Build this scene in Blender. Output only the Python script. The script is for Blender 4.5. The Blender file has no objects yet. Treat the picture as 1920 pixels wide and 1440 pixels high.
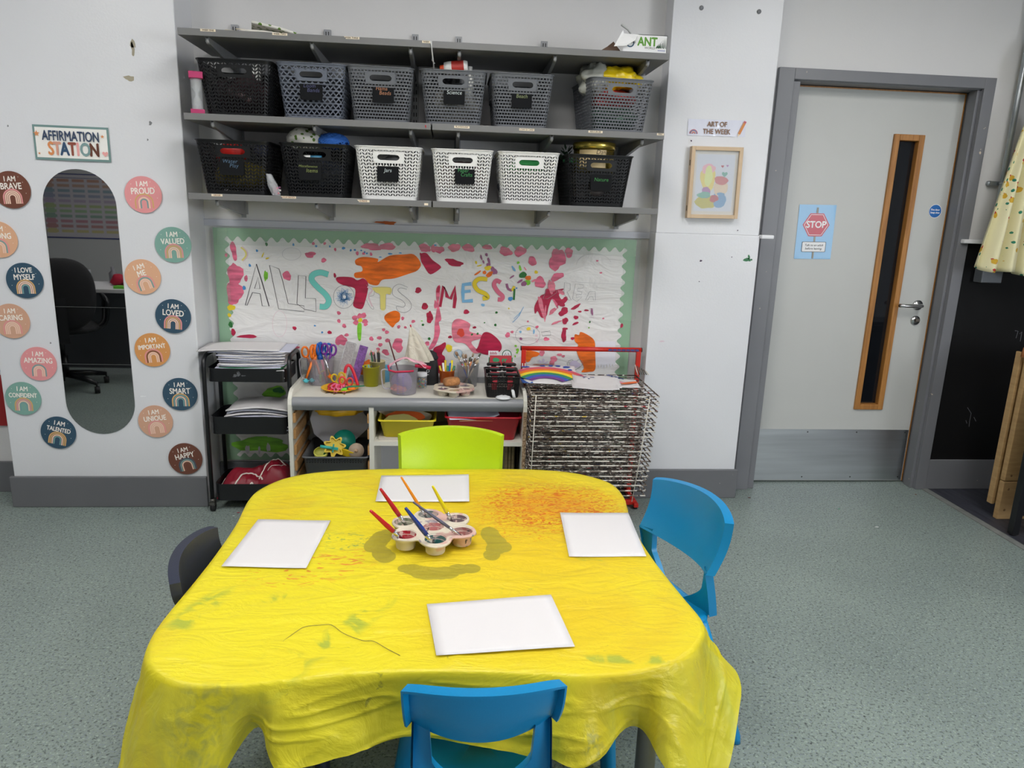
import bpy, bmesh, math, random
from mathutils import Vector, Matrix, Euler, noise
PI = math.pi
SC = bpy.context.scene
COL = SC.collection

# ---------------------------------------------------------------- camera, world, light, exposure
F_PX, PITCH, ROLL, YAW, CAM_H = 1355.83, 0.2360, 0.0330, 0.0900, 1.415
_f = Vector((math.sin(YAW)*math.cos(PITCH), math.cos(YAW)*math.cos(PITCH), -math.sin(PITCH)))
_r0 = Vector((math.cos(YAW), -math.sin(YAW), 0)); _u0 = _r0.cross(_f)
_r = _r0*math.cos(ROLL) + _u0*math.sin(ROLL)
_u = -_r0*math.sin(ROLL) + _u0*math.cos(ROLL)
cam_d = bpy.data.cameras.new('camera'); cam = bpy.data.objects.new('camera', cam_d); COL.objects.link(cam)
cam_d.sensor_width = 36.0; cam_d.sensor_fit = 'HORIZONTAL'; cam_d.lens = 36.0*F_PX/1920.0
cam_d.clip_start = 0.05; cam_d.clip_end = 50
cam.matrix_world = Matrix(((_r.x, _u.x, -_f.x, 0), (_r.y, _u.y, -_f.y, 0), (_r.z, _u.z, -_f.z, CAM_H), (0, 0, 0, 1)))
SC.camera = cam
vs = SC.view_settings
vs.view_transform = 'Standard'; vs.look = 'None'; vs.gamma = 1.0; vs.use_curve_mapping = False
vs.exposure = 1.12
world = bpy.data.worlds.new('world'); SC.world = world; world.use_nodes = True
world.node_tree.nodes['Background'].inputs[0].default_value = (0.75, 0.85, 1.0, 1)
world.node_tree.nodes['Background'].inputs[1].default_value = 0.6
PANEL_STRENGTH = 8.0
PANELS = [(-1.9, 1.9), (0.1, 1.9), (2.1, 1.9), (-1.9, 0.95), (0.1, 0.95), (2.1, 0.95), (-2.7, -1.3)]  # last panel is an unseen extra, added to light the mirrored timetable
ADDED_WINDOW_POWER = 45.0
def area(name, loc, rot, sx, sy, power, colr):
    l = bpy.data.lights.new(name, 'AREA'); l.shape = 'RECTANGLE'; l.size = sx; l.size_y = sy
    l.energy = power; l.color = colr
    o = bpy.data.objects.new(name, l); COL.objects.link(o); o.location = loc; o.rotation_euler = rot
    return o
area('added_window_light', (4.12, -1.3, 1.55), (0, PI/2, 0), 1.1, 1.9, ADDED_WINDOW_POWER, (0.92, 0.96, 1.0))  # unseen window light, added to brighten the right side of the floor

# ---------------------------------------------------------------- measuring helpers (camera rays to real distances)
def ray(px, py): return _f + _r*((px-960)/F_PX) + _u*((720-py)/F_PX)
def WY(px, py, Y):
    d = ray(px, py); d = d*(Y/d.y); return Vector((d.x, d.y, d.z+CAM_H))
def WZ(px, py, Z):
    d = ray(px, py); d = d*((Z-CAM_H)/d.z); return Vector((d.x, d.y, Z))
def WX(px, py, X):
    d = ray(px, py); d = d*(X/d.x); return Vector((d.x, d.y, d.z+CAM_H))

# ---------------------------------------------------------------- materials
def lin(c):
    return tuple(((x/255)/12.92 if x/255 <= 0.04045 else ((x/255+0.055)/1.055)**2.4) for x in c)
MATS = {}
def nmat(name):
    m = bpy.data.materials.new(name); m.use_nodes = True; nt = m.node_tree
    return m, nt, nt.nodes['Principled BSDF']
def mat(name, rgb, rough=0.5, metal=0.0, bump=0.0, bscale=40.0, alpha=1.0, trans=0.0, coat=0.0, var=0.0, vscale=6.0, stretch=None, spec=None, emit=None, estr=0, sss=0, ior=None):
    if name in MATS: return MATS[name]
    m, nt, b = nmat(name)
    c = lin(rgb)+(1,)
    b.inputs['Base Color'].default_value = c
    b.inputs['Roughness'].default_value = rough
    b.inputs['Metallic'].default_value = metal
    b.inputs['Alpha'].default_value = alpha
    b.inputs['Transmission Weight'].default_value = trans
    b.inputs['Coat Weight'].default_value = coat
    if ior: b.inputs['IOR'].default_value = ior
    if spec is not None: b.inputs['Specular IOR Level'].default_value = spec
    if emit: b.inputs['Emission Color'].default_value = lin(emit)+(1,); b.inputs['Emission Strength'].default_value = estr
    if bump or var:
        tc = nt.nodes.new('ShaderNodeTexCoord'); mp = nt.nodes.new('ShaderNodeMapping')
        nt.links.new(tc.outputs['Object'], mp.inputs[0])
        if stretch: mp.inputs['Scale'].default_value = stretch
    if bump:
        n = nt.nodes.new('ShaderNodeTexNoise'); n.inputs['Scale'].default_value = bscale; n.inputs['Detail'].default_value = 4
        nt.links.new(mp.outputs[0], n.inputs['Vector'])
        bp = nt.nodes.new('ShaderNodeBump'); bp.inputs['Strength'].default_value = bump; bp.inputs['Distance'].default_value = 0.01
        nt.links.new(n.outputs['Fac'], bp.inputs['Height']); nt.links.new(bp.outputs[0], b.inputs['Normal'])
    if var:
        n2 = nt.nodes.new('ShaderNodeTexNoise'); n2.inputs['Scale'].default_value = vscale; n2.inputs['Detail'].default_value = 5
        nt.links.new(mp.outputs[0], n2.inputs['Vector'])
        rp = nt.nodes.new('ShaderNodeValToRGB')
        rp.color_ramp.elements[0].position = 0.3; rp.color_ramp.elements[1].position = 0.7
        rp.color_ramp.elements[0].color = tuple(x*(1-var) for x in c[:3])+(1,)
        rp.color_ramp.elements[1].color = tuple(min(1, x*(1+var)) for x in c[:3])+(1,)
        nt.links.new(n2.outputs['Fac'], rp.inputs[0]); nt.links.new(rp.outputs[0], b.inputs['Base Color'])
    MATS[name] = m
    return m
def speck_mat(name, base, specks, rough=0.5, bump=0.0):
    """base colour with several layers of specks: (rgb, scale, threshold)"""
    m, nt, b = nmat(name); b.inputs['Roughness'].default_value = rough
    tc = nt.nodes.new('ShaderNodeTexCoord')
    cur = nt.nodes.new('ShaderNodeRGB'); cur.outputs[0].default_value = lin(base)+(1,); cur = cur.outputs[0]
    for i, (rgb, sc, th, kind) in enumerate(specks):
        if kind == 'n':
            n = nt.nodes.new('ShaderNodeTexNoise'); n.inputs['Scale'].default_value = sc; n.inputs['Detail'].default_value = 2
            mp = nt.nodes.new('ShaderNodeMapping'); mp.inputs['Location'].default_value = (i*3.7, i*1.3, i*5.1)
            nt.links.new(tc.outputs['Object'], mp.inputs[0]); nt.links.new(mp.outputs[0], n.inputs['Vector'])
            rp = nt.nodes.new('ShaderNodeValToRGB'); rp.color_ramp.elements[0].position = th; rp.color_ramp.elements[1].position = min(1, th+0.04)
            nt.links.new(n.outputs['Fac'], rp.inputs[0]); fac = rp.outputs[0]
        else:
            n = nt.nodes.new('ShaderNodeTexNoise'); n.inputs['Scale'].default_value = sc; n.inputs['Detail'].default_value = 3
            nt.links.new(tc.outputs['Object'], n.inputs['Vector'])
            rp = nt.nodes.new('ShaderNodeValToRGB'); rp.color_ramp.elements[0].position = 0.35; rp.color_ramp.elements[1].position = 0.7
            rp.color_ramp.elements[1].color = (th, th, th, 1)
            nt.links.new(n.outputs['Fac'], rp.inputs[0]); fac = rp.outputs[0]
        mx = nt.nodes.new('ShaderNodeMix'); mx.data_type = 'RGBA'
        nt.links.new(fac, mx.inputs[0]); nt.links.new(cur, mx.inputs[6]); mx.inputs[7].default_value = lin(rgb)+(1,)
        cur = mx.outputs[2]
    nt.links.new(cur, b.inputs['Base Color'])
    if bump:
        n = nt.nodes.new('ShaderNodeTexNoise'); n.inputs['Scale'].default_value = 300
        bp = nt.nodes.new('ShaderNodeBump'); bp.inputs['Strength'].default_value = bump; bp.inputs['Distance'].default_value = 0.002
        nt.links.new(tc.outputs['Object'], n.inputs['Vector']); nt.links.new(n.outputs['Fac'], bp.inputs['Height']); nt.links.new(bp.outputs[0], b.inputs['Normal'])
    MATS[name] = m
    return m
def film_mat(name, rgb, opacity, rough=0.15, bump=0.6, bscale=14.0):
    """thin see-through plastic: tinted transparency mixed with a glossy skin"""
    if name in MATS: return MATS[name]
    m = bpy.data.materials.new(name); m.use_nodes = True; nt = m.node_tree; nt.nodes.clear()
    out = nt.nodes.new('ShaderNodeOutputMaterial'); tr = nt.nodes.new('ShaderNodeBsdfTransparent'); pr = nt.nodes.new('ShaderNodeBsdfPrincipled')
    mix = nt.nodes.new('ShaderNodeMixShader'); mix.inputs[0].default_value = opacity
    c = lin(rgb); tr.inputs[0].default_value = tuple(0.2*x+0.78 for x in c)+(1,)
    pr.inputs['Base Color'].default_value = c+(1,); pr.inputs['Roughness'].default_value = rough
    nt.links.new(tr.outputs[0], mix.inputs[1]); nt.links.new(pr.outputs[0], mix.inputs[2]); nt.links.new(mix.outputs[0], out.inputs[0])
    if bump:
        tc = nt.nodes.new('ShaderNodeTexCoord'); n = nt.nodes.new('ShaderNodeTexNoise'); n.inputs['Scale'].default_value = bscale; n.inputs['Distortion'].default_value = 1.0
        bp = nt.nodes.new('ShaderNodeBump'); bp.inputs['Strength'].default_value = bump; bp.inputs['Distance'].default_value = 0.02
        nt.links.new(tc.outputs['Object'], n.inputs['Vector']); nt.links.new(n.outputs['Fac'], bp.inputs['Height']); nt.links.new(bp.outputs[0], pr.inputs['Normal'])
    MATS[name] = m
    return m

# ---------------------------------------------------------------- mesh building
class MB:
    def __init__(s): s.v = []; s.f = []; s.m = []; s.s = []
    def add(s, V, Fc, mi=0, sm=False, M=None):
        b = len(s.v)
        for p in V:
            p = Vector(p)
            s.v.append(tuple(M @ p) if M is not None else tuple(p))
        for q in Fc: s.f.append([b+i for i in q]); s.m.append(mi); s.s.append(sm)
        return s
    def box(s, c, size, mi=0, M=None):
        x, y, z = c; a, b, d = size[0]/2, size[1]/2, size[2]/2
        V = [(x+i*a, y+j*b, z+k*d) for k in (-1, 1) for j in (-1, 1) for i in (-1, 1)]
        return s.add(V, [(0,2,3,1), (4,5,7,6), (0,1,5,4), (2,6,7,3), (0,4,6,2), (1,3,7,5)], mi, False, M)
    def b2(s, x0, x1, y0, y1, z0, z1, mi=0, M=None):
        return s.box(((x0+x1)/2, (y0+y1)/2, (z0+z1)/2), (abs(x1-x0), abs(y1-y0), abs(z1-z0)), mi, M)
    def tube(s, pts, r, n=8, mi=0, closed=False, M=None, cap=True, sq=None):
        pts = [Vector(p) for p in pts]; N = len(pts); rs = r if isinstance(r, (list, tuple)) else [r]*N
        V = []; up = None
        for i, p in enumerate(pts):
            if closed: t = pts[(i+1) % N]-pts[i-1]
            else: t = pts[min(i+1, N-1)]-pts[max(i-1, 0)]
            t.normalize()
            if up is None:
                up = Vector((0, 0, 1)) if abs(t.z) < 0.9 else Vector((0, 1, 0))
            a = t.cross(up)
            if a.length < 1e-4: a = t.orthogonal()
            a.normalize(); b = a.cross(t).normalized(); up = b
            for k in range(n):
                th = 2*PI*k/n + (PI/4 if n == 4 else 0)
                q = sq or (1, 1)
                V.append(p + a*(math.cos(th)*rs[i]*q[0]) + b*(math.sin(th)*rs[i]*q[1]))
        Fc = []
        for i in range(N if closed else N-1):
            j = (i+1) % N
            for k in range(n): Fc.append((i*n+k, i*n+(k+1) % n, j*n+(k+1) % n, j*n+k))
        if not closed and cap: Fc.append(tuple(range(n))[::-1]); Fc.append(tuple((N-1)*n+k for k in range(n)))
        return s.add(V, Fc, mi, n > 4, M)
    def cyl(s, p0, p1, r0, r1=None, n=16, mi=0, M=None): return s.tube([p0, p1], [r0, r0 if r1 is None else r1], n, mi, M=M)
    def lathe(s, prof, c=(0, 0, 0), n=24, mi=0, M=None, a0=0, sx=1, sy=1):
        V = []; Fc = []; k = len(prof)
        for i in range(n):
            a = 2*PI*i/n+a0
            for r, z in prof: V.append((c[0]+r*math.cos(a)*sx, c[1]+r*math.sin(a)*sy, c[2]+z))
        for i in range(n):
            j = (i+1) % n
            for q in range(k-1): Fc.append((i*k+q, j*k+q, j*k+q+1, i*k+q+1))
        return s.add(V, Fc, mi, True, M)
    def prism(s, poly, z0, z1, mi=0, M=None):
        n = len(poly); V = [(x, y, z0) for x, y in poly]+[(x, y, z1) for x, y in poly]
        Fc = [tuple(range(n))[::-1], tuple(range(n, 2*n))]+[(i, (i+1) % n, n+(i+1) % n, n+i) for i in range(n)]
        return s.add(V, Fc, mi, False, M)
    def flat(s, poly, z, mi=0, M=None): return s.add([(x, y, z) for x, y in poly], [tuple(range(len(poly)))], mi, False, M)
    def ribbon(s, pts, w, z, mi=0, M=None, closed=False):
        n = len(pts); ws = w if isinstance(w, (list, tuple)) else [w]*n; V = []
        for i in range(n):
            if closed: t = Vector(pts[(i+1) % n])-Vector(pts[i-1])
            else: t = Vector(pts[min(i+1, n-1)])-Vector(pts[max(i-1, 0)])
            t = t.normalized() if t.length > 0 else Vector((1, 0)); nn = Vector((-t.y, t.x))*ws[i]/2
            V += [(pts[i][0]+nn.x, pts[i][1]+nn.y, z), (pts[i][0]-nn.x, pts[i][1]-nn.y, z)]
        Fc = [(2*i, 2*i+1, (2*i+3) % (2*n), (2*i+2) % (2*n)) for i in range(n if closed else n-1)]
        return s.add(V, Fc, mi, False, M)
    def grid(s, fn, nu, nv, mi=0, sm=True, M=None, wrap=False):
        V = [fn(i/nu, j/nv) for j in range(nv+1) for i in range(nu+1)]; w = nu+1
        return s.add(V, [(j*w+i, j*w+i+1, (j+1)*w+i+1, (j+1)*w+i) for j in range(nv) for i in range(nu)], mi, sm, M)
    def text(s, txt, size, x=0, y=0, z=0, mi=0, align='CENTER', bold=0.0, depth=0.0, M=None, sx=1.0, shear=0, rot=0, spacing=1.0):
        V, Fc = text_geo(txt, size, align, 0.0, depth, shear, spacing)
        c, n_ = math.cos(rot), math.sin(rot)
        if bold > 0:
            for k, (ox, oy) in enumerate(((bold, 0), (-bold, 0), (0, bold), (0, -bold))): s.add([(x+ox+(p[0]*sx)*c-p[1]*n_, y+oy+(p[0]*sx)*n_+p[1]*c, z+p[2]-0.00001*(k+1)) for p in V], Fc, mi, False, M)
        return s.add([(x+(p[0]*sx)*c-p[1]*n_, y+(p[0]*sx)*n_+p[1]*c, z+p[2]) for p in V], Fc, mi, False, M)
    def build(s, name, mats, parent=None, loc=None, rot=None, bevel=0, solid=0, sub=0, seg=2, soff=-1):
        me = bpy.data.meshes.new(name); me.from_pydata(s.v, [], s.f)
        if not isinstance(mats, (list, tuple)): mats = [mats]
        for m in mats: me.materials.append(m)
        me.polygons.foreach_set('material_index', s.m); me.polygons.foreach_set('use_smooth', s.s)
        me.update()
        o = bpy.data.objects.new(name, me); COL.objects.link(o)
        if parent: o.parent = parent
        if loc is not None: o.location = loc
        if rot is not None: o.rotation_euler = rot
        if solid: md = o.modifiers.new('solid', 'SOLIDIFY'); md.thickness = solid; md.offset = soff
        if bevel: md = o.modifiers.new('bevel', 'BEVEL'); md.width = bevel; md.segments = seg; md.limit_method = 'ANGLE'; md.angle_limit = 0.7; md.harden_normals = False
        if sub: md = o.modifiers.new('sub', 'SUBSURF'); md.levels = sub; md.render_levels = sub
        return o
_TG = {}
def text_geo(txt, size, align='CENTER', bold=0.0, depth=0.0, shear=0, spacing=1.0):
    k = (txt, size, align, bold, depth, shear, spacing)
    if k in _TG: return _TG[k]
    c = bpy.data.curves.new('t', 'FONT'); c.body = txt; c.size = size; c.align_x = align; c.align_y = 'CENTER'; c.offset = bold; c.extrude = depth; c.resolution_u = 3; c.shear = shear; c.space_character = spacing
    o = bpy.data.objects.new('t', c); COL.objects.link(o)
    me = o.to_mesh(); r = ([tuple(v.co) for v in me.vertices], [tuple(p.vertices) for p in me.polygons])
    o.to_mesh_clear(); bpy.data.objects.remove(o); bpy.data.curves.remove(c)
    _TG[k] = r
    return r
def tag(o, label=None, cat=None, group=None, kind=None):
    if label: o['label'] = label
    if cat: o['category'] = cat
    if group: o['group'] = group
    if kind: o['kind'] = kind
    return o
def thing(name, label, cat, loc=(0, 0, 0), rz=0, group=None, rot=None):
    o = bpy.data.objects.new(name, None); COL.objects.link(o); o.empty_display_size = 0.05
    o.location = loc; o.rotation_euler = rot or (0, 0, rz)
    return tag(o, label, cat, group)
def struct(o): o['kind'] = 'structure'; return o
def kids(o): return [c for c in bpy.data.objects if c.parent == o]
def copy_tree(o, parent=None):
    c = o.copy(); COL.objects.link(c); c.parent = parent
    for ch in kids(o): copy_tree(ch, c)
    return c
WALL = (PI/2, 0, 0)        # local x -> X, local y -> Z, local z -> towards the room (-Y)
def wrot(a): return (PI/2, -a, 0)
def blob(cx, cy, rx, ry, seed=0, n=14, j=0.18, rot=0):
    R = random.Random(seed*77+3); ph = [R.uniform(0, 6.28) for _ in range(3)]
    out = []
    for i in range(n):
        a = 2*PI*i/n; k = 1+j*(0.6*math.sin(2*a+ph[0])+0.5*math.sin(3*a+ph[1])+0.4*math.sin(5*a+ph[2])+0.3*R.uniform(-1, 1))
        x, y = rx*k*math.cos(a), ry*k*math.sin(a)
        out.append((cx+x*math.cos(rot)-y*math.sin(rot), cy+x*math.sin(rot)+y*math.cos(rot)))
    return out
def stadium(hw, hh, n=12):
    r = min(hw, hh); o = []
    if hh >= hw:
        for i in range(n+1): a = PI*i/n; o.append((r*math.cos(a), hh-r+r*math.sin(a)))
        for i in range(n+1): a = PI+PI*i/n; o.append((r*math.cos(a), -(hh-r)+r*math.sin(a)))
    else:
        for i in range(n+1): a = -PI/2+PI*i/n; o.append((hw-r+r*math.cos(a), r*math.sin(a)))
        for i in range(n+1): a = PI/2+PI*i/n; o.append((-(hw-r)+r*math.cos(a), r*math.sin(a)))
    return o
def rrect(hw, hh, r, n=5):
    o = []
    for cx, cy, a0 in ((hw-r, hh-r, 0), (-hw+r, hh-r, PI/2), (-hw+r, -hh+r, PI), (hw-r, -hh+r, 1.5*PI)):
        for i in range(n+1): a = a0+PI/2*i/n; o.append((cx+r*math.cos(a), cy+r*math.sin(a)))
    return o
def circ(cx, cy, r, n=24, ry=None): return [(cx+r*math.cos(2*PI*i/n), cy+(ry or r)*math.sin(2*PI*i/n)) for i in range(n)]
def frac_noise(x, y, z=0.0, s=1.0): return noise.noise(Vector((x*s, y*s, z)))

# ================================================================ THE ROOM
M_wall = mat('wall_paint', (216, 215, 215), 0.6, bump=0.05, bscale=120, var=0.02, vscale=2)
M_wallg = mat('wall_paint_gloss', (218, 219, 223), 0.35, bump=0.05, bscale=120, var=0.02, vscale=2)
M_skirt = speck_mat('grey_skirting_paint', (104, 105, 109), [((112, 113, 116), 6, 0.5, 'v'), ((190, 185, 175), 38, 0.74, 'n')], 0.45)
M_gloss_grey = speck_mat('grey_gloss_paint', (118, 119, 124), [((108, 109, 114), 4, 0.5, 'v'), ((205, 190, 170), 30, 0.76, 'n')], 0.4)
M_floor = speck_mat('green_grey_speckled_vinyl', (136, 149, 142), [((122, 134, 130), 2.2, 0.8, 'v'), ((92, 102, 99), 120, 0.56, 'n'), ((156, 168, 160), 110, 0.60, 'n'), ((128, 140, 146), 150, 0.58, 'n'), ((56, 62, 64), 85, 0.67, 'n'), ((172, 180, 176), 70, 0.74, 'n')], 0.42)
def wood_mat(name, c1, c2, sc=(1, 12, 1), rough=0.5):
    m, nt, b = nmat(name); b.inputs['Roughness'].default_value = rough
    tc = nt.nodes.new('ShaderNodeTexCoord'); mp = nt.nodes.new('ShaderNodeMapping'); mp.inputs['Scale'].default_value = sc
    n = nt.nodes.new('ShaderNodeTexNoise'); n.inputs['Scale'].default_value = 4; n.inputs['Detail'].default_value = 6; n.inputs['Distortion'].default_value = 0.6
    rp = nt.nodes.new('ShaderNodeValToRGB'); rp.color_ramp.elements[0].position = 0.3; rp.color_ramp.elements[1].position = 0.7
    rp.color_ramp.elements[0].color = lin(c1)+(1,); rp.color_ramp.elements[1].color = lin(c2)+(1,)
    nt.links.new(tc.outputs['Object'], mp.inputs[0]); nt.links.new(mp.outputs[0], n.inputs['Vector']); nt.links.new(n.outputs['Fac'], rp.inputs[0]); nt.links.new(rp.outputs[0], b.inputs['Base Color'])
    MATS[name] = m
    return m
M_darkfloor = wood_mat('dark_wood_effect_vinyl', (38, 40, 48), (66, 68, 78), (14, 1.2, 1), 0.5)
M_oak = wood_mat('oak_lipping', (150, 98, 42), (186, 130, 66), (14, 14, 1.2), 0.45)
M_steel = mat('brushed_steel', (190, 193, 196), 0.32, 1.0, bump=0.1, bscale=60, stretch=(1, 1, 20), var=0.12, vscale=1.5)
M_door = mat('pale_grey_laminate', (192, 193, 190), 0.4, var=0.02, vscale=3)
M_black = mat('black_blackboard_paint', (13, 13, 15), 0.65, var=0.25, vscale=3, spec=0.25)
M_white = mat('white_gloss_paint', (225, 226, 230), 0.4)

XL, XR, YB, YF, ZC = -5.2, 4.2, -2.6, 3.53, 2.75
m = MB(); m.b2(XL, 2.60, YB, YF+0.4, -0.05, 0); struct(m.build('floor', M_floor))
m = MB(); m.b2(2.612, XR, YB, YF+0.4, -0.05, 0); struct(m.build('floor', M_darkfloor))
m = MB(); m.b2(2.588, 2.624, YB, 3.52, -0.05, 0.004); struct(m.build('trim_1', mat('grey_threshold_strip', (122, 124, 122), 0.5, var=0.2, vscale=20)))
m = MB(); m.b2(XL, XR, YB, YF+0.4, ZC, ZC+0.05); struct(m.build('ceiling', mat('ceiling_darkened_grey', (176, 176, 176), 0.8)))  # grey lowered to cut light bouncing off the ceiling
m = MB(); m.b2(-1.133, 0.97, 3.53, 3.66, 0, ZC); struct(m.build('wall_back', M_wall))
m = MB(); m.b2(XL, -1.98, 3.51, 3.66, 0, ZC); struct(m.build('wall_back_left', M_wall))
# pilaster with mirror, column right of the recess
m = MB(); m.b2(-1.992, -1.131, 3.32, 3.66, 0, ZC); struct(m.build('wall_pilaster', M_wallg, bevel=0.004))
m = MB(); m.b2(0.968, 1.470, 3.42, 3.66, 1.333, ZC); m.b2(0.964, 1.474, 3.414, 3.66, 0, 1.333); struct(m.build('wall_column', M_wallg, bevel=0.003))
# wall around the door
LX0, LX1, LZ = 1.646, 2.545, 2.043
m = MB()
m.b2(1.47, 1.60, 3.535, 3.72, 0, ZC); m.b2(1.60, 2.600, 3.535, 3.72, 2.10, ZC); m.b2(2.600, XR, 3.535, 3.72, 0, ZC)
struct(m.build('wall_door', M_wall))
m = MB(); m.b2(2.60, XR, 3.531, 3.535, 0.165, 1.325); struct(m.build('wall_blackboard', M_black))
# side and rear walls
m = MB(); m.b2(XL-0.1, XL, YB, YF+0.4, 0, ZC); M_far = mat('wall_paint_darkened', (150, 152, 156), 0.7); struct(m.build('wall_left', M_far))  # side walls darkened to cut bounced light
m = MB(); m.b2(XL, XR, YB-0.1, YB, 0, ZC); struct(m.build('wall_rear', M_wall))
m = MB(); m.b2(XR, XR+0.1, YB, -2.4, 0, ZC); m.b2(XR, XR+0.1, -0.2, YF+0.4, 0, ZC); m.b2(XR, XR+0.1, -2.4, -0.2, 0, 0.95); m.b2(XR, XR+0.1, -2.4, -0.2, 2.15, ZC)
struct(m.build('wall_right', M_far))
w = MB(); w.b2(4.24, 4.27, -2.4, -0.2, 0.95, 2.15); wn = struct(w.build('added_window_1', film_mat('added_window_glass', (235, 245, 250), 0.08, 0.02, 0)))  # unseen window, added to go with the side light
w = MB()
for y in (-2.38, -1.3, -0.22): w.box((4.25, y, 1.55), (0.06, 0.05, 1.2))
for z in (0.975, 2.125): w.box((4.25, -1.3, z), (0.06, 2.2, 0.05))
w.build('added_window_frame', M_white, wn)
# skirtings
def skirt(name, x0, x1, y0, y1, h=0.15, mm=None):
    m = MB(); m.b2(x0, x1, y0, y1, 0, h); return struct(m.build(name, mm or M_skirt, bevel=0.004))
skirt('baseboard_back_left', XL, -2.005, 3.492, 3.51, 0.155)
skirt('baseboard_pilaster', -2.006, -1.128, 3.303, 3.32)
skirt('baseboard_column', 0.95, 1.488, 3.398, 3.4138, 0.155)
skirt('baseboard_back', -1.131, 0.968, 3.512, 3.53)
skirt('baseboard_door_wall', 2.60, XR, 3.518, 3.535, 0.168, M_gloss_grey)
# dado rail over the display board, rail stubs beside the door
m = MB(); m.b2(-1.131, 0.968, 3.513, 3.53, 1.300, 1.331); struct(m.build('trim_2', mat('dado_rail_grey', (190, 192, 202), 0.4), bevel=0.002))
m = MB(); m.b2(1.474, 1.535, 3.392, 3.43, 1.320, 1.338); struct(m.build('trim_3', M_white, bevel=0.004))
m = MB(); m.b2(2.565, XR, 3.49, 3.531, 1.325, 1.345); struct(m.build('trim_4', M_white, bevel=0.004))
# door set
dr = struct(thing('door_1', None, None, (LX0, 3.63, 0)))
lw = LX1-LX0
GX0, GX1, GZ0, GZ1 = WY(1602, 765, 3.62).x-LX0, WY(1655, 765, 3.62).x-LX0, WY(1625, 768, 3.62).z, WY(1705, 252, 3.62).z
m = MB()
m.b2(0.004, GX0, 0, 0.044, 0.008, LZ); m.b2(GX1, lw-0.006, 0, 0.044, 0.008, LZ)
m.b2(GX0, GX1, 0, 0.044, 0.008, GZ0); m.b2(GX0, GX1, 0, 0.044, GZ1, LZ); m.build('door_leaf', M_door, dr)
m = MB(); m.b2(-0.002, 0.004, -0.001, 0.044, 0.008, LZ+0.005); m.b2(lw-0.006, lw, -0.002, 0.044, 0.008, LZ+0.005); m.b2(0, lw, -0.001, 0.044, LZ, LZ+0.006); m.build('lipping', M_oak, dr)
m = MB(); t = 0.030
m.b2(GX0, GX0+t, -0.012, 0.05, GZ0, GZ1); m.b2(GX1-t, GX1, -0.012, 0.05, GZ0, GZ1); m.b2(GX0+t, GX1-t, -0.012, 0.05, GZ0, GZ0+t); m.b2(GX0+t, GX1-t, -0.012, 0.05, GZ1-t, GZ1); m.build('vision_panel_frame', M_oak, dr, bevel=0.003)
m = MB(); m.b2(GX0+t, GX1-t, 0.02, 0.026, GZ0+t, GZ1-t); m.build('glass_pane', mat('dark_safety_glass', (22, 25, 30), 0.04, 0.0, alpha=0.86, spec=0.8), dr)
m = MB(); m.b2(0.008, lw-0.01, -0.002, 0, 0.012, 0.305)
for i in range(4):
    for z in (0.03, 0.29):
        m.cyl((0.03+i*(lw-0.06)/3, -0.003, z), (0.03+i*(lw-0.06)/3, -0.002, z), 0.004, n=8, mi=1)
m.build('kick_plate', [M_steel, mat('screw_dark', (90, 90, 92), 0.4, 1)], dr)
hp = WY(1712, 573, 3.6); hx = WY(1722, 573, 3.62).x-LX0; hz = hp.z
m = MB(); m.cyl((hx, 0, hz), (hx, -0.008, hz), 0.026, n=24); m.build('handle_rose', mat('satin_steel', (205, 206, 208), 0.25, 1.0), dr)
m = MB(); m.tube([(hx, -0.005, hz), (hx, -0.035, hz), (hx-0.006, -0.048, hz), (hx-0.02, -0.055, hz), (hx-0.10, -0.055, hz), (hx-0.118, -0.052, hz), (hx-0.125, -0.04, hz)], 0.0095, 12); m.build('lever_handle', MATS['satin_steel'], dr)
lz = WY(1720, 601, 3.62).z
m = MB(); m.cyl((hx, 0, lz), (hx, -0.008, lz), 0.024, n=24); m.build('lock_rose', MATS['satin_steel'], dr)
m = MB(); m.box((hx, -0.018, lz+0.002), (0.022, 0.02, 0.018)); m.build('thumb_turn', mat('aged_steel', (120, 112, 104), 0.4, 1.0), dr, bevel=0.004)
# frame
m = MB()
m.b2(1.524, 1.601, 3.515, 3.535, 0, 2.105); m.b2(2.545+0.005, 2.607, 3.515, 3.535, 0, 2.105); m.b2(1.601, 2.55, 3.515, 3.535, 2.055, 2.105)
m.b2(1.601, 1.640, 3.532, 3.72, 0, 2.05); m.b2(2.549, 2.60, 3.532, 3.72, 0, 2.05); m.b2(1.601, 2.60, 3.532, 3.72, 2.052, 2.10)
m.b2(2.535, 2.55, 3.54, 3.60, 0, 2.052)
struct(m.build('trim_5', M_gloss_grey, bevel=0.002))
# corridor beyond the pane
m = MB(); m.b2(1.5, 2.7, 4.6, 4.62, 0, 2.3); m.b2(1.5, 2.7, 3.72, 4.6, -0.02, 0); m.b2(1.48, 1.5, 3.72, 4.62, 0, 2.3); m.b2(2.7, 2.72, 3.72, 4.62, 0, 2.3); m.b2(1.48, 2.72, 3.72, 4.62, 2.3, 2.32)
struct(m.build('wall_corridor', mat('dim_corridor_paint', (120, 126, 138), 0.6)))
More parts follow.
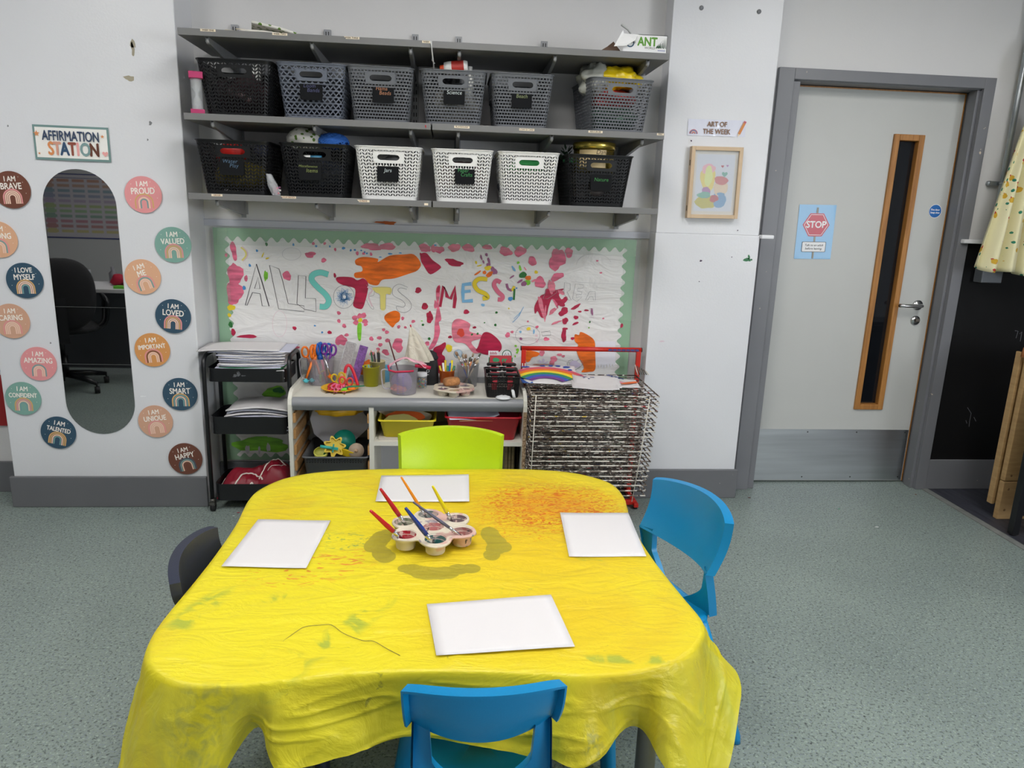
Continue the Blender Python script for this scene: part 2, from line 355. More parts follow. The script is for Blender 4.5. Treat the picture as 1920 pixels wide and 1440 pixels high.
# ceiling lights
M_glow = mat('light_diffuser', (255, 255, 255), 0.5, emit=(255, 253, 250), estr=PANEL_STRENGTH)
for i, (x, y) in enumerate(PANELS):
    c = thing('ceiling_light', 'flat square ceiling light panel overhead', 'ceiling light', (x, y, ZC-0.03), 0, 'ceiling light panels')
    m = MB(); m.b2(-0.31, 0.31, -0.31, 0.31, 0.012, 0.03); m.b2(-0.31, 0.31, -0.31, -0.29, 0, 0.012); m.b2(-0.31, 0.31, 0.29, 0.31, 0, 0.012); m.b2(-0.31, -0.29, -0.29, 0.29, 0, 0.012); m.b2(0.29, 0.31, -0.29, 0.29, 0, 0.012); m.build('light_frame', M_white, c)
    m = MB(); m.b2(-0.289, 0.289, -0.289, 0.289, 0.004, 0.010); m.build('diffuser', M_glow, c)
# left wall display beyond the pilaster
m = MB(); m.b2(-2.35, -1.985, 3.500, 3.5095, 0.60, 0.88, 0); m.b2(-2.35, -1.985, 3.500, 3.5095, 0.335, 0.585, 1); m.b2(-2.35, -1.985, 3.500, 3.5095, 0.585, 0.60, 2)
tag(m.build('wall_display', [mat('display_blue', (24, 128, 190), 0.6), mat('display_red', (150, 32, 34), 0.6), mat('display_white', (210, 212, 216), 0.6)]), 'blue and red wall display panel in the left wall recess past the mirror pillar', 'wall display')
# chips and splats on the walls
M_chip = mat('bare_plaster_chip', (168, 160, 140), 0.8)
def marks(items, wall, mats, Y):
    m = MB()
    for (px, py, rx, ry, mi, sd) in items:
        p = WY(px, py, Y); k = Y/F_PX
        m.flat(blob(p.x, p.z, rx*k, ry*k, sd, 11, 0.35), 0.0006, mi)
    return m.build('paint_chips', mats, bpy.data.objects[wall], loc=(0, Y, 0), rot=WALL)
marks([(249, 82, 3.5, 8, 0, 1), (249, 92, 3, 10, 0, 2), (243, 147, 7, 5, 0, 3), (282, 231, 3, 3, 1, 4), (277, 262, 1.5, 1.5, 1, 4), (15, 236, 1.5, 1.5, 1, 5), (95, 643, 1.5, 1.5, 1, 5), (268, 743, 5, 1.2, 2, 6), (283, 905, 2, 5, 2, 7)],
      'wall_pilaster', [M_chip, mat('scuff_grey', (120, 122, 125), 0.7), mat('chip_white', (232, 233, 236), 0.6)], 3.3195)
marks([(1401, 487, 6, 4, 0, 1), (1404, 482, 2.5, 4, 0, 2), (1409, 487, 1.5, 2, 0, 3), (1314, 489, 3, 1.5, 1, 4), (1372, 482, 1, 1, 1, 4), (1296, 264, 1.5, 1.5, 1, 8), (1383, 432, 1, 1.5, 1, 9), (1241, 640, 6, 1.5, 2, 5), (1311, 528, 1, 1, 1, 3)],
      'wall_column', [mat('green_paint_spot', (30, 110, 60), 0.4), mat('purple_mark', (52, 30, 62), 0.5), mat('pink_smudge', (214, 196, 206), 0.5)], 3.4135)
for px, py in ((1315, 15), (1423, 22)):
    p = WY(px, py, 3.42); m = MB(); m.cyl((p.x, 3.4195, p.z), (p.x, 3.417, p.z), 0.010, n=12); tag(m.build('wall_plug', mat('plug_grey', (130, 132, 136), 0.5)), 'small round grey %s on the column high above the framed picture' % ('left screw cap' if px < 1400 else 'right screw cap'), 'screw cap')

# ================================================================ SHELVES
M_shelf = mat('grey_painted_shelf', (112, 112, 112), 0.5, var=0.04, vscale=5)
M_brk = mat('grey_metal_bracket', (140, 141, 142), 0.4, var=0.08, vscale=20)
M_brk2 = mat('slotted_rail_grey', (150, 152, 156), 0.4)
M_lab = mat('cream_label', (226, 212, 188), 0.6)
M_ink = mat('dark_ink', (40, 34, 34), 0.6)
M_inkr = mat('brown_ink', (120, 62, 40), 0.6)
SZ = [2.052, 1.745, 1.441]      # top surfaces of the three shelf levels
ST = 0.0255
UX = [-0.947, -0.550, -0.166, 0.027, 0.413, 0.795]
slot = mat('slot_black', (25, 25, 27), 0.6)
lab_up = ['leftmost, above the paper bags', 'second from the left', 'third from the left', 'fourth from the left', 'fifth from the left', 'rightmost, behind the illustrated box']
for i, x in enumerate(UX):
    m = MB(); m.b2(x-0.0145, x+0.0145, 3.512, 3.53, 1.356, 2.160)
    for k in range(25):
        for s in (-1, 1): m.b2(x+s*0.0055-0.002, x+s*0.0055+0.002, 3.5115, 3.5125, 1.366+k*0.032, 1.383+k*0.032, 1)
    tag(m.build('shelf_upright', [M_brk2, slot]), 'grey slotted shelf upright on the recess wall, '+lab_up[i], 'shelf upright', 'slotted uprights carrying the shelves')
JOIN = 0.031  # joint between the left and right boards
def shelf(lv, side, label):
    z = SZ[lv]; YF0 = 3.10
    xl = WY((332, 344, 353)[lv], (54, 214, 366)[lv], YF0).x; xr = WY((1255, 1246, 1233)[lv], (102, 250, 396)[lv], YF0).x
    xj = WY((809, 809, 810)[lv], (80, 235, 384)[lv], YF0).x
    x0, x1 = (xl, xj-0.003) if side == 0 else (xj+0.003, xr)
    t = thing('wall_shelf', label, 'shelf', ((x0+x1)/2, 3.30, z-ST), 0, 'grey shelves across the recess')
    m = MB(); m.box((0, 0.005, ST/2), (x1-x0, 0.41, ST)); m.build('shelf_board', M_shelf, t, bevel=0.0015)
    ox, oy, oz = t.location
    for x in UX:
        if not (x0 < x < x1): continue
        m = MB(); h = 0.062
        # tapered arm: side plates + folded lower lip, knuckle at the tip
        for s in (-1, 1):
            a = x-ox+s*0.006
            m.add([(a-0.0008, -0.182, 0), (a-0.0008, 0.214, 0), (a-0.0008, 0.214, -h), (a-0.0008, -0.168, -0.020),
                   (a+0.0008, -0.182, 0), (a+0.0008, 0.214, 0), (a+0.0008, 0.214, -h), (a+0.0008, -0.168, -0.020)],
                  [(0,1,2,3), (7,6,5,4), (0,4,5,1), (1,5,6,2), (2,6,7,3), (3,7,4,0)])
        m.add([(x-ox-0.0065, -0.168, -0.0205), (x-ox+0.0065, -0.168, -0.0205), (x-ox+0.0065, 0.2, -h), (x-ox-0.0065, 0.2, -h),
               (x-ox-0.0065, -0.168, -0.019), (x-ox+0.0065, -0.168, -0.019), (x-ox+0.0065, 0.2, -h+0.0015), (x-ox-0.0065, 0.2, -h+0.0015)],
              [(0,1,2,3), (7,6,5,4), (0,4,5,1), (1,5,6,2), (2,6,7,3), (3,7,4,0)])
        m.tube([(x-ox, -0.176, -0.003), (x-ox, -0.174, -0.014), (x-ox, -0.164, -0.0205)], [0.006, 0.0075, 0.0065], 8)
        m.box((x-ox, 0.206, -h/2-0.006), (0.020, 0.008, h+0.012))
        m.build('bracket', M_brk, t)
    return t
S = {}
S[0, 0] = shelf(0, 0, 'left half of the top grey shelf, carrying folded paper bags')
S[0, 1] = shelf(0, 1, 'right half of the top grey shelf, carrying the white illustrated box')
S[1, 0] = shelf(1, 0, 'left half of the middle grey shelf, under one black and two grey baskets')
S[1, 1] = shelf(1, 1, 'right half of the middle grey shelf, under three grey woven baskets')
S[2, 0] = shelf(2, 0, 'left half of the lowest grey shelf, under two black and one white basket')
S[2, 1] = shelf(2, 1, 'right half of the lowest grey shelf, under two white and one black basket')
def shelf_label(lv, px, py, w, txt, torn=False):
    p = WY(px, py, 3.094); side = 0 if px < 808 else 1; t = S[lv, side]
    m = MB(); h = 0.0088; wd = w*3.1/F_PX
    if torn: m.flat([(-wd/2+0.006, -h/2), (wd/2, -h/2), (wd/2, h/2), (-wd/2, h/2), (-wd/2+0.003, 0.001), (-wd/2+0.008, -0.001)], 0.0004, 0)
    else: m.flat([(-wd/2, -h/2), (wd/2, -h/2), (wd/2, h/2), (-wd/2, h/2)], 0.0004, 0)
    m.text(txt, 0.0085, 0, 0, 0.0007, 1, bold=0.0002)
    m.build('label_strip', [M_lab, M_ink if lv != 2 else M_inkr], t, loc=(p.x-t.location.x, -0.2005, min(max(p.z, SZ[lv]-ST+0.005), SZ[lv]-0.005)-t.location.z), rot=WALL)
for a in ((0, 389, 56, 25, 'WEEK ONE'), (0, 524, 63, 25, 'WEEK TWO'), (0, 659, 70, 26, 'WEEK THREE', True), (0, 799, 78, 14, 'WEEK'),
          (1, 866, 238, 27, 'PLAYDOUGH'), (1, 988, 243, 27, 'LOAN & CARD'), (1, 1117, 247, 26, 'RESOURCES'), (1, 1239, 251, 13, 'MISC'),
          (2, 406, 366, 19, 'GRULB'), (2, 540, 370, 27, 'LOOM BANDS', True), (2, 681, 377, 22, 'A MADE', True), (2, 799, 383, 7, '')): shelf_label(*a)
# dried paint runs and nicks on the boards
m = MB()
p = WY(798, 238, 3.094); m.flat(blob(0, 0, 0.002, 0.007, 3, 9, 0.4), 0.0006, 0)
m.build('paint_drip', mat('red_paint_drip', (176, 30, 40), 0.4), S[1, 0], loc=(p.x-S[1, 0].location.x, -0.2005, 0.012), rot=WALL)
# white cord from the joint
m = MB(); m.tube([WY(807, 77, 3.085), WY(809, 84, 3.083), WY(811, 108, 3.10), WY(810, 113, 3.12), WY(815, 119, 3.14)], 0.0022, 6); tag(m.build('plastic_strap', mat('strap_white', (205, 205, 205), 0.4)), 'thin white plastic strap hanging down from the joint of the top shelf', 'strap')

# ================================================================ BASKETS
def basket_geo(kind, W=0.146, D=0.163, H=0.211, k0=0.835, rc=0.028, handle=True):
    """rounded rectangular tapered basket, open pattern walls; front at -y"""
    def RR(u, w, d):
        r = rc; segs = [2*(w-r), PI/2*r, 2*(d-r), PI/2*r, 2*(w-r), PI/2*r, 2*(d-r), PI/2*r]; tot = sum(segs); s = (u % 1)*tot
        corners = [(w-r, -d+r, -PI/2), (w-r, d-r, 0), (-w+r, d-r, PI/2), (-w+r, -d+r, PI)]
        starts = [(-w+r, -d, 1, 0), (w, -d+r, 0, 1), (w-r, d, -1, 0), (-w, d-r, 0, -1)]
        for i in range(4):
            L = segs[2*i]
            if s < L: x, y, dx, dy = starts[i]; return (x+dx*s, y+dy*s, dy, -dx)
            s -= L
            if s < segs[2*i+1]:
                cx, cy, a0 = corners[i]; a = a0+s/r; return (cx+r*math.cos(a), cy+r*math.sin(a), math.cos(a), math.sin(a))
            s -= segs[2*i+1]
        return (-w+r, -d, 0, -1)
    def P(u, h, off=0.0):
        k = k0+(1-k0)*h; x, y, nx, ny = RR(u, W*k, D*k); return (x+nx*off, y+ny*off, H*h)
    per = 4*(W+D)-8*rc+2*PI*rc; uf = 2*(W-rc)/per
    NC = 88; mb = MB()
    hc, hu = uf/2, 0.052/per/0.95
    hh0, hh1 = 0.69, 0.90
    uh = [hc, 0.5+hc] if handle else []
    def inh(u, h):
        for q in uh:
            if abs(((u-q+0.5) % 1)-0.5) < hu*1.25 and hh0 < h < hh1: return True
        return False
    h0, h1 = 0.055, 0.945
    def bar(u0, ha, u1, hb, th):
        if inh((u0+u1)/2, (ha+hb)/2): return
        ha0, ha1, hb0, hb1 = [min(h1, max(h0, q)) for q in (ha-th/2, ha+th/2, hb-th/2, hb+th/2)]
        if ha1-ha0 < 1e-4 and hb1-hb0 < 1e-4: return
        mb.add([P(u0, ha0), P(u1, hb0), P(u1, hb1), P(u0, ha1)], [(0, 1, 2, 3)])
    if kind == 'herring':
        rows = 14; pitch = (h1-h0)/rows; sl = pitch*0.8
        for c in range(NC):
            u0, u1 = c/NC, (c+1)/NC; d = sl if c % 2 else -sl
            for r in range(-1, rows+2): bar(u0, h0+r*pitch-d/2, u1, h0+r*pitch+d/2, pitch*0.44)
            w = 0.14/NC
            for r in range(rows):
                if not inh(u0, h0+(r+.5)*pitch): mb.add([P(u0-w, h0+r*pitch), P(u0+w, h0+r*pitch), P(u0+w, h0+(r+1)*pitch), P(u0-w, h0+(r+1)*pitch)], [(0, 1, 2, 3)])
    elif kind == 'weave':
        rows = 15; NC = 78; pitch = (h1-h0)/rows
        for r in range(rows+1):
            for c in range(NC): bar(c/NC, h0+r*pitch, (c+1)/NC, h0+r*pitch, pitch*0.46)
        for r in range(rows):
            for c in range(NC):
                u = (c+(0.5 if r % 2 else 0))/NC; w = 0.13/NC; hm = h0+(r+.5)*pitch
                if not inh(u, hm): mb.add([P(u-w, hm-pitch/2), P(u+w, hm-pitch/2), P(u+w+0.08/NC, hm+pitch/2), P(u-w+0.08/NC, hm+pitch/2)], [(0, 1, 2, 3)])
    else:
        rows = 16; pitch = (h1-h0)/rows
        for c in range(NC):
            u0, u1 = c/NC, (c+1)/NC
            for r in range(-1, rows+2):
                q = (c+r) % 2
                bar(u0, h0+(r+q*1.0)*pitch, u1, h0+(r+1-q)*pitch, pitch*0.55)
                if r % 2 == 0: bar(u0, h0+(r+.5)*pitch, u1, h0+(r+.5)*pitch, pitch*0.42)
    # handle plates with a stadium opening
    for q in uh:
        n = 24; hm = (hh0+hh1)/2; out = []; inn = []
        for i in range(n):
            a = 2*PI*i/n; ca, sa = math.cos(a), math.sin(a)
            sx = max(-1, min(1, ca*1.9)); sy = max(-1, min(1, sa*1.9))
            out.append(P(q+sx*hu*1.28, hm+sy*(hh1-hh0)/2*1.05)); 
            r = 0.36; ex = (0.78 if ca > 0 else -0.78) if abs(ca) > 0.15 else ca/0.15*0.78
            inn.append(P(q+hu*(ex*0.72+ca*0.36), hm+sa*(hh1-hh0)*0.26))
        V = out+inn; mb.add(V, [(i, (i+1) % n, n+(i+1) % n, n+i) for i in range(n)])
    return mb, P, RR
BASK = {}
def basket_meshes(kind):
    if kind in BASK: return BASK[kind]
    mb, P, RR = basket_geo(kind)
    rim = MB(); N = 88
    for (ha, hb, oa, ob) in ((0.94, 0.985, 0.0, 0.002), (0.985, 1.0, 0.005, 0.005), (1.0, 1.0, 0.005, -0.001), (0.985, 0.985, 0.002, 0.005), (0.94, 1.0, -0.002, -0.001)):
        V = [P(i/N, ha, oa) for i in range(N)]+[P(i/N, hb, ob) for i in range(N)]
        rim.add(V, [(i, (i+1) % N, N+(i+1) % N, N+i) for i in range(N)], 0, True)
    base = MB()
    V = [P(i/N, 0, 0) for i in range(N)]+[P(i/N, 0.06, 0.0005) for i in range(N)]
    base.add(V, [(i, (i+1) % N, N+(i+1) % N, N+i) for i in range(N)], 0, True); base.add([P(i/N, 0.012, -0.001) for i in range(N)], [tuple(range(N))])
    BASK[kind] = (mb, rim, base)
    return BASK[kind]
PROTO = {}
M_tagblk = mat('chalk_tag_black', (26, 27, 29), 0.95, spec=0.1)
def basket(px, py, lv, kind, colr, label, text=None, tcol=(150, 160, 170), rz=0.0, toff=(0, 0), sx=1.0):
    p = WY(px, py, 3.135)
    key = kind+colr.name
    if key not in PROTO:
        mb, rim, base = basket_meshes(kind)
        t = thing('storage_basket', label, 'basket', (0, 0, 0), 0, 'plastic baskets on the wall shelves')
        mb.build('woven_wall', colr, t, solid=0.0022, soff=-1); rim.build('rim', colr, t); base.build('base', colr, t)
        PROTO[key] = t
    else:
        src = PROTO[key]
        kk = [c for c in kids(src) if c.name.split('.')[0] in ('woven_wall', 'rim', 'base')]
        t = src.copy(); COL.objects.link(t)
        for c in kk: d = c.copy(); COL.objects.link(d); d.parent = t
        t['label'] = label
    t.location = (p.x, 3.305, SZ[lv]+0.0005); t.rotation_euler = (0, 0, rz); t.scale = (sx, 1, 1)
    if text:
        m = MB(); hw = 0.0475; m.prism(rrect(hw, 0.040, 0.008), 0, 0.0025); 
        for s in (-1, 1): m.prism([(s*0.030-0.008, 0.03), (s*0.030+0.008, 0.03), (s*0.030+0.006, 0.043), (s*0.030-0.006, 0.043)], -0.0005, 0.0022)
        tg = m.build('name_tag', M_tagblk, t, loc=(toff[0], -0.1535+toff[1]*0.1, 0.110+toff[1]), rot=(PI/2-0.13, 0, 0))
        m = MB(); n = len(text)
        for i, l in enumerate(text):
            m.text(l, 0.0215 if len(l) < 9 else 0.0135, (i-(n-1)/2)*0.016, ((n-1)/2-i)*0.017+0.006, 0.003, 0, shear=0.15, spacing=1.05, bold=-0.0002)
        m.build('lettering', mat('chalk_%d_%d_%d' % tcol, tcol, 0.7), tg)
    return t
BK = mat('black_basket_plastic', (20, 21, 23), 0.4, spec=0.35); GR = mat('grey_basket_plastic', (98, 101, 106), 0.5); GB = mat('slate_blue_basket_plastic', (96, 102, 114), 0.5); WH = mat('white_basket_plastic', (226, 226, 224), 0.45)
bA = basket(442, 211, 1, 'herring', BK, 'black herringbone basket on the middle shelf, far left beside the pink sand timer', rz=-0.02)
bB = basket(584, 217, 1, 'lattice', GB, 'slate grey lattice basket with the Loom Bands tag', ['Loom', 'Bands'], (72, 74, 110), 0.0, sx=0.93, toff=(0.0, 0.002))
bC = basket(712, 227, 1, 'weave', GR, 'grey woven basket with the Hama Beads tag', ['Hama', 'Beads'], (160, 110, 80), 0.02, sx=0.90, toff=(0.012, 0.004))
bD = basket(851, 232, 1, 'weave', GR, 'grey woven basket with the Science tag and bottles sticking out', ['Science'], (190, 200, 200), -0.03, sx=0.91, toff=(0.005, 0.01))
bE = basket(978, 237, 1, 'weave', GR, 'grey woven basket with the Beach tag', ['Beach'], (120, 130, 90), 0.0, sx=0.88, toff=(-0.002, 0.008))
bF = basket(1157, 243, 1, 'weave', GR, 'grey woven basket on the far right overflowing with plastic bags', rz=0.10, sx=0.93)
bG = basket(438, 361, 2, 'herring', BK, 'black herringbone basket with the Water Play tag', ['Water', 'Play'], (70, 96, 120), 0.0, toff=(-0.005, 0.004))
bH = basket(589, 369, 2, 'herring', BK, 'black herringbone basket heaped with patterned cloth and blue yarn', ['Miscellaneous', 'Items'], (120, 130, 70), 0.02, sx=0.95, toff=(-0.02, -0.004))
bI = basket(728, 376, 2, 'herring', WH, 'white herringbone basket with the Jars tag', ['Jars'], (175, 185, 185), 0.0, sx=0.93, toff=(-0.002, 0.0))
bJ = basket(866, 381, 2, 'herring', WH, 'white herringbone basket with the Paper Crafts tag', ['Paper', 'Crafts'], (50, 130, 70), 0.0, sx=0.87, toff=(0.012, 0.002))
bK = basket(990, 384, 2, 'herring', WH, 'white herringbone basket without a tag, between two tagged baskets', None, rz=0.0, sx=0.88)
bL = basket(1120, 386, 2, 'herring', BK, 'black herringbone basket with the Nature tag, holding a gold tin', ['Nature'], (50, 120, 60), 0.06, sx=0.96, toff=(0.004, -0.006))
# contents; some dark lumps are added to shade the basket insides
def crumple(fn_c, rx, ry, rz_, seed, n=22, amp=0.35, mi=0, mb=None, freq=7.0):
    mb = mb or MB(); cx, cy, cz = fn_c
    def f(u, v):
        a = 2*PI*u; b = PI*(v-0.5); d = Vector((math.cos(a)*math.cos(b), math.sin(a)*math.cos(b), math.sin(b)))
        k = 1+amp*noise.noise(d*freq*0.25+Vector((seed*3.1, seed, 0)))+amp*0.6*abs(noise.noise(d*freq*0.6+Vector((seed, seed*2.3, 5))))
        return (cx+d.x*rx*k, cy+d.y*ry*k, cz+d.z*rz_*k)
    return mb.grid(f, n*2, n, mi, True)
def stuffbag(name, c, r, seed, m_, label, cat, amp=0.3, freq=7, **kw):
    mb = crumple((0, 0, 0), r[0], r[1], r[2], seed, 18, amp, freq=freq); o = mb.build(name, m_, loc=c, **kw); return tag(o, label, cat)
zb = SZ[1]; zc = SZ[2]
def bc(b): return b.location
x, y, z = bc(bA); m = MB(); m.lathe([(0.0, 0), (0.017, 0), (0.017, 0.10), (0.013, 0.112), (0.013, 0.13), (0, 0.13)], n=14); stuff_w = mat('cap_white', (222, 222, 218), 0.4)
tag(m.build('bottle', stuff_w, loc=(x+0.058, y-0.05, z+0.085)), 'white capped bottle poking out of the black basket beside the sand timer', 'bottle')
stuffbag('dark_basket_filler', (x, y, z+0.095), (0.108, 0.125, 0.078), 2, mat('muted_toy_mix', (60, 40, 44), 0.5, var=0.6, vscale=14), 'mixed dark red toys filling the black basket beside the sand timer', 'toy bag')
x, y, z = bc(bD)
o = thing('squeeze_bottle', 'white squeeze bottle with orange cap lying in the Science basket', 'bottle', (x-0.045, y-0.10, z+0.226), rot=(0.1, PI/2-0.1, 0))
m = MB(); m.lathe([(0, 0.0), (0.022, 0.004), (0.025, 0.02), (0.025, 0.09), (0.02, 0.1), (0, 0.1)], n=18); m.build('bottle_body', stuff_w, o)
m = MB(); m.lathe([(0, -0.016), (0.012, -0.014), (0.014, 0.004), (0, 0.004)], n=14); m.build('cap', mat('cap_orange', (232, 84, 40), 0.4), o)
m = MB(); m.lathe([(0.0255, 0.035), (0.0255, 0.085)], n=18); m.build('wrapper', mat('wrap_red', (176, 52, 44), 0.5), o)
m = MB(); m.lathe([(0, 0), (0.018, 0), (0.018, 0.11), (0.012, 0.12), (0.013, 0.15), (0, 0.15)], n=16); tag(m.build('bottle', stuff_w, loc=(x+0.062, y-0.07, z+0.092)), 'white bottle standing at the right in the Science basket', 'bottle')
stuffbag('science_kit', (x, y, z+0.09), (0.10, 0.12, 0.072), 4, mat('science_mix', (150, 146, 138), 0.5, var=0.7, vscale=16), 'mixed pale science toys inside the Science basket', 'toy bag')
stuffbag('black_bag', (x-0.05, y+0.03, z+0.195), (0.045, 0.06, 0.03), 5, mat('black_plastic_bag', (34, 34, 38), 0.3), 'black plastic bag rising at the back of the Science basket', 'bag')
x, y, z = bc(bF)
stuffbag('carrier_bag', (x-0.085, y-0.04, z+0.218), (0.065, 0.07, 0.06), 7, mat('grey_carrier_bag', (168, 170, 162), 0.35), 'crumpled grey carrier bag on the left of the far right basket', 'bag', 0.45, 9)
stuffbag('snack_bag', (x+0.02, y-0.06, z+0.226), (0.09, 0.06, 0.042), 8, mat('yellow_carrier_bag', (226, 196, 20), 0.3), 'bright yellow crumpled bag on top of the far right basket', 'bag', 0.45, 9)
stuffbag('blue_bag', (x+0.03, y+0.01, z+0.238), (0.10, 0.05, 0.042), 9, mat('navy_carrier_bag', (28, 34, 110), 0.3), 'navy blue bag behind the yellow bag in the far right basket', 'bag', 0.4, 9)
stuffbag('clear_bag', (x+0.095, y+0.0, z+0.215), (0.05, 0.05, 0.04), 10, mat('grey_white_bag', (180, 182, 184), 0.3), 'pale grey bag sagging over the right side of the far right basket', 'bag', 0.5, 9)
stuffbag('crisp_packet', (x, y-0.03, z+0.135), (0.088, 0.09, 0.05), 11, mat('red_green_packets', (150, 40, 44), 0.35, var=0.5, vscale=10), 'red packets seen through the handle of the far right basket', 'packet')
stuffbag('green_bag', (x, y-0.01, z+0.07), (0.105, 0.12, 0.055), 12, mat('green_bag', (54, 84, 70), 0.4, var=0.4, vscale=10), 'green bag seen through the weave low in the far right basket', 'bag')
x, y, z = bc(bG)
stuffbag('red_toy', (x-0.03, y-0.05, z+0.165), (0.06, 0.05, 0.045), 13, mat('red_toy_plastic', (196, 40, 34), 0.4), 'red plastic toys at the top of the Water Play basket', 'toy', 0.2, 4)
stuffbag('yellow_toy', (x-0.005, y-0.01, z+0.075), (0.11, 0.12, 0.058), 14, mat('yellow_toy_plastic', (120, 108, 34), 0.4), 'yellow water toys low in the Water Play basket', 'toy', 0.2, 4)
stuffbag('grey_toy', (x+0.08, y+0.03, z+0.19), (0.04, 0.05, 0.03), 15, mat('blue_grey_toy', (86, 92, 120), 0.5), 'blue grey toy at the back right of the Water Play basket', 'toy', 0.2, 4)
x, y, z = bc(bH)
def leafcloth():
    m, nt, b = nmat('white_cloth_with_trees'); b.inputs['Roughness'].default_value = 0.8
    tc = nt.nodes.new('ShaderNodeTexCoord'); v = nt.nodes.new('ShaderNodeTexVoronoi'); v.inputs['Scale'].default_value = 42
    rp = nt.nodes.new('ShaderNodeValToRGB'); rp.color_ramp.interpolation = 'CONSTANT'; rp.color_ramp.elements[0].color = lin((84, 118, 40))+(1,); rp.color_ramp.elements[1].position = 0.30; rp.color_ramp.elements[1].color = lin((216, 214, 206))+(1,)
    nt.links.new(tc.outputs['Object'], v.inputs['Vector']); nt.links.new(v.outputs['Distance'], rp.inputs[0]); nt.links.new(rp.outputs[0], b.inputs['Base Color']); return m
M_leaf = leafcloth()
stuffbag('patterned_cloth', (x-0.05, y-0.065, z+0.230), (0.072, 0.06, 0.042), 16, M_leaf, 'folded white cloth with green tree print heaped in the black basket', 'cloth', 0.25, 5)
R = random.Random(5); m = MB(); crumple((0, 0, -0.006), 0.054, 0.046, 0.026, 3, 12, 0.2, mi=1, mb=m)
for i in range(90):
    a0 = R.uniform(0, 6.28); t0 = R.uniform(0.1, 1.3); pts = []
    for k in range(12):
        a = a0+k*0.16*R.choice((1, 1)); t_ = t0+0.5*math.sin(k*0.4+i); pts.append((0.066*math.cos(a)*math.sin(t_+0.5), 0.056*math.sin(a)*math.sin(t_+0.5), 0.036*math.cos(t_+0.5)+R.uniform(0, 0.002)))
    m.tube(pts, 0.0028, 5, cap=False)
tag(m.build('yarn_skein', [mat('blue_yarn', (58, 120, 214), 0.8), mat('blue_yarn_shade', (18, 50, 120), 0.9)], loc=(x+0.065, y-0.06, z+0.224)), 'loose bright blue yarn heaped on the right of the black basket', 'yarn')  # core is a darker copy, shading the gaps between strands
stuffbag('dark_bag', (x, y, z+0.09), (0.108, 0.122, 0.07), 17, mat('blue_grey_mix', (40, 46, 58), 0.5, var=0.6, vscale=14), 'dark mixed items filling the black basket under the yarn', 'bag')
o = thing('marker_tube', 'white and teal tube seen through the handle of the yarn basket', 'tube', (x-0.02, y-0.135, z+0.155), rot=(0, PI/2, 0))
m = MB(); m.cyl((0, 0, -0.03), (0, 0, 0.005), 0.012, n=12); m.build('tube_end', stuff_w, o); m = MB(); m.cyl((0, 0, 0.005), (0, 0, 0.05), 0.012, n=12); m.build('tube_body', mat('teal_wrap', (50, 110, 140), 0.4), o)
x, y, z = bc(bI); stuffbag('jar_bag', (x, y, z+0.095), (0.112, 0.128, 0.078), 18, mat('darkened_jars', (92, 94, 96), 0.3, var=0.5, vscale=16), 'darkened jars inside the white Jars basket', 'jar bag')  # jars enlarged and darkened so the holes show a shaded inside
x, y, z = bc(bJ); stuffbag('craft_paper_bundle', (x, y, z+0.095), (0.106, 0.128, 0.078), 19, mat('craft_mix', (88, 70, 72), 0.6, var=0.7, vscale=12), 'mixed craft paper, darkened to shade the holes, inside the Paper Crafts basket', 'craft paper')  # craft paper darkened and enlarged to shade the basket holes
x, y, z = bc(bK); stuffbag('grey_shade_filler', (x, y+0.005, z+0.08), (0.106, 0.122, 0.068), 21, mat('slate_shade_filler', (74, 78, 84), 0.7), 'slate filler standing for shade at the bottom of the untagged white basket', 'bag'); stuffbag('green_toy_bag', (x, y-0.02, z+0.155), (0.08, 0.09, 0.035), 20, mat('green_toy', (60, 150, 84), 0.4), 'green toys showing at the handle of the untagged white basket', 'toy', 0.15, 4)  # slate lump added to darken the white basket from inside
x, y, z = bc(bL)
o = thing('cookie_tin', 'round gold biscuit tin sitting in the black Nature basket', 'tin', (x-0.005, y-0.05, z+0.140), 0.2)
M_gold = mat('gold_tin', (214, 190, 92), 0.22, 0.9, var=0.15, vscale=10)
m = MB(); m.lathe([(0, 0), (0.088, 0), (0.088, 0.10), (0, 0.10)], n=40); m.build('tin_body', M_gold, o)
m = MB(); m.lathe([(0.0895, 0.098), (0.0925, 0.10), (0.0925, 0.122), (0.090, 0.126), (0.0, 0.127)], n=40); m.build('lid', M_gold, o)
m = MB(); n = 14
m.grid(lambda u, v: (0.0887*math.sin((u-0.5)*1.4-0.45), -0.0887*math.cos((u-0.5)*1.4-0.45), 0.02+0.073*v), n, 1, 0)
m.build('paper_band', mat('tin_cream_band', (214, 190, 140), 0.5), o)
def on_cyl(mb, txt, size, R0, a0, z0, mi):
    V, Fc = text_geo(txt, size, 'CENTER', 0.0, 0, 0.2, 1.0)
    mb.add([(R0*math.sin(a0+p[0]/R0), -R0*math.cos(a0+p[0]/R0), z0+p[1]) for p in V], Fc, mi)
m = MB(); on_cyl(m, 'Danish', 0.026, 0.0893, 0.12, 0.083, 0); on_cyl(m, 'Butter Cookies', 0.02, 0.0893, 0.12, 0.062, 0); m.build('lettering', mat('tin_ink', (60, 44, 20), 0.5), o)
o = thing('artificial_plant', 'small dark green artificial plant in the Nature basket left of the tin', 'plant', (x-0.125, y-0.045, z+0.185))
m = MB(); R = random.Random(8)
for i in range(26):
    a = R.uniform(0, 6.28); t_ = R.uniform(0, 1.0); L = R.uniform(0.02, 0.035); c = Vector((0.018*math.cos(a)*t_, 0.018*math.sin(a)*t_, R.uniform(0, 0.05))); d = Vector((math.cos(a)*t_, math.sin(a)*t_, 0.6)).normalized()*L; s_ = d.cross(Vector((0, 0, 1))).normalized()*0.007
    m.add([c, c+d*0.5+s_, c+d, c+d*0.5-s_], [(0, 1, 2, 3)])
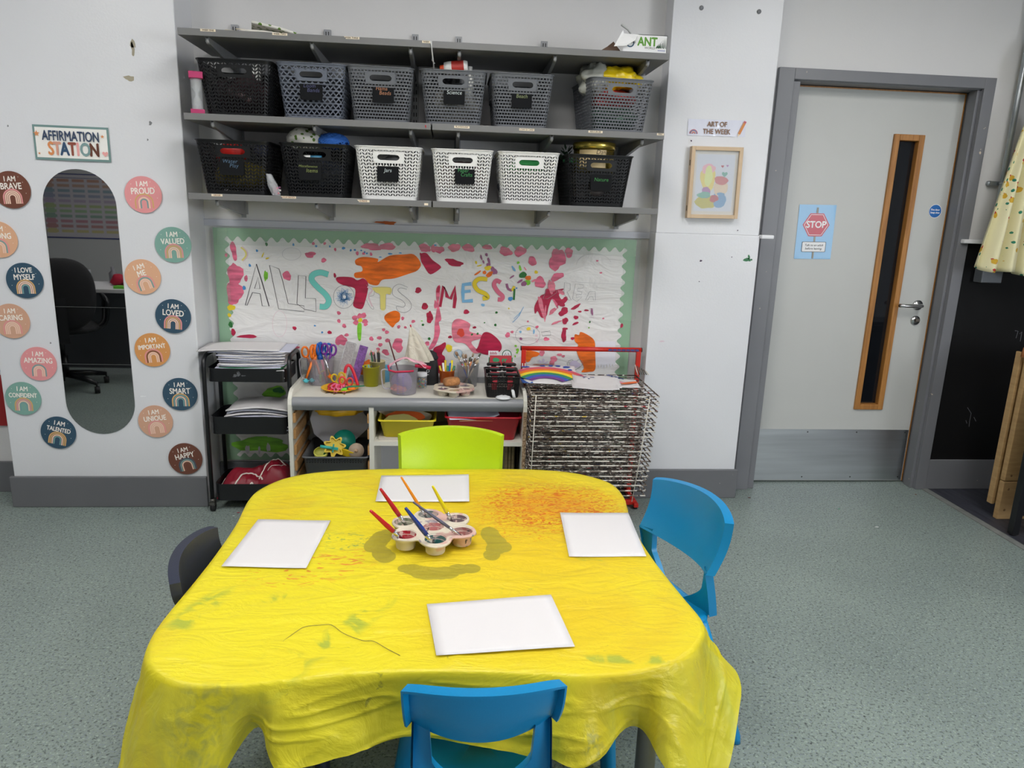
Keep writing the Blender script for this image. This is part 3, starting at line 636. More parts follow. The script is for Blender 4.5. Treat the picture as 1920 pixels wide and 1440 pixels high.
m.build('leaves', mat('dark_leaf', (26, 52, 30), 0.5), o, solid=0.001)
m = MB(); crumple((0.012, -0.006, 0.004), 0.026, 0.02, 0.012, 3, 8, 0.3, mb=m); m.build('green_ribbon', mat('mint_ribbon', (70, 160, 110), 0.4), o)
for bq, sd, lb in ((bB, 22, 'dark filler standing for shade inside the slate lattice basket'), (bC, 23, 'dark filler standing for shade inside the Hama Beads basket'), (bE, 24, 'dark filler standing for shade inside the Beach basket')):
    x, y, z = bc(bq); stuffbag('dark_basket_filler', (x, y, z+0.09), (0.106, 0.125, 0.072), sd, mat('basket_shade_filler_%d' % sd, ((38, 40, 50), (44, 40, 44), (34, 36, 40))[sd-22], 0.6), lb, 'bag')  # dark lumps added in empty baskets to stand for inner shade
x, y, z = bc(bL); stuffbag('low_shade_filler', (x, y, z+0.055), (0.11, 0.125, 0.048), 25, mat('dark_shade_mix', (44, 38, 38), 0.6), 'dark filler standing for shade below the gold tin in the Nature basket', 'bag')  # dark lump added so the holes under the tin look shaded
# between the lower baskets: little bag of beads
p = WY(518, 352, 3.16)
o = thing('bead_bag', 'small clear bag of pink and white beads between the two black baskets', 'bag', (p.x, p.y, SZ[2]+0.012))
m = MB(); R = random.Random(3)
for i in range(26): m.lathe([(0, -0.005), (0.0045, 0), (0, 0.005)], (R.uniform(-0.014, 0.014), R.uniform(-0.014, 0.014), R.uniform(-0.006, 0.022)), 8, i % 3)
b_ = m.build('beads', [mat('bead_pink', (200, 110, 120), 0.3), mat('bead_white', (220, 214, 208), 0.3), mat('bead_purple', (150, 90, 130), 0.3)], o); b_['kind'] = 'stuff'
m = MB(); m.grid(lambda u, v: ((0.022-0.012*max(0, v-0.4))*math.cos(6.283*u)*(1-0.5*abs(v-0.5))-0.028*v, 0.02*math.sin(6.283*u)*(1-0.3*v), -0.011+0.085*v), 16, 8, 0); m.build('bag_film', film_mat('clear_bag_film', (225, 228, 232), 0.35, 0.1, 0.8, 40), o)
# pink sand timer
p = WY(367, 206, 3.14)
o = thing('sand_timer', 'pink ended sand timer at the left end of the middle shelf', 'sand timer', (p.x+0.005, 3.15, SZ[1]), 0.3)
M_pink = mat('hot_pink_foam', (176, 46, 100), 0.6)
for nm, z0, z1 in (('base_cap', 0, 0.018), ('top_cap', 0.133, 0.158)):
    m = MB(); m.b2(-0.026, 0.026, -0.026, 0.026, z0, z1); m.build(nm, M_pink, o, bevel=0.002)
M_clear = film_mat('clear_acrylic', (235, 238, 240), 0.22, 0.05, 0)
m = MB(); m.lathe([(0.021, 0.018), (0.021, 0.133)], n=20); m.build('outer_tube', M_clear, o)
m = MB(); m.lathe([(0.017, 0.02), (0.017, 0.05), (0.003, 0.075), (0.017, 0.10), (0.017, 0.132)], n=18); m.build('glass_bulb', M_clear, o)
# paper bags on the top shelf
M_bagp = mat('white_paper_print', (214, 210, 202), 0.7, var=0.12, vscale=30)
def sheet(w, h, cu=0.0, seed=0, n=10, wav=0.003):
    return MB().grid(lambda u, v: ((u-0.5)*w, (v-0.5)*h, cu*(2*u-1)**2+wav*noise.noise(Vector((u*2.2+seed, v*2.2, seed)))), n, n, 0)
for i, (px, py, w, h, rz, dz, lb, mm) in enumerate(((478, 52, .16, .11, 0.2, 0.004, 'flat white paper bag with loop handle, lowest on the top shelf', M_bagp), (500, 50, .17, .12, -0.1, 0.014, 'white folded paper bag in the middle of the pile on the top shelf', M_bagp), (515, 47, .18, .12, 0.25, 0.034, 'folded printed paper bag, topmost of the pile on the top shelf', M_leaf))):
    p = WY(px, py, 3.2); o = thing('paper_bag', lb, 'paper bag', (p.x, 3.19+0.01*i, SZ[0]+dz), rz, 'folded paper bags on the top shelf', rot=(0.0, (0.02, 0.06, 0.17)[i], rz))
    m = sheet(w, h, -0.004, i); m.build('folded_bag', mm, o, solid=0.009)
    if i < 2:
        m = MB(); m.tube([(-w/2+0.01, -0.03, 0.002), (-w/2-0.025, -0.035, 0.001), (-w/2-0.035, 0, 0.0), (-w/2-0.025, 0.025, 0.001), (-w/2+0.01, 0.02, 0.002)], 0.002, 6); m.build('rope_handle', mat('cream_rope', (206, 196, 170), 0.7), o)
# ant world box
p0, p1 = WY(1168, 92, 3.115), WY(1250, 94, 3.115); wb = p1.x-p0.x; hb = WY(1168, 57, 3.115).z-WY(1168, 91, 3.115).z
o = thing('toy_box', 'white cardboard ant farm box with green lettering and an open flap on the top shelf', 'box', ((p0.x+p1.x)/2, 3.19, SZ[0]+0.001), 0.0)
M_card = mat('white_card', (226, 226, 226), 0.45); M_cardb = mat('brown_card', (92, 70, 56), 0.8)
m = MB(); dp = 0.075
m.b2(-wb/2, wb/2, -dp, -dp+0.002, 0, hb); m.b2(-wb/2, wb/2, dp-0.002, dp, 0, hb); m.b2(-wb/2, wb/2, -dp, dp, 0, 0.002); m.b2(wb/2-0.002, wb/2, -dp, dp, 0, hb); m.b2(-wb/2+0.06, wb/2, -dp, dp, hb-0.002, hb); m.build('carton', M_card, o)
m = MB(); m.add([(-wb/2, -dp, hb), (-wb/2+0.055, -dp-0.004, hb-0.006), (-wb/2+0.045, -dp-0.014, hb-0.026), (-wb/2+0.01, -dp-0.012, hb-0.048), (-wb/2-0.04, -dp-0.01, hb-0.052), (-wb/2-0.005, -dp-0.002, hb+0.012)], [(0, 1, 2, 3, 4, 5)]); m.build('front_flap', M_card, o, solid=0.0015)
m = MB(); m.add([(-wb/2-0.005, -dp+0.02, 0.004), (-wb/2-0.09, -dp+0.03, 0.002), (-wb/2-0.06, -dp+0.03, 0.02), (-wb/2-0.03, -dp+0.05, 0.045)], [(0, 1, 2, 3)]); m.build('side_flap', M_cardb, o, solid=0.0015)
m = MB(); m.tube([(-wb/2+0.06, 0, hb), (-wb/2+0.03, -0.01, hb+0.03), (-wb/2-0.0, -0.02, hb+0.045)], [0.003, 0.004, 0.005], 8); m.build('plastic_tube', mat('clear_tube_grey', (170, 172, 170), 0.3), o)
G1 = mat('ant_green', (84, 140, 40), 0.5); G2 = mat('forest_green', (30, 70, 40), 0.5); NV = mat('badge_navy', (50, 84, 110), 0.5)
m = MB(); kx = wb/82
m.text('ANT', 0.046, kx*4, 0.006+hb/2, 0.0005, 0, bold=0.0016, sx=0.85); m.text('WORLD', 0.012, kx*9, -0.016+hb/2, 0.0006, 3)
m.ribbon(circ(-kx*28, hb/2, 0.014, 24), 0.005, 0.0005, 2, closed=True); m.text('LIVING', 0.0105, -kx*26, hb/2+0.003, 0.0009, 3, bold=0.0004)
for i in range(9): m.flat([(kx*(20+i*2.3), 0.018+0.004*(i % 2)), (kx*(23.5+i*2.0), 0.018), (kx*(22.6+i*2.0), 0.030+i*0.0042)], 0.0005+0.00002*i, 1)
m.ribbon([(kx*31, 0.018), (kx*31, 0.035), (kx*28.5, 0.047)], 0.0016, 0.001, 4); m.ribbon([(kx*31, 0.035), (kx*34, 0.05)], 0.0016, 0.001, 4)
m.b2(kx*24, kx*38, 0.0085, 0.0115, 0.0004, 0.0005, 5)
m.build('printed_front', [G1, G2, NV, M_ink, M_card, mat('print_lilac', (130, 134, 180), 0.5)], o, loc=(0, -dp-0.0002, 0), rot=WALL)
# coloured card scrap and orange leaf under the lowest shelf
pl = WY(1062, 411, 3.515); R_ = MB()
q = [(1062, 411), (1136, 414), (1127, 424), (1113, 431), (1078, 430)]
pp = [WY(a, b, 3.515) for a, b in q]
R_.flat([(v.x, v.z) for v in pp], 0, 0)
for i, (a, b, rx, ry, mi) in enumerate(((1073, 416, 4, 4, 1), (1090, 416, 12, 4, 2), (1105, 419, 14, 4, 3), (1104, 427, 6, 3, 1), (1123, 419, 5, 4, 4))):
    v = WY(a, b, 3.515); k = 3.515/F_PX; R_.flat(blob(v.x, v.z, rx*k, ry*k, i, 10, 0.3), 0.0003+0.0002*i, mi)
tag(R_.build('painted_card', [mat('card_grey', (120, 124, 134), 0.5), mat('card_pink', (206, 92, 100), 0.5), mat('card_lime', (172, 180, 92), 0.5), mat('card_black', (46, 44, 48), 0.5), mat('card_blue', (130, 160, 190), 0.5)], loc=(0, 3.510, 0), rot=(PI/2-0.06, 0, 0)), 'angular multicoloured painted card scrap standing on the dado rail', 'card')
v = WY(726, 418, 3.51); m = MB(); m.prism(blob(0, 0.006, 0.036, 0.009, 3, 16, 0.5), 0, 0.003); tag(m.build('craft_leaf', mat('burnt_orange_felt', (168, 84, 36), 0.8), loc=(v.x, 3.515, 1.3315), rot=WALL), 'ragged orange craft leaf lying on the dado rail above the display', 'craft leaf')

# ================================================================ DISPLAY BOARD
BY = 3.503
brd = thing('display_board', 'large green backed display board with the painted ALL SORTS MESSY AREA paper, under the shelves', 'display board', (0, BY, 0))
bx0, bx1 = WY(402, 480, 3.505).x, WY(1189, 520, 3.505).x; bz1 = WY(800, 437, 3.505).z
M_green = mat('pale_green_backing_paper', (142, 178, 148), 0.6, var=0.03, vscale=2)
m = MB(); m.b2(bx0, bx1, 0.003, 0.009, 0.165, 1.293); m.build('green_backing', M_green, brd)
def wrinkle_paper(name, rgb):
    m, nt, b = nmat(name); b.inputs['Base Color'].default_value = lin(rgb)+(1,); b.inputs['Roughness'].default_value = 0.42
    tc = nt.nodes.new('ShaderNodeTexCoord'); mp = nt.nodes.new('ShaderNodeMapping'); mp.inputs['Scale'].default_value = (1, 2.2, 1); mp.inputs['Rotation'].default_value = (0, 0, 0.5)
    n = nt.nodes.new('ShaderNodeTexNoise'); n.inputs['Scale'].default_value = 5; n.inputs['Detail'].default_value = 3; n.inputs['Distortion'].default_value = 1.2
    bp = nt.nodes.new('ShaderNodeBump'); bp.inputs['Strength'].default_value = 0.45; bp.inputs['Distance'].default_value = 0.03
    for a, c in ((tc.outputs['Object'], mp.inputs[0]), (mp.outputs[0], n.inputs['Vector']), (n.outputs['Fac'], bp.inputs['Height']), (bp.outputs[0], b.inputs['Normal'])): nt.links.new(a, c)
    return m
M_paper = wrinkle_paper('white_backing_paper', (222, 221, 220))
px0, px1 = WY(429, 520, BY).x, WY(1166, 560, BY).x; pz1 = WY(800, 458, BY).z; pz0 = 0.19
poly = []; pitch = 0.0505
def sc(n, f0, f1, fn):
    k = max(2, int(abs(f1-f0)/pitch)); out = []
    for i in range(k*14): t = i/(k*14); out.append(fn(f0+(f1-f0)*t, 0.011*math.cos(2*PI*t*k)))
    return out
poly += sc(0, px0, px1, lambda q, a: (q, pz1+a)); poly += sc(0, pz1, pz0, lambda q, a: (px1+a, q)); poly += sc(0, px1, px0, lambda q, a: (q, pz0-a)); poly += sc(0, pz0, pz1, lambda q, a: (px0-a, q))
# fan from an inner rectangle so the outline stays clean
m = MB(); m.flat(poly, 0, 0); m.build('scalloped_paper', M_paper, brd, loc=(0, 0.0005, 0), rot=WALL)
def zc_(x0, y0, s): return lambda x, y: (x0+x*s, y0+y*s)
Z7 = zc_(390, 410, 430/1920); Z8 = zc_(790, 410, 450/1920); Z2 = zc_(540, 590, 260/1920); Z5 = zc_(960, 620, 300/1920)
def closed_smooth(P, k):
    n = len(P); o = []
    for i in range(n):
        p0, p1, p2, p3 = P[i-1], P[i], P[(i+1) % n], P[(i+2) % n]
        for j in range(k):
            t = j/k; o.append(tuple(0.5*((2*p1[c])+(-p0[c]+p2[c])*t+(2*p0[c]-5*p1[c]+4*p2[c]-p3[c])*t*t+(-p0[c]+3*p1[c]-3*p2[c]+p3[c])*t**3) for c in range(len(p1))))
    return o
def W2(Z, x, y): p = WY(*Z(x, y), BY); return (p.x, p.z)
PC = {'pk': (214, 106, 134), 'cr': (172, 30, 68), 'or': (226, 106, 22), 'gn': (70, 140, 40), 'dg': (40, 110, 50), 'bl': (70, 140, 200), 'yl': (226, 200, 40), 'tl': (110, 200, 190), 'ink': (60, 56, 66), 'gy': (140, 140, 146), 'lp': (222, 196, 204), 'ly': (222, 210, 120), 'pu': (150, 90, 130), 'rd': (206, 66, 50), 'lb': (120, 176, 216), 'wh': (232, 232, 236), 'ch': (196, 196, 198), 'lv': (200, 190, 214), 'br': (120, 74, 60), 'pl': (216, 120, 140), 'lg': (120, 190, 50)}
PK = list(PC); mk = MB(); zz = [0.0006]
def nz(): zz[0] += 0.000012; return zz[0]
def B(Z, c, *items):
    for it in items:
        x, y, rx, ry = it[:4]; rot = it[4] if len(it) > 4 else 0
        p = W2(Z, x, y); k = abs(W2(Z, x+1, y)[0]-p[0]); mk.flat(blob(p[0], p[1], rx*k, ry*k, int(x*7+y), 18 if max(rx, ry) > 30 else 12, 0.16 if max(rx, ry) < 40 else 0.22, rot), nz(), PK.index(c))
def PG(Z, c, *pts): mk.flat(closed_smooth([W2(Z, *p) for p in pts], 4), nz(), PK.index(c))
def ST_(Z, c, w, pts, closed=False):
    k = abs(W2(Z, 1, 0)[0]-W2(Z, 0, 0)[0]); P_ = [W2(Z, *p) for p in pts]
    mk.ribbon(P_, [q*k for q in w] if isinstance(w, list) else w*k, nz(), PK.index(c), closed=closed)
def smooth(pts, n=5):
    o = []
    for i in range(len(pts)-1):
        p0, p1, p2, p3 = pts[max(i-1, 0)], pts[i], pts[i+1], pts[min(i+2, len(pts)-1)]
        for j in range(n):
            t = j/n; o.append(tuple(0.5*((2*p1[k])+(-p0[k]+p2[k])*t+(2*p0[k]-5*p1[k]+4*p2[k]-p3[k])*t*t+(-p0[k]+3*p1[k]-3*p2[k]+p3[k])*t**3) for k in range(len(p1))))
    return o+[pts[-1]]
def ell(x, y, rx, ry, n=28): return [(x+rx*math.cos(2*PI*i/n), y+ry*math.sin(2*PI*i/n)) for i in range(n)]
# -- paint
B(Z7, 'pk', (215, 268, 27, 75, 0.12), (225, 470, 58, 110), (220, 620, 62, 115), (318, 500, 14, 30), (152, 305, 12, 16), (855, 302, 42, 26), (968, 348, 22, 20), (882, 208, 14, 12), (977, 208, 12, 12), (1065, 258, 11, 13), (1250, 290, 14, 16), (1303, 292, 12, 12), (1365, 297, 12, 14), (1370, 235, 80, 32), (1500, 235, 80, 26), (1812, 245, 48, 30), (660, 478, 37, 38), (1095, 790, 16, 17), (1096, 857, 16, 16), (1140, 898, 18, 18), (1160, 974, 18, 15), (1113, 1018, 44, 50), (730, 1078, 40, 11), (705, 1108, 20, 17), (1470, 930, 14, 14), (1497, 950, 16, 17), (1597, 905, 14, 16), (1718, 860, 16, 14), (1630, 835, 14, 15), (1368, 1005, 18, 20), (1435, 998, 20, 16), (1503, 1020, 20, 18), (1590, 1060, 48, 56), (1443, 1056, 20, 15), (1425, 1092, 17, 13), (1487, 1118, 32, 24, -0.4), (1370, 1130, 20, 16), (1885, 250, 20, 30), (1905, 720, 12, 40), (1652, 910, 12, 11), (1835, 1045, 22, 18))
B(Z7, 'cr', (1062, 475, 11, 20), (1760, 600, 28, 24), (1815, 735, 27, 27), (1855, 830, 26, 42), (725, 917, 18, 16), (1018, 952, 18, 16), (1025, 1054, 15, 12), (1760, 1037, 28, 20), (212, 950, 20, 30), (330, 985, 90, 14))
B(Z7, 'bl', (410, 268, 10, 11), (715, 217, 9, 11), (906, 230, 11, 9), (1020, 232, 8, 9), (1135, 247, 16, 11), (1195, 265, 9, 10), (1230, 262, 9, 9), (1283, 266, 7, 7), (1312, 280, 7, 8), (1330, 291, 8, 8), (350, 391, 11, 13), (303, 580, 16, 17), (895, 896, 9, 7), (956, 952, 9, 9), (1525, 294, 18, 7), (1443, 322, 12, 5), (1610, 287, 12, 5), (965, 1083, 9, 8))
B(Z7, 'yl', (195, 745, 32, 26), (180, 808, 15, 18), (497, 332, 18, 6, 0.4), (459, 305, 5, 24, -0.4), (1275, 850, 20, 18))
B(Z7, 'dg', (490, 214, 11, 16), (190, 888, 18, 26), (1800, 889, 11, 9), (1852, 1006, 11, 11), (1799, 1039, 9, 8))
B(Z7, 'lg', (484, 478, 16, 46), (1790, 856, 10, 4))
PG(Z7, 'or', (1235, 345), (1300, 320), (1420, 335), (1425, 362), (1520, 310), (1640, 300), (1725, 300), (1782, 375), (1755, 432), (1680, 462), (1560, 500), (1460, 512), (1420, 557), (1350, 545), (1310, 500), (1235, 495), (1228, 455), (1290, 440), (1285, 400), (1240, 385))
PG(Z7, 'cr', (1080, 490), (1200, 490), (1250, 515), (1300, 500), (1340, 540), (1335, 620), (1300, 740), (1265, 755), (1215, 725), (1232, 640), (1225, 582), (1140, 560), (1085, 530))
PG(Z7, 'or', (1490, 800), (1560, 770), (1605, 790), (1605, 850), (1570, 880), (1548, 910), (1520, 890), (1478, 840))
PG(Z7, 'cr', (1775, 285), (1840, 330), (1925, 395), (1925, 420), (1860, 465), (1810, 400), (1785, 340))
B(Z7, 'pk', (1230, 830, 26, 20), (1240, 870, 26, 20), (1300, 810, 28, 22), (1315, 860, 28, 18), (1270, 815, 22, 24), (1320, 885, 18, 14))
B(Z7, 'yl', (1275, 850, 20, 18))
PG(Z7, 'lg', (1255, 880), (1285, 878), (1285, 950), (1278, 1018), (1258, 1012), (1250, 940))
ST_(Z7, 'ly', 14, smooth([(275, 240), (310, 270), (318, 310), (285, 350)])); ST_(Z7, 'lp', 8, smooth([(285, 230), (325, 270), (330, 315), (295, 358)]))
ST_(Z7, 'ch', 4, ell(700, 295, 78, 52), True); ST_(Z7, 'lp', 3, ell(600, 880, 60, 110), True)
# lettering
mk_paint = mk; mk = MB()
lt = [(312, 725), (405, 380), (512, 733), (455, 730), (437, 628), (372, 618), (328, 725)]
ST_(Z7, 'ink', 5.5, lt, True); ST_(Z7, 'ink', 5, [(420, 490), (390, 585), (436, 587)], True); ST_(Z7, 'ink', 8, [(405, 380), (450, 520), (512, 733)])
ST_(Z7, 'ink', 4.5, [(515, 390), (595, 420), (620, 500), (672, 710), (805, 730), (805, 778), (592, 755)], True)
ST_(Z7, 'ink', 4.5, [(757, 475), (820, 482), (815, 665), (902, 670), (905, 778), (808, 758), (745, 712)], True)
s1 = smooth([(1008, 468), (940, 450), (880, 470), (870, 515), (920, 575), (985, 635), (1012, 690), (985, 735), (935, 735)]); ST_(Z7, 'gy', 54, s1); ST_(Z7, 'tl', 49, s1)
ST_(Z7, 'gy', 3.5, ell(1138, 655, 88, 96), True)
R = random.Random(2); ST_(Z7, 'bl', 3, [(1138+78*math.cos(i*2.3)*R.uniform(.4, 1), 655+85*math.sin(i*2.3)*R.uniform(.4, 1)) for i in range(60)])
ST_(Z7, 'gy', 3, smooth([(1325, 555), (1385, 580), (1388, 640), (1345, 660), (1388, 748), (1365, 748), (1325, 680)])); ST_(Z7, 'lp', 14, smooth([(1335, 570), (1375, 600), (1345, 650), (1375, 735)]))
ty = [(1383, 575), (1527, 575), (1527, 635), (1490, 635), (1487, 755), (1443, 755), (1440, 640), (1400, 615)]; PG(Z7, 'ly', *ty); ST_(Z7, 'gy', 3, ty, True)
s2 = smooth([(1672, 575), (1600, 548), (1550, 580), (1550, 640), (1620, 680), (1650, 715), (1635, 740), (1580, 732), (1590, 770), (1650, 785), (1700, 750), (1690, 690), (1620, 630), (1590, 600), (1610, 580), (1665, 590)]); ST_(Z7, 'gy', 3.5, s2)
# right half paint
mk_let = mk; mk = mk_paint
B(Z8, 'pk', (30, 235, 42, 32), (142, 248, 40, 30), (265, 232, 44, 34), (375, 235, 52, 28), (528, 228, 36, 20), (675, 262, 50, 36), (790, 262, 52, 36), (888, 340, 34, 36), (1088, 325, 66, 84), (1180, 272, 32, 38), (1085, 465, 62, 26, 0.4), (950, 510, 52, 38, -0.6), (1060, 640, 14, 80, 0.5), (690, 930, 20, 22), (925, 866, 13, 12), (726, 906, 14, 10), (1000, 962, 22, 16), (1455, 798, 10, 6), (1436, 433, 11, 7), (1407, 337, 11, 6), (852, 822, 9, 7))
B(Z8, 'cr', (262, 352, 66, 28, -0.15), (30, 700, 24, 25), (68, 790, 26, 42), (360, 745, 21, 20), (425, 870, 15, 10), (230, 946, 17, 11), (1150, 818, 24, 27), (1140, 930, 22, 52), (1150, 880, 25, 8), (1235, 705, 40, 13, 0.5), (1267, 743, 17, 7), (1320, 733, 18, 8), (1237, 790, 21, 14), (1233, 838, 26, 10, 0.5), (1137, 742, 42, 28, 0.6), (1210, 958, 17, 11), (1133, 660, 24, 44, -0.8), (1603, 855, 11, 18))
PG(Z8, 'cr', (-5, 285), (40, 275), (90, 330), (150, 375), (150, 400), (75, 445), (40, 400), (0, 345))
PG(Z8, 'pk', (120, 560), (148, 530), (150, 600), (140, 680), (160, 800), (140, 830), (150, 900), (120, 1000), (80, 1045), (60, 1035), (100, 950), (108, 830), (125, 700), (118, 620))
PG(Z8, 'pl', (250, 830), (300, 800), (390, 840), (385, 900), (480, 930), (470, 960), (400, 985), (440, 1040), (500, 1060), (420, 1075), (350, 1000), (270, 985), (245, 920))
B(Z8, 'rd', (316, 912, 27, 36)); 
PG(Z8, 'cr', (455, 1020), (490, 920), (540, 910), (600, 950), (640, 1005), (630, 1060), (540, 1090), (440, 1060))
PG(Z8, 'cr', (95, 1045), (150, 1010), (190, 988), (195, 1020), (165, 1080), (190, 1110), (185, 1200), (140, 1237), (120, 1150))
PG(Z8, 'cr', (905, 700), (950, 620), (985, 600), (1000, 560), (1070, 570), (1140, 560), (1100, 610), (1150, 690), (1110, 700), (1050, 640), (1020, 700), (1000, 780), (960, 790), (930, 740), (910, 760))
B(Z8, 'pl', (960, 700, 18, 80, 0.3), (990, 760, 10, 60), (1050, 740, 40, 14, 0.8), (1080, 830, 40, 10, 0.4), (1120, 590, 30, 16, -0.5), (1060, 1120, 28, 22), (1105, 1088, 20, 12), (1045, 1150, 20, 26), (965, 1075, 22, 24), (1135, 1100, 14, 10), (1040, 545, 26, 60, 0.3))
PG(Z8, 'or', (1228, 925), (1260, 930), (1275, 905), (1340, 935), (1385, 980), (1390, 1080), (1390, 1205), (1340, 1225), (1280, 1225), (1300, 1190), (1260, 1110), (1240, 1050), (1255, 1010), (1228, 980))
PG(Z8, 'or', (838, 1060), (880, 1055), (945, 1075), (925, 1100), (885, 1110), (865, 1140), (838, 1140))
B(Z8, 'dg', (601, 750, 10, 10), (592, 850, 11, 10), (505, 832, 7, 5), (1347, 826, 8, 8), (63, 959, 12, 10), (12, 848, 11, 8), (12, 991, 11, 8), (450, 920, 9, 9), (405, 926, 9, 9))
B(Z8, 'lg', (770, 1050, 12, 14), (766, 1070, 10, 9), (755, 1017, 10, 8), (750, 1100, 6, 9), (1340, 872, 5, 7))
B(Z8, 'yl', (222, 1035, 28, 30), (918, 427, 16, 12, -0.4), (700, 718, 6, 6), (858, 880, 15, 14))
B(Z8, 'bl', (762, 556, 7, 6), (112, 212, 12, 6)); B(Z8, 'lb', (492, 690, 15, 12), (900, 903, 8, 18), (792, 905, 10, 10))
B(Z8, 'pu', (796, 960, 12, 11)); B(Z8, 'lp', (920, 935, 10, 10), (925, 975, 12, 16))
# hand prints
for (x, y, rx, ry, c) in ((522, 288, 9, 15, 'pu'), (540, 335, 10, 24, 'pu'), (537, 370, 18, 18, 'pu'), (480, 310, 7, 20, 'pu'), (497, 345, 7, 14, 'pu'), (580, 415, 18, 40, 'pu'), (532, 395, 26, 20, 'yl'), (545, 445, 34, 16, 'or'), (505, 430, 14, 16, 'or'), (450, 435, 30, 8, 'or'), (438, 350, 9, 12, 'yl'), (465, 375, 20, 6, 'yl'), (775, 352, 12, 10, 'lg'), (790, 395, 9, 26, 'lg'), (738, 400, 10, 24, 'lb'), (812, 450, 30, 26, 'dg'), (855, 475, 22, 22, 'or'), (850, 510, 22, 24, 'lg'), (820, 520, 26, 18, 'pu'), (790, 500, 24, 10, 'pu'), (725, 465, 24, 6, 'pu'), (830, 400, 5, 18, 'pl'), (900, 495, 22, 8, 'pl')): B(Z8, c, (x, y, rx, ry, 0.3 if y < 400 else 0.6))
# MESSY
mk = mk_let
ST_(Z8, 'cr', [22, 26, 30, 26, 28, 30, 24], [(150, 705), (178, 540), (205, 620), (235, 640), (272, 545), (270, 640), (262, 715)]); ST_(Z8, 'cr', 22, [(130, 590), (142, 540)])
ST_(Z8, 'lb', 30, [(400, 520), (335, 528), (332, 590), (336, 660), (412, 655)]); ST_(Z8, 'lb', 24, [(335, 585), (395, 578)])
s3 = smooth([(528, 485), (460, 482), (425, 520), (450, 570), (510, 600), (530, 630), (490, 638)]); ST_(Z8, 'gy', 38, s3); ST_(Z8, 'yl', 34, s3)
s4 = smooth([(635, 510), (600, 495), (582, 530), (610, 580), (650, 620), (640, 645), (612, 645)]); ST_(Z8, 'pk', 36, s4)
ST_(Z8, 'pu', 20, smooth([(682, 520), (695, 560), (725, 575)])); ST_(Z8, 'yl', 20, smooth([(725, 575), (745, 540)])); ST_(Z8, 'dg', 16, [(745, 560), (740, 650)]); B(Z8, 'bl', (712, 640, 18, 18))
# AREA outlines
for q in ([(972, 640), (1032, 488), (1085, 590), (1010, 640)], [(1145, 510), (1190, 520), (1190, 570), (1165, 585), (1198, 650), (1175, 650), (1140, 600)], [(1232, 520), (1297, 530), (1292, 555), (1252, 555), (1248, 580), (1285, 585), (1280, 605), (1240, 605), (1237, 630), (1285, 625), (1245, 662), (1208, 640)], [(1312, 650), (1345, 582), (1390, 582), (1392, 652), (1375, 652), (1372, 625), (1345, 625), (1330, 650)]): ST_(Z8, 'gy', 3, q, True)
mk = mk_paint
ST_(Z8, 'ch', 3, [(1200, 505), (1600, 525), (1600, 545)]); ST_(Z8, 'ch', 3, ell(1380, 370, 140, 90)[14:28]); ST_(Z8, 'gy', 2.5, ell(850, 930, 98, 76), True)
ST_(Z8, 'ink', 3, [(960, 908), (1028, 898), (1035, 930), (968, 937)], True); ST_(Z8, 'lb', 5, [(818, 705), (770, 790), (730, 830)]); ST_(Z8, 'lb', 4, [(740, 800), (800, 740), (780, 780)])
ST_(Z8, 'gy', 3, smooth([(1180, 1150), (1165, 1160), (1210, 1215), (1290, 1165), (1265, 1125), (1230, 1145), (1205, 1128), (1172, 1140)]))
B(Z8, 'lv', (1225, 1165, 40, 34)); 
for a in range(5): B(Z8, 'lv', (970+30*math.cos(a*0.9+3.1), 1165+30*math.sin(a*0.9+3.1), 18, 8, -(a*0.9+3.1)))
B(Z8, 'pu', (1365, 745, 8, 30, 0.2)); ST_(Z8, 'pu', 2.5, [(1345+ (i % 2)*35, 715+i*7) for i in range(12)])
# low part: green paint seen behind the trolley
Z1 = zc_(360, 610, 220/905)
B(Z1, 'lg', (640, 515, 85, 48), (540, 920, 190, 60), (420, 925, 90, 50), (620, 900, 90, 40)); B(Z1, 'dg', (670, 500, 50, 20)); B(Z1, 'ch', (430, 955, 16, 40), (520, 960, 10, 30), (590, 940, 14, 40))
mk_let.build('lettering', [mat('letter_'+k, PC[k], 0.45) for k in PK], brd, loc=(0, 0.0005, 0), rot=WALL)
mk.build('painted_marks', [mat('paint_'+k, PC[k], 0.45 if k not in ('cr', 'pk', 'or') else 0.35, var=0.34 if k in ('cr', 'pk', 'or', 'pl', 'lg') else 0, vscale=11, stretch=(1.0, 4.5, 1.0)) for k in PK], brd, loc=(0, 0.0005, 0), rot=WALL)
# torn white fringe sheet
m = MB(); R = random.Random(4); tp = [WY(*Z5(x, y), BY) for x, y in ((1000, 125), (1240, 128), (1238, 390))]
pts = [(tp[0].x, tp[0].z), (tp[1].x, tp[1].z), (tp[2].x, tp[2].z)]
for i in range(14): x = tp[2].x+(tp[0].x-tp[2].x)*(i+1)/15; pts.append((x, tp[2].z-(0.0 if i % 2 else 0.022)-0.012*(i/14)*R.uniform(0.5, 1.5)))
m.flat(pts[::-1], 0.0, 0); m.build('fringed_sheet', mat('fringe_white', (226, 226, 234), 0.5), brd, loc=(0, -0.002, 0), rot=WALL)
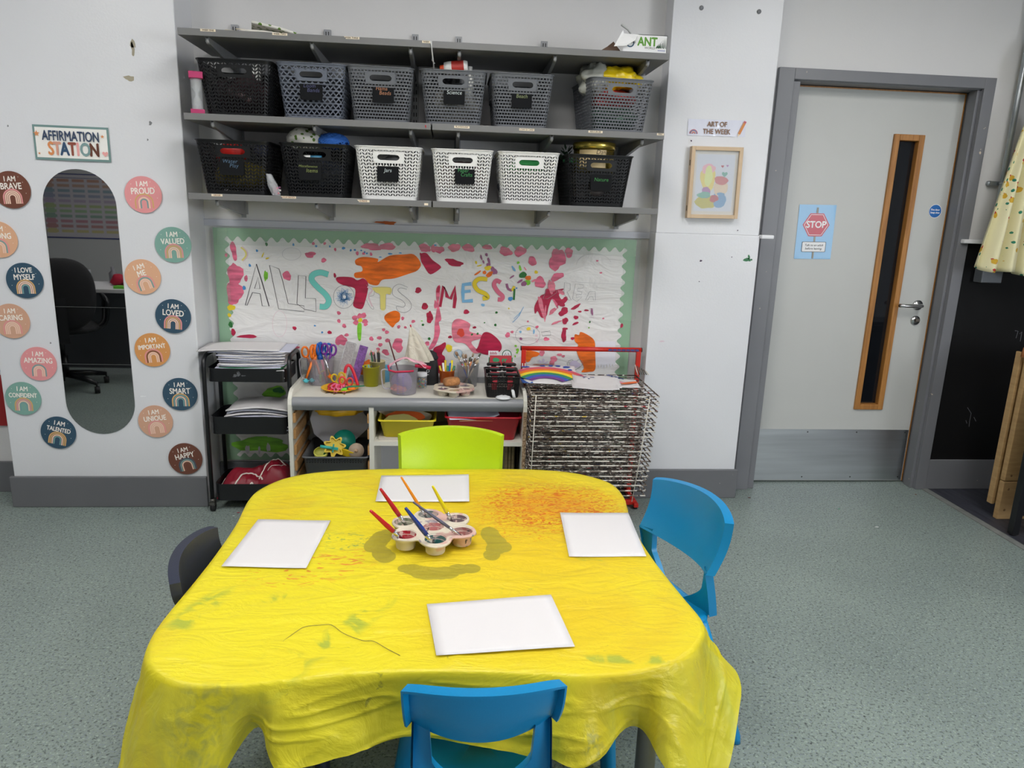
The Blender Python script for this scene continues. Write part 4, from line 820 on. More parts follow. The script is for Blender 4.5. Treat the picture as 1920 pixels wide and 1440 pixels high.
# clear plastic sheet border taped round the top and sides
m = MB()
def film(x0, z0, x1, z1, wdt, nu, seed):
    def f(u, v):
        x = x0+(x1-x0)*u; z = z0+(z1-z0)*u; hx = wdt if z1 == z0 else 0
        a = 0.006+0.006*noise.noise(Vector((u*30+seed, v*2, seed)))
        return (x-(0 if z1 == z0 else (v-0.5)*wdt), -a, z-(v*wdt if z1 == z0 else 0))
    m.grid(f, nu, 5, 0)
film(bx0+0.02, bz1+0.005, bx1, bz1+0.005, 0.085, 150, 1); film(bx1-0.02, bz1, bx1-0.02, 0.9, 0.08, 60, 4); film(bx0+0.03, bz1, bx0+0.03, 0.95, 0.07, 60, 7)
m.build('clear_film_edge', film_mat('glossy_clear_film', (235, 245, 238), 0.10, 0.06, 0.5, 40), brd)

# ================================================================ MIRROR AND AFFIRMATION STATION
M_mir = mat('tinted_acrylic_mirror', (172, 172, 172), 0.015, 1.0)
mc = thing('wall_mirror', 'tall round ended mirror with a grey tint on the left pillar under the affirmation sign', 'mirror', (-1.575, 3.3195, 0.940), rot=(PI/2, 0.0, 0))
m = MB(); m.prism(stadium(0.149, 0.584, 24), 0.0, 0.003); m.build('mirror_sheet', M_mir, mc)
m = MB()
for y in (576, 683): z = WY(170, y, 3.317).z-0.940; m.b2(-0.147, 0.147, z-0.0007, z+0.0007, 0.003, 0.0032)
m.build('joint_line', mat('joint_grey', (96, 98, 98), 0.4), mc)
o = thing('wall_sign', 'rectangular white AFFIRMATION STATION sign with sage green border above the mirror', 'sign', WY(135, 269, 3.316), rot=wrot(-0.005))
a, b_ = WY(64, 268, 3.316), WY(206, 272, 3.316); sw = (b_-a).length/2; shh = (WY(133, 237, 3.316)-WY(136, 302, 3.316)).length/2
m = MB(); m.grid(lambda u, v: ((2*u-1)*sw, (2*v-1)*shh, 0.0008+0.004*(1-abs(2*u-1))*(1-v)), 12, 4, 0, False); m.build('border_card', mat('sage_card', (110, 140, 138), 0.5), o)
m = MB(); q = 0.945; m.grid(lambda u, v: ((2*u-1)*sw*q, (2*v-1)*shh*0.87, 0.0014+0.004*(1-abs(2*u-1))*(1-v)), 12, 4, 0, False); m.build('white_panel', mat('sign_white', (236, 234, 230), 0.5), o)
SCOL = {'n': (44, 62, 92), 'o': (214, 138, 84), 't': (206, 150, 130), 'b': (44, 74, 106), 'r': (140, 72, 54), 'p': (232, 164, 160), 'g': (122, 152, 152), 'd': (96, 50, 34)}
SK = list(SCOL); m = MB(); m.text('AFFIRMATION', 0.056, 0.0, 0.026, 0.0062, 0, bold=0.0008, sx=0.64)
for i, (ch, c) in enumerate(zip('STATION', 'otbrpgd')): m.text(ch, 0.074, (-0.085, -0.059, -0.029, 0.002, 0.025, 0.055, 0.092)[i]*0.98, -0.026, 0.0062, SK.index(c), bold=0.0022, sx=0.70)
def star(cx, cy, r): return [(cx+(r if i % 2 == 0 else r*0.42)*math.cos(PI/2+i*PI/5), cy+(r if i % 2 == 0 else r*0.42)*math.sin(PI/2+i*PI/5)) for i in range(10)]
def heart(cx, cy, r):
    o = []
    for i in range(20): t = 2*PI*i/20; o.append((cx+r*math.sin(t)**3, cy+r*(0.81*math.cos(t)-0.31*math.cos(2*t)-0.125*math.cos(3*t)-0.06*math.cos(4*t))))
    return o
m.flat(star(-0.135, 0.034, 0.013), 0.005, 1); m.flat(star(0.126, 0.032, 0.008), 0.005, 1); m.flat(star(-0.131, -0.045, 0.006), 0.006, 1); m.flat(heart(0.132, -0.037, 0.012), 0.006, 5)
m.build('lettering', [mat('sign_'+k, SCOL[k], 0.5) for k in SK], o)
ST = {'brown': (112, 68, 54), 'pink': (226, 150, 152), 'peach': (222, 172, 138), 'sage': (126, 168, 156), 'navy': (52, 80, 100), 'mustard': (214, 150, 88), 'tan': (208, 162, 136)}
RB = [(70, 92, 108), (226, 150, 150), (214, 170, 110), (120, 74, 60), (236, 200, 180), (120, 160, 160)]
M_cream = mat('sticker_cream_print', (242, 236, 228), 0.5)
RBM = [mat('rainbow_print_%d' % i, c, 0.5) for i, c in enumerate(RB)]
def sticker(word, px, py, colr, a, where, first='I AM', arcs=(0, 1, 2)):
    p = WY(px, py, 3.316)
    o = thing('affirmation_sticker', 'round %s wall disc reading %s %s, %s' % (colr, first, word, where), 'sticker', (p.x, 3.3199, p.z), rot=wrot(a), group='round affirmation discs')
    R0 = 0.0765
    m = MB(); m.prism(circ(0, 0, R0, 48), 0.004, 0.0065); m.cyl((0, 0, 0), (0, 0, 0.004), 0.02, n=12); m.build('disc', mat('sticker_'+colr, ST[colr], 0.45), o)
    m = MB(); n = len(word); sz = 0.034 if n <= 5 else (0.031 if n <= 7 else 0.0265)
    m.text(first, 0.030, 0, 0.044, 0.0068, 0, bold=0.0006, sx=0.82); m.text(word, sz*1.08, 0, 0.014, 0.0068, 0, bold=0.0007, sx=0.80 if n < 8 else 0.74)
    for (sx_, sy_) in ((-0.045, 0.045), (0.05, 0.03), (-0.055, -0.02), (0.057, -0.015), (0.035, 0.052)): m.flat(circ(sx_, sy_, 0.0014, 6), 0.0068, 0)
    m.build('lettering', M_cream, o)
    m = MB(); R = random.Random(px)
    order = [R.randrange(6) for _ in range(4)]
    for k in range(4):
        r = 0.036-k*0.0075; pts = [(r*math.cos(PI-PI*i/16), -0.032+r*0.95*math.sin(PI-PI*i/16)) for i in range(17)]; pts = [(-r, -0.057)]+pts+[(r, -0.057)]
        pts = [(x, max(y, -math.sqrt(max(0, R0*R0-x*x))+0.006)) for x, y in pts]
        m.ribbon(pts, 0.0056, 0.0069, (arcs[k % len(arcs)]+k) % 6)
    m.build('rainbow', RBM, o)
for a in (('BRAVE', 22, 356, 'brown', 0.05, 'cut by the left photo edge'), ('STRONG', -2, 449, 'peach', 0.02, 'second down at the far left edge'), ('MYSELF', 47, 526, 'navy', 0.03, 'left of the mirror', 'I LOVE'), ('CARING', 22, 602, 'tan', 0.05, 'left edge, under the I LOVE MYSELF disc'),
          ('AMAZING', 73, 682, 'pink', -0.02, 'left of the mirror above the sage one'), ('CONFIDENT', 44, 747, 'sage', -0.02, 'lower left of the mirror'), ('TALENTED', 110, 811, 'navy', -0.22, 'below the left foot of the mirror'),
          ('PROUD', 269, 365, 'pink', 0.05, 'top right of the mirror'), ('VALUED', 325, 459, 'sage', 0.05, 'upper right by the recess edge'), ('ME', 268, 519, 'peach', 0.30, 'right of the mirror'),
          ('LOVED', 325, 593, 'navy', -0.08, 'right of the mirror by the recess edge'), ('IMPORTANT', 286, 656, 'mustard', 0.10, 'right of the mirror'), ('SMART', 338, 739, 'navy', 0.02, 'lower right by the trolley'), ('UNIQUE', 292, 790, 'tan', 0.12, 'lower right of the mirror'), ('HAPPY', 348, 860, 'brown', 0.22, 'lowest one above the skirting')):
    sticker(*a[:6], **({'first': a[6]} if len(a) > 6 else {}), arcs=(a[1] % 3, (a[1]+1) % 5, 2))

# ================================================================ COLUMN: ART OF THE WEEK
c = WY(1344, 240, 3.417); o = thing('wall_sign', 'glossy laminated ART OF THE WEEK strip on the column above the framed picture', 'sign', (c.x, 3.4195, c.z), rot=wrot(0.012))
aw = (WY(1291, 238, 3.417)-WY(1399, 244, 3.417)).length/2; ah = (WY(1345, 225, 3.417)-WY(1343, 256, 3.417)).length/2
m = MB(); m.grid(lambda u, v: ((2*u-1)*aw, (2*v-1)*ah, 0.002+0.0025*noise.noise(Vector((u*9, v*1.5, 3)))), 40, 8, 0); m.build('laminated_strip', mat('laminate_white', (220, 222, 236), 0.12, coat=1.0), o)
m = MB(); z = 0.0052
m.text('ART OF', 0.030, 0, 0.015, z, 0, bold=0.0008, sx=0.9); m.text('THE WEEK', 0.030, 0, -0.017, z, 0, bold=0.0008, sx=0.9)
for k in range(4): m.ribbon([((0.018-k*0.004)*math.cos(PI-PI*i/10)-aw+0.028, -0.028+(0.018-k*0.004)*math.sin(PI-PI*i/10)) for i in range(11)], 0.003, z, 1+k % 3)
m.ribbon([(aw-0.030, -0.024), (aw-0.008, 0.024)], 0.012, z, 4); m.flat([(aw-0.036, -0.022), (aw-0.024, -0.027), (aw-0.034, -0.036)], z+0.0001, 5); m.ribbon([(aw-0.008, 0.024), (aw-0.0045, 0.032)], 0.012, z+0.0002, 1)
m.build('lettering', [mat('glitter_brown', (128, 92, 64), 0.4), mat('print_rose', (186, 84, 96), 0.5), mat('print_blue', (96, 136, 190), 0.5), mat('print_peach', (226, 180, 150), 0.5), mat('print_orange', (206, 130, 62), 0.5), mat('print_cream', (236, 214, 180), 0.5)], o)
ca, cb, cc, cd = WY(1300, 273, 3.385), WY(1397, 277, 3.385), WY(1381, 411, 3.385), WY(1287, 408, 3.385)
cx, cz = (ca.x+cb.x+cc.x+cd.x)/4, (ca.z+cb.z+cc.z+cd.z)/4; fw = ((cb.x-ca.x)+(cc.x-cd.x))/4; fh = ((ca.z-cd.z)+(cb.z-cc.z))/4
o = thing('picture_frame', 'pale wood box frame with a colourful crayon drawing on the column', 'picture frame', (cx, 3.4198, cz), rot=wrot(0.012))
M_pw = wood_mat('pale_frame_wood', (196, 170, 138), (210, 184, 152), (1, 1, 30)); D_ = 0.034; fb = 0.017
m = MB()
for (x0, x1, y0, y1) in ((-fw, -fw+fb, -fh, fh), (fw-fb, fw, -fh, fh), (-fw+fb, fw-fb, fh-fb, fh), (-fw+fb, fw-fb, -fh, -fh+fb)): m.b2(x0, x1, y0, y1, 0.001, D_)
m.build('wooden_frame', M_pw, o, bevel=0.001)
m = MB(); m.b2(-fw+fb, fw-fb, -fh+fb, fh-fb, 0.001, 0.020); m.build('mount_card', mat('cream_mount', (222, 214, 204), 0.6), o)
iw, ih = fw-fb-0.014, fh-fb-0.016
m = MB(); m.b2(-iw, iw, -ih, ih, 0.020, 0.0205, 0)
def dn(c, pts, k): m.flat(pts, 0.0207+k*0.00004, c)
dn(1, blob(-0.035, -0.085, 0.045, 0.035, 1, 16, 0.15), 0); dn(2, blob(0.03, -0.075, 0.034, 0.036, 2, 16, 0.12), 1); dn(3, blob(-0.032, 0.02, 0.034, 0.062, 3, 18, 0.12), 2); dn(4, blob(-0.032, 0.062, 0.034, 0.022, 4, 16, 0.12), 3); dn(5, blob(-0.030, 0.03, 0.02, 0.045, 5, 16, 0.1), 4)
dn(6, blob(0.032, -0.022, 0.033, 0.038, 6, 16, 0.1), 5); dn(7, blob(0.032, 0.012, 0.033, 0.02, 7, 14, 0.1), 6); dn(8, blob(-0.036, -0.042, 0.02, 0.026, 8, 14, 0.15), 7); dn(9, blob(0.004, -0.07, 0.02, 0.018, 9, 14, 0.15), 8); dn(10, blob(-0.045, -0.055, 0.03, 0.016, 10, 14, 0.15), 9); dn(10, heart(0.046, 0.04, 0.014), 10); dn(9, heart(0.033, 0.075, 0.007), 11); dn(8, heart(0.056, 0.078, 0.006), 12); dn(2, blob(0.035, -0.05, 0.02, 0.008, 12, 12, 0.1), 13)
m.build('drawing', [mat('drawing_paper', (214, 216, 228), 0.6), mat('crayon_olive', (196, 184, 60), 0.7), mat('crayon_blue', (110, 160, 204), 0.7), mat('crayon_yellow', (236, 214, 110), 0.7), mat('crayon_pink', (240, 180, 190), 0.7), mat('crayon_lemon', (226, 232, 150), 0.7), mat('crayon_skin', (232, 206, 178), 0.7), mat('crayon_rose', (206, 104, 110), 0.7), mat('crayon_purple', (176, 120, 176), 0.7), mat('crayon_red', (188, 72, 84), 0.7), mat('crayon_teal', (110, 178, 160), 0.7)], o)
m = MB(); m.b2(-fw+fb, fw-fb, -fh+fb, fh-fb, 0.026, 0.0275); m.build('glass', film_mat('picture_glass', (240, 244, 246), 0.14, 0.03, 0), o)
m = MB()
for y in (0.55*fh, -0.72*fh): m.b2(-fw-0.001, -fw, y-0.012, y+0.012, 0.012, 0.022)
m.build('hinge', mat('hinge_brass_dark', (96, 84, 62), 0.4, 0.8), o)

# ================================================================ DOOR SIGNS
DY = 3.6285
P_ = [WY(a, b, DY) for a, b in ((1501, 382), (1570, 386), (1555, 487), (1487, 484))]
cx = sum(p.x for p in P_)/4; cz = sum(p.z for p in P_)/4; hw = ((P_[1].x-P_[0].x)+(P_[2].x-P_[3].x))/4; hh = ((P_[0].z-P_[3].z)+(P_[1].z-P_[2].z))/4
o = thing('door_poster', 'laminated blue poster with a red STOP sign on the grey door', 'poster', (cx, DY, cz), rot=wrot(0.015))
m = MB(); m.grid(lambda u, v: ((2*u-1)*hw, (2*v-1)*hh, 0.001+0.001*noise.noise(Vector((u*3, v*3, 1)))), 8, 10, 0); m.build('blue_sheet', mat('poster_sky_blue', (132, 182, 222), 0.4, coat=0.15), o)
m = MB(); z = 0.0022
m.ribbon([(0.0, hh*0.9), (0.0, -hh*0.98)], 0.010, z, 3)
hx_ = [(0.071*math.cos(i*PI/3), 0.018*1+0.030+0.066*math.sin(i*PI/3)-0.012) for i in range(6)]
m.flat(hx_, z+0.0001, 0); m.ribbon([(x*0.88, 0.036+(y-0.036)*0.88) for x, y in hx_], 0.0028, z+0.0002, 1, closed=True); m.text('STOP', 0.046, 0, 0.036, z+0.0003, 1, bold=0.0014, sx=0.95)
m.flat([(x, y-0.074) for x, y in rrect(0.064, 0.026, 0.006)], z+0.0002, 2); m.flat([(x, y-0.074) for x, y in rrect(0.0615, 0.024, 0.005)], z+0.0003, 1)
m.text('Talk to an adult', 0.0155, 0, -0.066, z+0.0004, 2, shear=0.2, bold=0.0002); m.text('before leaving.', 0.0155, 0, -0.083, z+0.0004, 2, shear=0.2, bold=0.0002)
m.build('stop_graphic', [mat('stop_red', (186, 36, 62), 0.3), mat('print_white', (236, 236, 238), 0.4), mat('print_black', (40, 44, 54), 0.5), mat('pole_taupe', (160, 156, 146), 0.5)], o)
c = WY(1753, 396, DY); o = thing('door_sign', 'small round blue Fire door keep shut sign on the door edge', 'sign', (c.x, DY, c.z), rot=WALL)
m = MB(); m.prism(circ(0, 0, 0.0345, 36), 0, 0.002, 1); m.flat(circ(0, 0, 0.032, 36), 0.0022, 0); m.text('Fire door', 0.0125, 0, 0.007, 0.0024, 1, bold=0.0004); m.text('keep shut', 0.0125, 0, -0.0075, 0.0024, 1, bold=0.0004)
m.build('sign_disc', [mat('mandatory_blue', (0, 98, 176), 0.35), MATS['print_white']], o)

# ================================================================ STORAGE UNIT UNDER THE BOARD
CX0, CX1, CYF, CYB, CT = -0.704, 0.356, 3.145, 3.482, 0.582
M_cab = mat('cream_white_laminate', (218, 216, 206), 0.45); M_nose = mat('grey_plastic_edge', (140, 142, 146), 0.28)
M_chip = speck_mat('raw_chipboard', (158, 132, 104), [((120, 94, 68), 90, 0.5, 'n'), ((196, 174, 146), 120, 0.58, 'n')], 0.8)
cab = thing('storage_unit', 'low white storage unit with grey rounded front edge under the painted display', 'storage unit', ((CX0+CX1)/2, (CYF+CYB)/2, 0), 0)
L = lambda x, y, z: (x-cab.location.x, y-cab.location.y, z)
def side_panel(x0, x1):
    pts = [(CYB, 0.02), (CYB, CT+0.03), (CYF+0.05, CT+0.03), (CYF+0.02, CT+0.02), (CYF-0.005, CT-0.005), (CYF-0.012, CT-0.03), (CYF-0.012, 0.02)]
    n = len(pts); V = [L(x0, y, z) for y, z in pts]+[L(x1, y, z) for y, z in pts]
    return MB().add(V, [tuple(range(n)), tuple(range(n, 2*n))[::-1]]+[(i, n+i, n+(i+1) % n, (i+1) % n) for i in range(n)])
side_panel(CX0, CX0+0.018).build('side_panel', M_cab, cab, bevel=0.002)
side_panel(CX1-0.018, CX1).build('side_panel', M_cab, cab, bevel=0.002)
m = MB(); m.b2(CX1-0.017-cab.location.x, CX1-0.001-cab.location.x, CYF-0.014-cab.location.y, CYF-0.0122-cab.location.y, 0.02, CT-0.055); m.build('chipboard_edge', M_chip, cab)
m = MB(); m.add([], []); 
def bx(m, x0, x1, y0, y1, z0, z1, mi=0): return m.b2(x0-cab.location.x, x1-cab.location.x, y0-cab.location.y, y1-cab.location.y, z0, z1, mi)
m = MB(); bx(m, CX0+0.018, CX1-0.018, CYF+0.02, CYB, CT-0.018, CT); m.build('worktop', M_cab, cab)
m = MB(); V = []; pr = [(CYF+0.025, CT), (CYF+0.01, CT-0.002), (CYF-0.003, CT-0.012), (CYF-0.008, CT-0.025), (CYF-0.006, CT-0.038), (CYF+0.004, CT-0.044), (CYF+0.004, CT-0.058), (CYF+0.02, CT-0.058), (CYF+0.025, CT-0.02)]
n = len(pr); m.add([L(CX0+0.018, y, z) for y, z in pr]+[L(CX1-0.018, y, z) for y, z in pr], [(i, n+i, n+(i+1) % n, (i+1) % n) for i in range(n)], 0, True); m.build('rounded_edge', M_nose, cab)
m = MB(); bx(m, CX0+0.018, CX1-0.018, CYB-0.018, CYB, CT, CT+0.028); m.build('rear_lip', M_nose, cab)
m = MB(); bx(m, CX0+0.018, CX1-0.018, CYB-0.01, CYB, 0.04, CT-0.018); m.build('back_panel', mat('inner_grey_panel', (196, 198, 204), 0.5), cab)
dx0, dx1 = WY(692, 800, CYF).x, WY(701, 800, CYF).x
m = MB(); bx(m, dx0, dx1, CYF, CYB-0.01, 0.04, CT-0.018); m.build('divider', M_cab, cab)
m = MB(); bx(m, CX0+0.018, CX1-0.018, CYF, CYB-0.01, 0.04, 0.058); bx(m, CX0+0.018, CX1-0.018, CYF+0.02, CYF+0.035, 0.0, 0.04); m.build('bottom_panel', M_cab, cab)
zs = WY(850, 829, CYF).z
m = MB(); bx(m, dx1, CX1-0.018, CYF, CYB-0.01, zs-0.019, zs); m.build('shelf', M_cab, cab)
M_run = wood_mat('beech_runner', (176, 128, 76), (200, 156, 104), (1, 14, 14))
for k in range(6):
    z = CT-0.10-k*0.075
    m = MB(); bx(m, CX0+0.018, CX0+0.029, CYF+0.004, CYB-0.02, z-0.017, z+0.027); m.build('tray_runner', M_run, cab, bevel=0.001)
    m = MB(); bx(m, dx0-0.008, dx0, CYF+0.004, CYB-0.02, z-0.017, z+0.027); m.build('tray_runner', M_run, cab, bevel=0.001)
# ---- things inside
def tray(name, label, px, py, Y, z, w, d, h, M_, cat='tray', taper=0.86, lip=0.008, rz=0):
    p = WY(px, py, Y); o = thing(name, label, cat, (p.x, Y+d/2, z), rz)
    m = MB(); 
    def ring(k, zz, off=0): return [(x, y, zz) for x, y in rrect(w/2*k+off, d/2*k+off, 0.02)]
    rings = [ring(taper-0.02, 0.002), ring(taper, 0.0), ring(1, h), ring(1, h, lip), ring(1, h-0.006, lip+0.001)]
    n = len(rings[0]); V = [v for r in rings for v in r]
    m.add(V, [(i*n+k, i*n+(k+1) % n, (i+1)*n+(k+1) % n, (i+1)*n+k) for i in range(1, 4) for k in range(n)], 0, True); m.add(rings[1], [tuple(range(n))])
    m.build('tray_body', M_, o, solid=0.002, soff=1)
    return o
M_yt = mat('yellow_tray_plastic', (226, 208, 40), 0.4); M_rt = mat('red_tray_plastic', (190, 26, 44), 0.35)
yt = tray('yellow_tray', 'yellow plastic tray of craft shapes on the middle shelf of the white unit', 763, 800, 3.165, zs+0.012, 0.245, 0.27, 0.085, M_yt)
rt = tray('red_tray', 'red plastic tray holding paper on the right of the middle shelf', 906, 810, 3.16, zs+0.001, 0.335, 0.28, 0.115, M_rt)
p = WY(735, 812, 3.17)
m = MB(); m.b2(-0.06, 0.10, 0, 0.2, 0, 0.010); tag(m.build('flat_box', mat('kraft_grey_board', (190, 182, 170), 0.7), loc=(p.x, 3.17, zs+0.0005)), 'flat pale board lying under the yellow tray', 'board')
x, y, z = yt.location
for i, (dx, dz, rx, c, lb) in enumerate(((-0.03, 0.086, 0.07, (206, 196, 120), 'cream felt shape in front in the yellow tray'), (-0.01, 0.095, 0.085, (220, 96, 30), 'orange felt shape behind the cream one in the yellow tray'), (0.05, 0.088, 0.06, (190, 180, 160), 'beige felt shape at the right of the yellow tray'), (-0.06, 0.10, 0.07, (214, 200, 190), 'pale pink felt shape at the back left of the yellow tray'))):
    m = MB(); m.prism(blob(0, 0, rx, 0.026, i, 18, 0.12), 0, 0.004); tag(m.build('craft_shape', mat('felt_%d' % i, c, 0.8), loc=(x+dx, y-0.09+i*0.025, z+dz-0.012), rot=(PI/2-0.5, 0, 0)), lb, 'felt shape')
x, y, z = rt.location
def paper_sheet(name, label, c, w, h, rz, M_, tilt=(0, 0), cu=0.0, seed=0, wav=0.002, th=0.0006, group=None, cat='paper'):
    o = sheet(w, h, cu, seed, 12, wav).build(name, M_, loc=c, rot=(tilt[0], tilt[1], rz), solid=th); return tag(o, label, cat, group)
M_pap = mat('white_paper', (216, 213, 214), 0.6); M_papb = mat('bluish_white_paper', (196, 198, 216), 0.6)
paper_sheet('paper_sheet', 'white sheet curling out of the red tray', (x-0.055, y-0.05, z+0.125), 0.23, 0.19, 0.15, M_papb, (0.25, -0.05), 0.012, 3, 0.012)
paper_sheet('paper_sheet', 'pale peach sheet lying in the red tray under the white one', (x+0.02, y-0.04, z+0.108), 0.27, 0.2, 0.05, mat('peach_paper', (228, 190, 140), 0.6), (0.12, 0), 0.0, 4)
paper_sheet('paper_folder', 'red translucent folder lying in the red tray', (x+0.08, y-0.03, z+0.118), 0.19, 0.21, -0.03, mat('red_folder', (170, 40, 66), 0.25), (0.16, 0.0), 0.0, 5, cat='folder')
o = thing('spiral_notebook', 'black spiral bound notebook standing at the back of the red tray', 'notebook', (x+0.07, y+0.05, z+0.12), rot=(1.2, 0, 0))
m = MB(); m.b2(-0.08, 0.08, -0.03, 0.012, 0, 0.004); m.build('cover', mat('notebook_red', (150, 32, 44), 0.5), o)
m = MB()
for i in range(12): m.tube([(-0.075+i*0.0135, 0.014+0.006*math.cos(a*PI/5), 0.002+0.006*math.sin(a*PI/5)) for a in range(10)], 0.0011, 5, closed=True)
m.build('spiral_wire', M_black, o)
# left bay: white card, yellow scalloped dish, grey basket of dough tools
p = WY(637, 800, 3.35)
m = MB(); m.prism([(x*1.0, y) for x, y in ((-0.14, 0.02), (-0.12, 0.09), (0.05, 0.12), (0.155, 0.0), (0.05, -0.10), (-0.06, -0.10), (-0.12, -0.05))], 0, 0.002)
o = m.build('card_sheet', mat('lilac_white_card', (206, 207, 220), 0.6), loc=(p.x, 3.36, 0.40), rot=(PI/2-0.25, 0, 0.0)); tag(o, 'large white card standing behind the dough tools in the left bay', 'card')
p = WY(631, 772, 3.20)
m = MB(); V = []; n = 48
rr = lambda a: 1+0.06*math.cos(8*a)
m.add([(0.105*rr(2*PI*i/n)*math.cos(2*PI*i/n), 0.09*rr(2*PI*i/n)*math.sin(2*PI*i/n), 0) for i in range(n)]+[(0.118*rr(2*PI*i/n)*math.cos(2*PI*i/n), 0.10*rr(2*PI*i/n)*math.sin(2*PI*i/n), 0.030) for i in range(n)], [(i, (i+1) % n, n+(i+1) % n, n+i) for i in range(n)]+[tuple(range(n))[::-1]], 0, True)
tag(m.build('scalloped_dish', mat('warm_yellow_plastic', (228, 176, 24), 0.4), loc=(p.x, 3.28, 0.484), solid=0.002), 'yellow scalloped dish wedged at the top of the left bay', 'dish')
gb = tray('tool_basket', 'dark grey perforated basket of dough tools at the bottom of the left bay', 629, 875, 3.15, 0.152, 0.285, 0.28, 0.155, mat('dark_grey_plastic', (92, 94, 98), 0.4), 'basket', 0.88, 0.006)
m = MB()
for r in range(2):
    for i in range(22): m.box((-0.125+i*0.012, -0.1405+0.0008*r-0.0004, 0.139-r*0.011), (0.006, 0.0025, 0.005))
m.build('slot_pattern', slot, gb)
x, y, z = gb.location; TP = z+0.155
M_teal = mat('teal_plastic', (22, 140, 124), 0.35); M_ylw = mat('mustard_yellow_plastic', (204, 176, 30), 0.4)
m = MB(); m.lathe([(0, 0), (0.05, 0), (0.052, 0.004), (0.052, 0.016), (0, 0.018)], n=32); tag(m.build('dough_press', M_teal, loc=(x+0.025, y-0.02, TP+0.035), rot=(1.15, 0.1, 0)), 'round teal disc standing behind the yellow cutter in the grey basket', 'dough tool')
m = MB(); gear = [(0.042*(1+0.22*math.cos(7*a))*math.cos(a), 0.042*(1+0.22*math.cos(7*a))*math.sin(a)) for a in [2*PI*i/70 for i in range(70)]]; n = 70
inn = [(x_*0.82, y_*0.82) for x_, y_ in gear]
V = [(a, b, 0) for a, b in gear]+[(a, b, 0.014) for a, b in gear]+[(a, b, 0.014) for a, b in inn]+[(a, b, 0) for a, b in inn]
m.add(V, [(k*n+i, k*n+(i+1) % n, ((k+1) % 4)*n+(i+1) % n, ((k+1) % 4)*n+i) for k in range(4) for i in range(n)]); m.flat([(a*0.85, b*0.85) for a, b in gear], 0.004)
tag(m.build('cookie_cutter', M_ylw, loc=(x-0.010, y-0.09, TP+0.030), rot=(1.1, 0.0, 0.2)), 'yellow gear shaped dough cutter in the grey basket', 'cutter')
m = MB(); m.cyl((-0.035, 0, 0), (0.015, 0, 0), 0.007, n=10); m.b2(0.012, 0.045, -0.003, 0.003, -0.006, 0.006); m.b2(0.02, 0.026, -0.003, 0.003, -0.02, 0.02); tag(m.build('dough_tool', mat('aqua_plastic', (60, 176, 166), 0.3), loc=(x-0.035, y-0.112, TP+0.034), rot=(0.1, 0.15, 0)), 'aqua handled dough tool lying across the yellow cutter', 'dough tool')
m = MB(); m.lathe([(0, 0), (0.032, 0), (0.035, 0.006), (0.035, 0.012), (0, 0.013)], n=28); m.lathe([(0, 0.013), (0.009, 0.013), (0.008, 0.022), (0, 0.024)], n=16, mi=1); tag(m.build('dough_roller', [mat('grey_beige_wheel', (168, 150, 132), 0.6), mat('wheel_hub', (190, 160, 130), 0.5)], loc=(x+0.088, y-0.085, TP+0.010), rot=(1.25, 0, 0)), 'beige toy wheel with hub at the right of the grey basket', 'toy wheel')
m = MB(); m.lathe([(0, 0), (0.03, 0), (0.033, 0.02), (0.028, 0.022)], n=24); tag(m.build('dough_pot', mat('lime_cream', (196, 196, 90), 0.5), loc=(x-0.07, y-0.09, TP-0.008), rot=(0.5, 0, 0)), 'pale lime pot lid at the left front of the grey basket', 'pot lid')
m = MB(); m.tube([(-0.04, 0, 0), (-0.01, 0, 0.03), (0.02, 0, 0.024), (0.05, 0, 0.0)], 0.008, 8, sq=(1, .4)); tag(m.build('dough_tool', mat('bright_green_plastic', (24, 140, 70), 0.4), loc=(x-0.02, y-0.085, TP-0.006)), 'bent green dough tool below the yellow cutter', 'dough tool')
m = MB(); m.b2(-0.03, 0.03, -0.006, 0.006, 0, 0.03); tag(m.build('toy_block', M_ylw, loc=(x+0.04, y-0.09, TP-0.012), rot=(0.2, 0.3, 0)), 'small yellow block between the cutter and the toy wheel', 'block')
# lower right: boards, red and purple toy
for k in range(5):
    p = WY(949+k*6, 870, 3.2); m = MB(); m.b2(-0.006, 0.006, 0, 0.2, 0, 0.29); o = tag(m.build('wooden_board', wood_mat('aged_board_%d' % k, (92, 80, 56), (120, 104, 72), (1, 1, 20)), loc=(min(p.x, 0.318), 3.20, 0.058), bevel=0.001), 'thin wooden board standing in the bottom right bay, %s' % ('leftmost of five', 'second from the left', 'middle one', 'fourth from the left', 'rightmost of five')[k], 'board', 'wooden boards stored in the unit')
p = WY(732, 872, 3.25)
stuffbag('soft_toy', (p.x, 3.28, 0.115), (0.055, 0.05, 0.055), 31, mat('toy_red_purple', (150, 40, 60), 0.7, var=0.7, vscale=20), 'red and purple knitted toy at the bottom left of the right bay', 'soft toy', 0.4, 9)
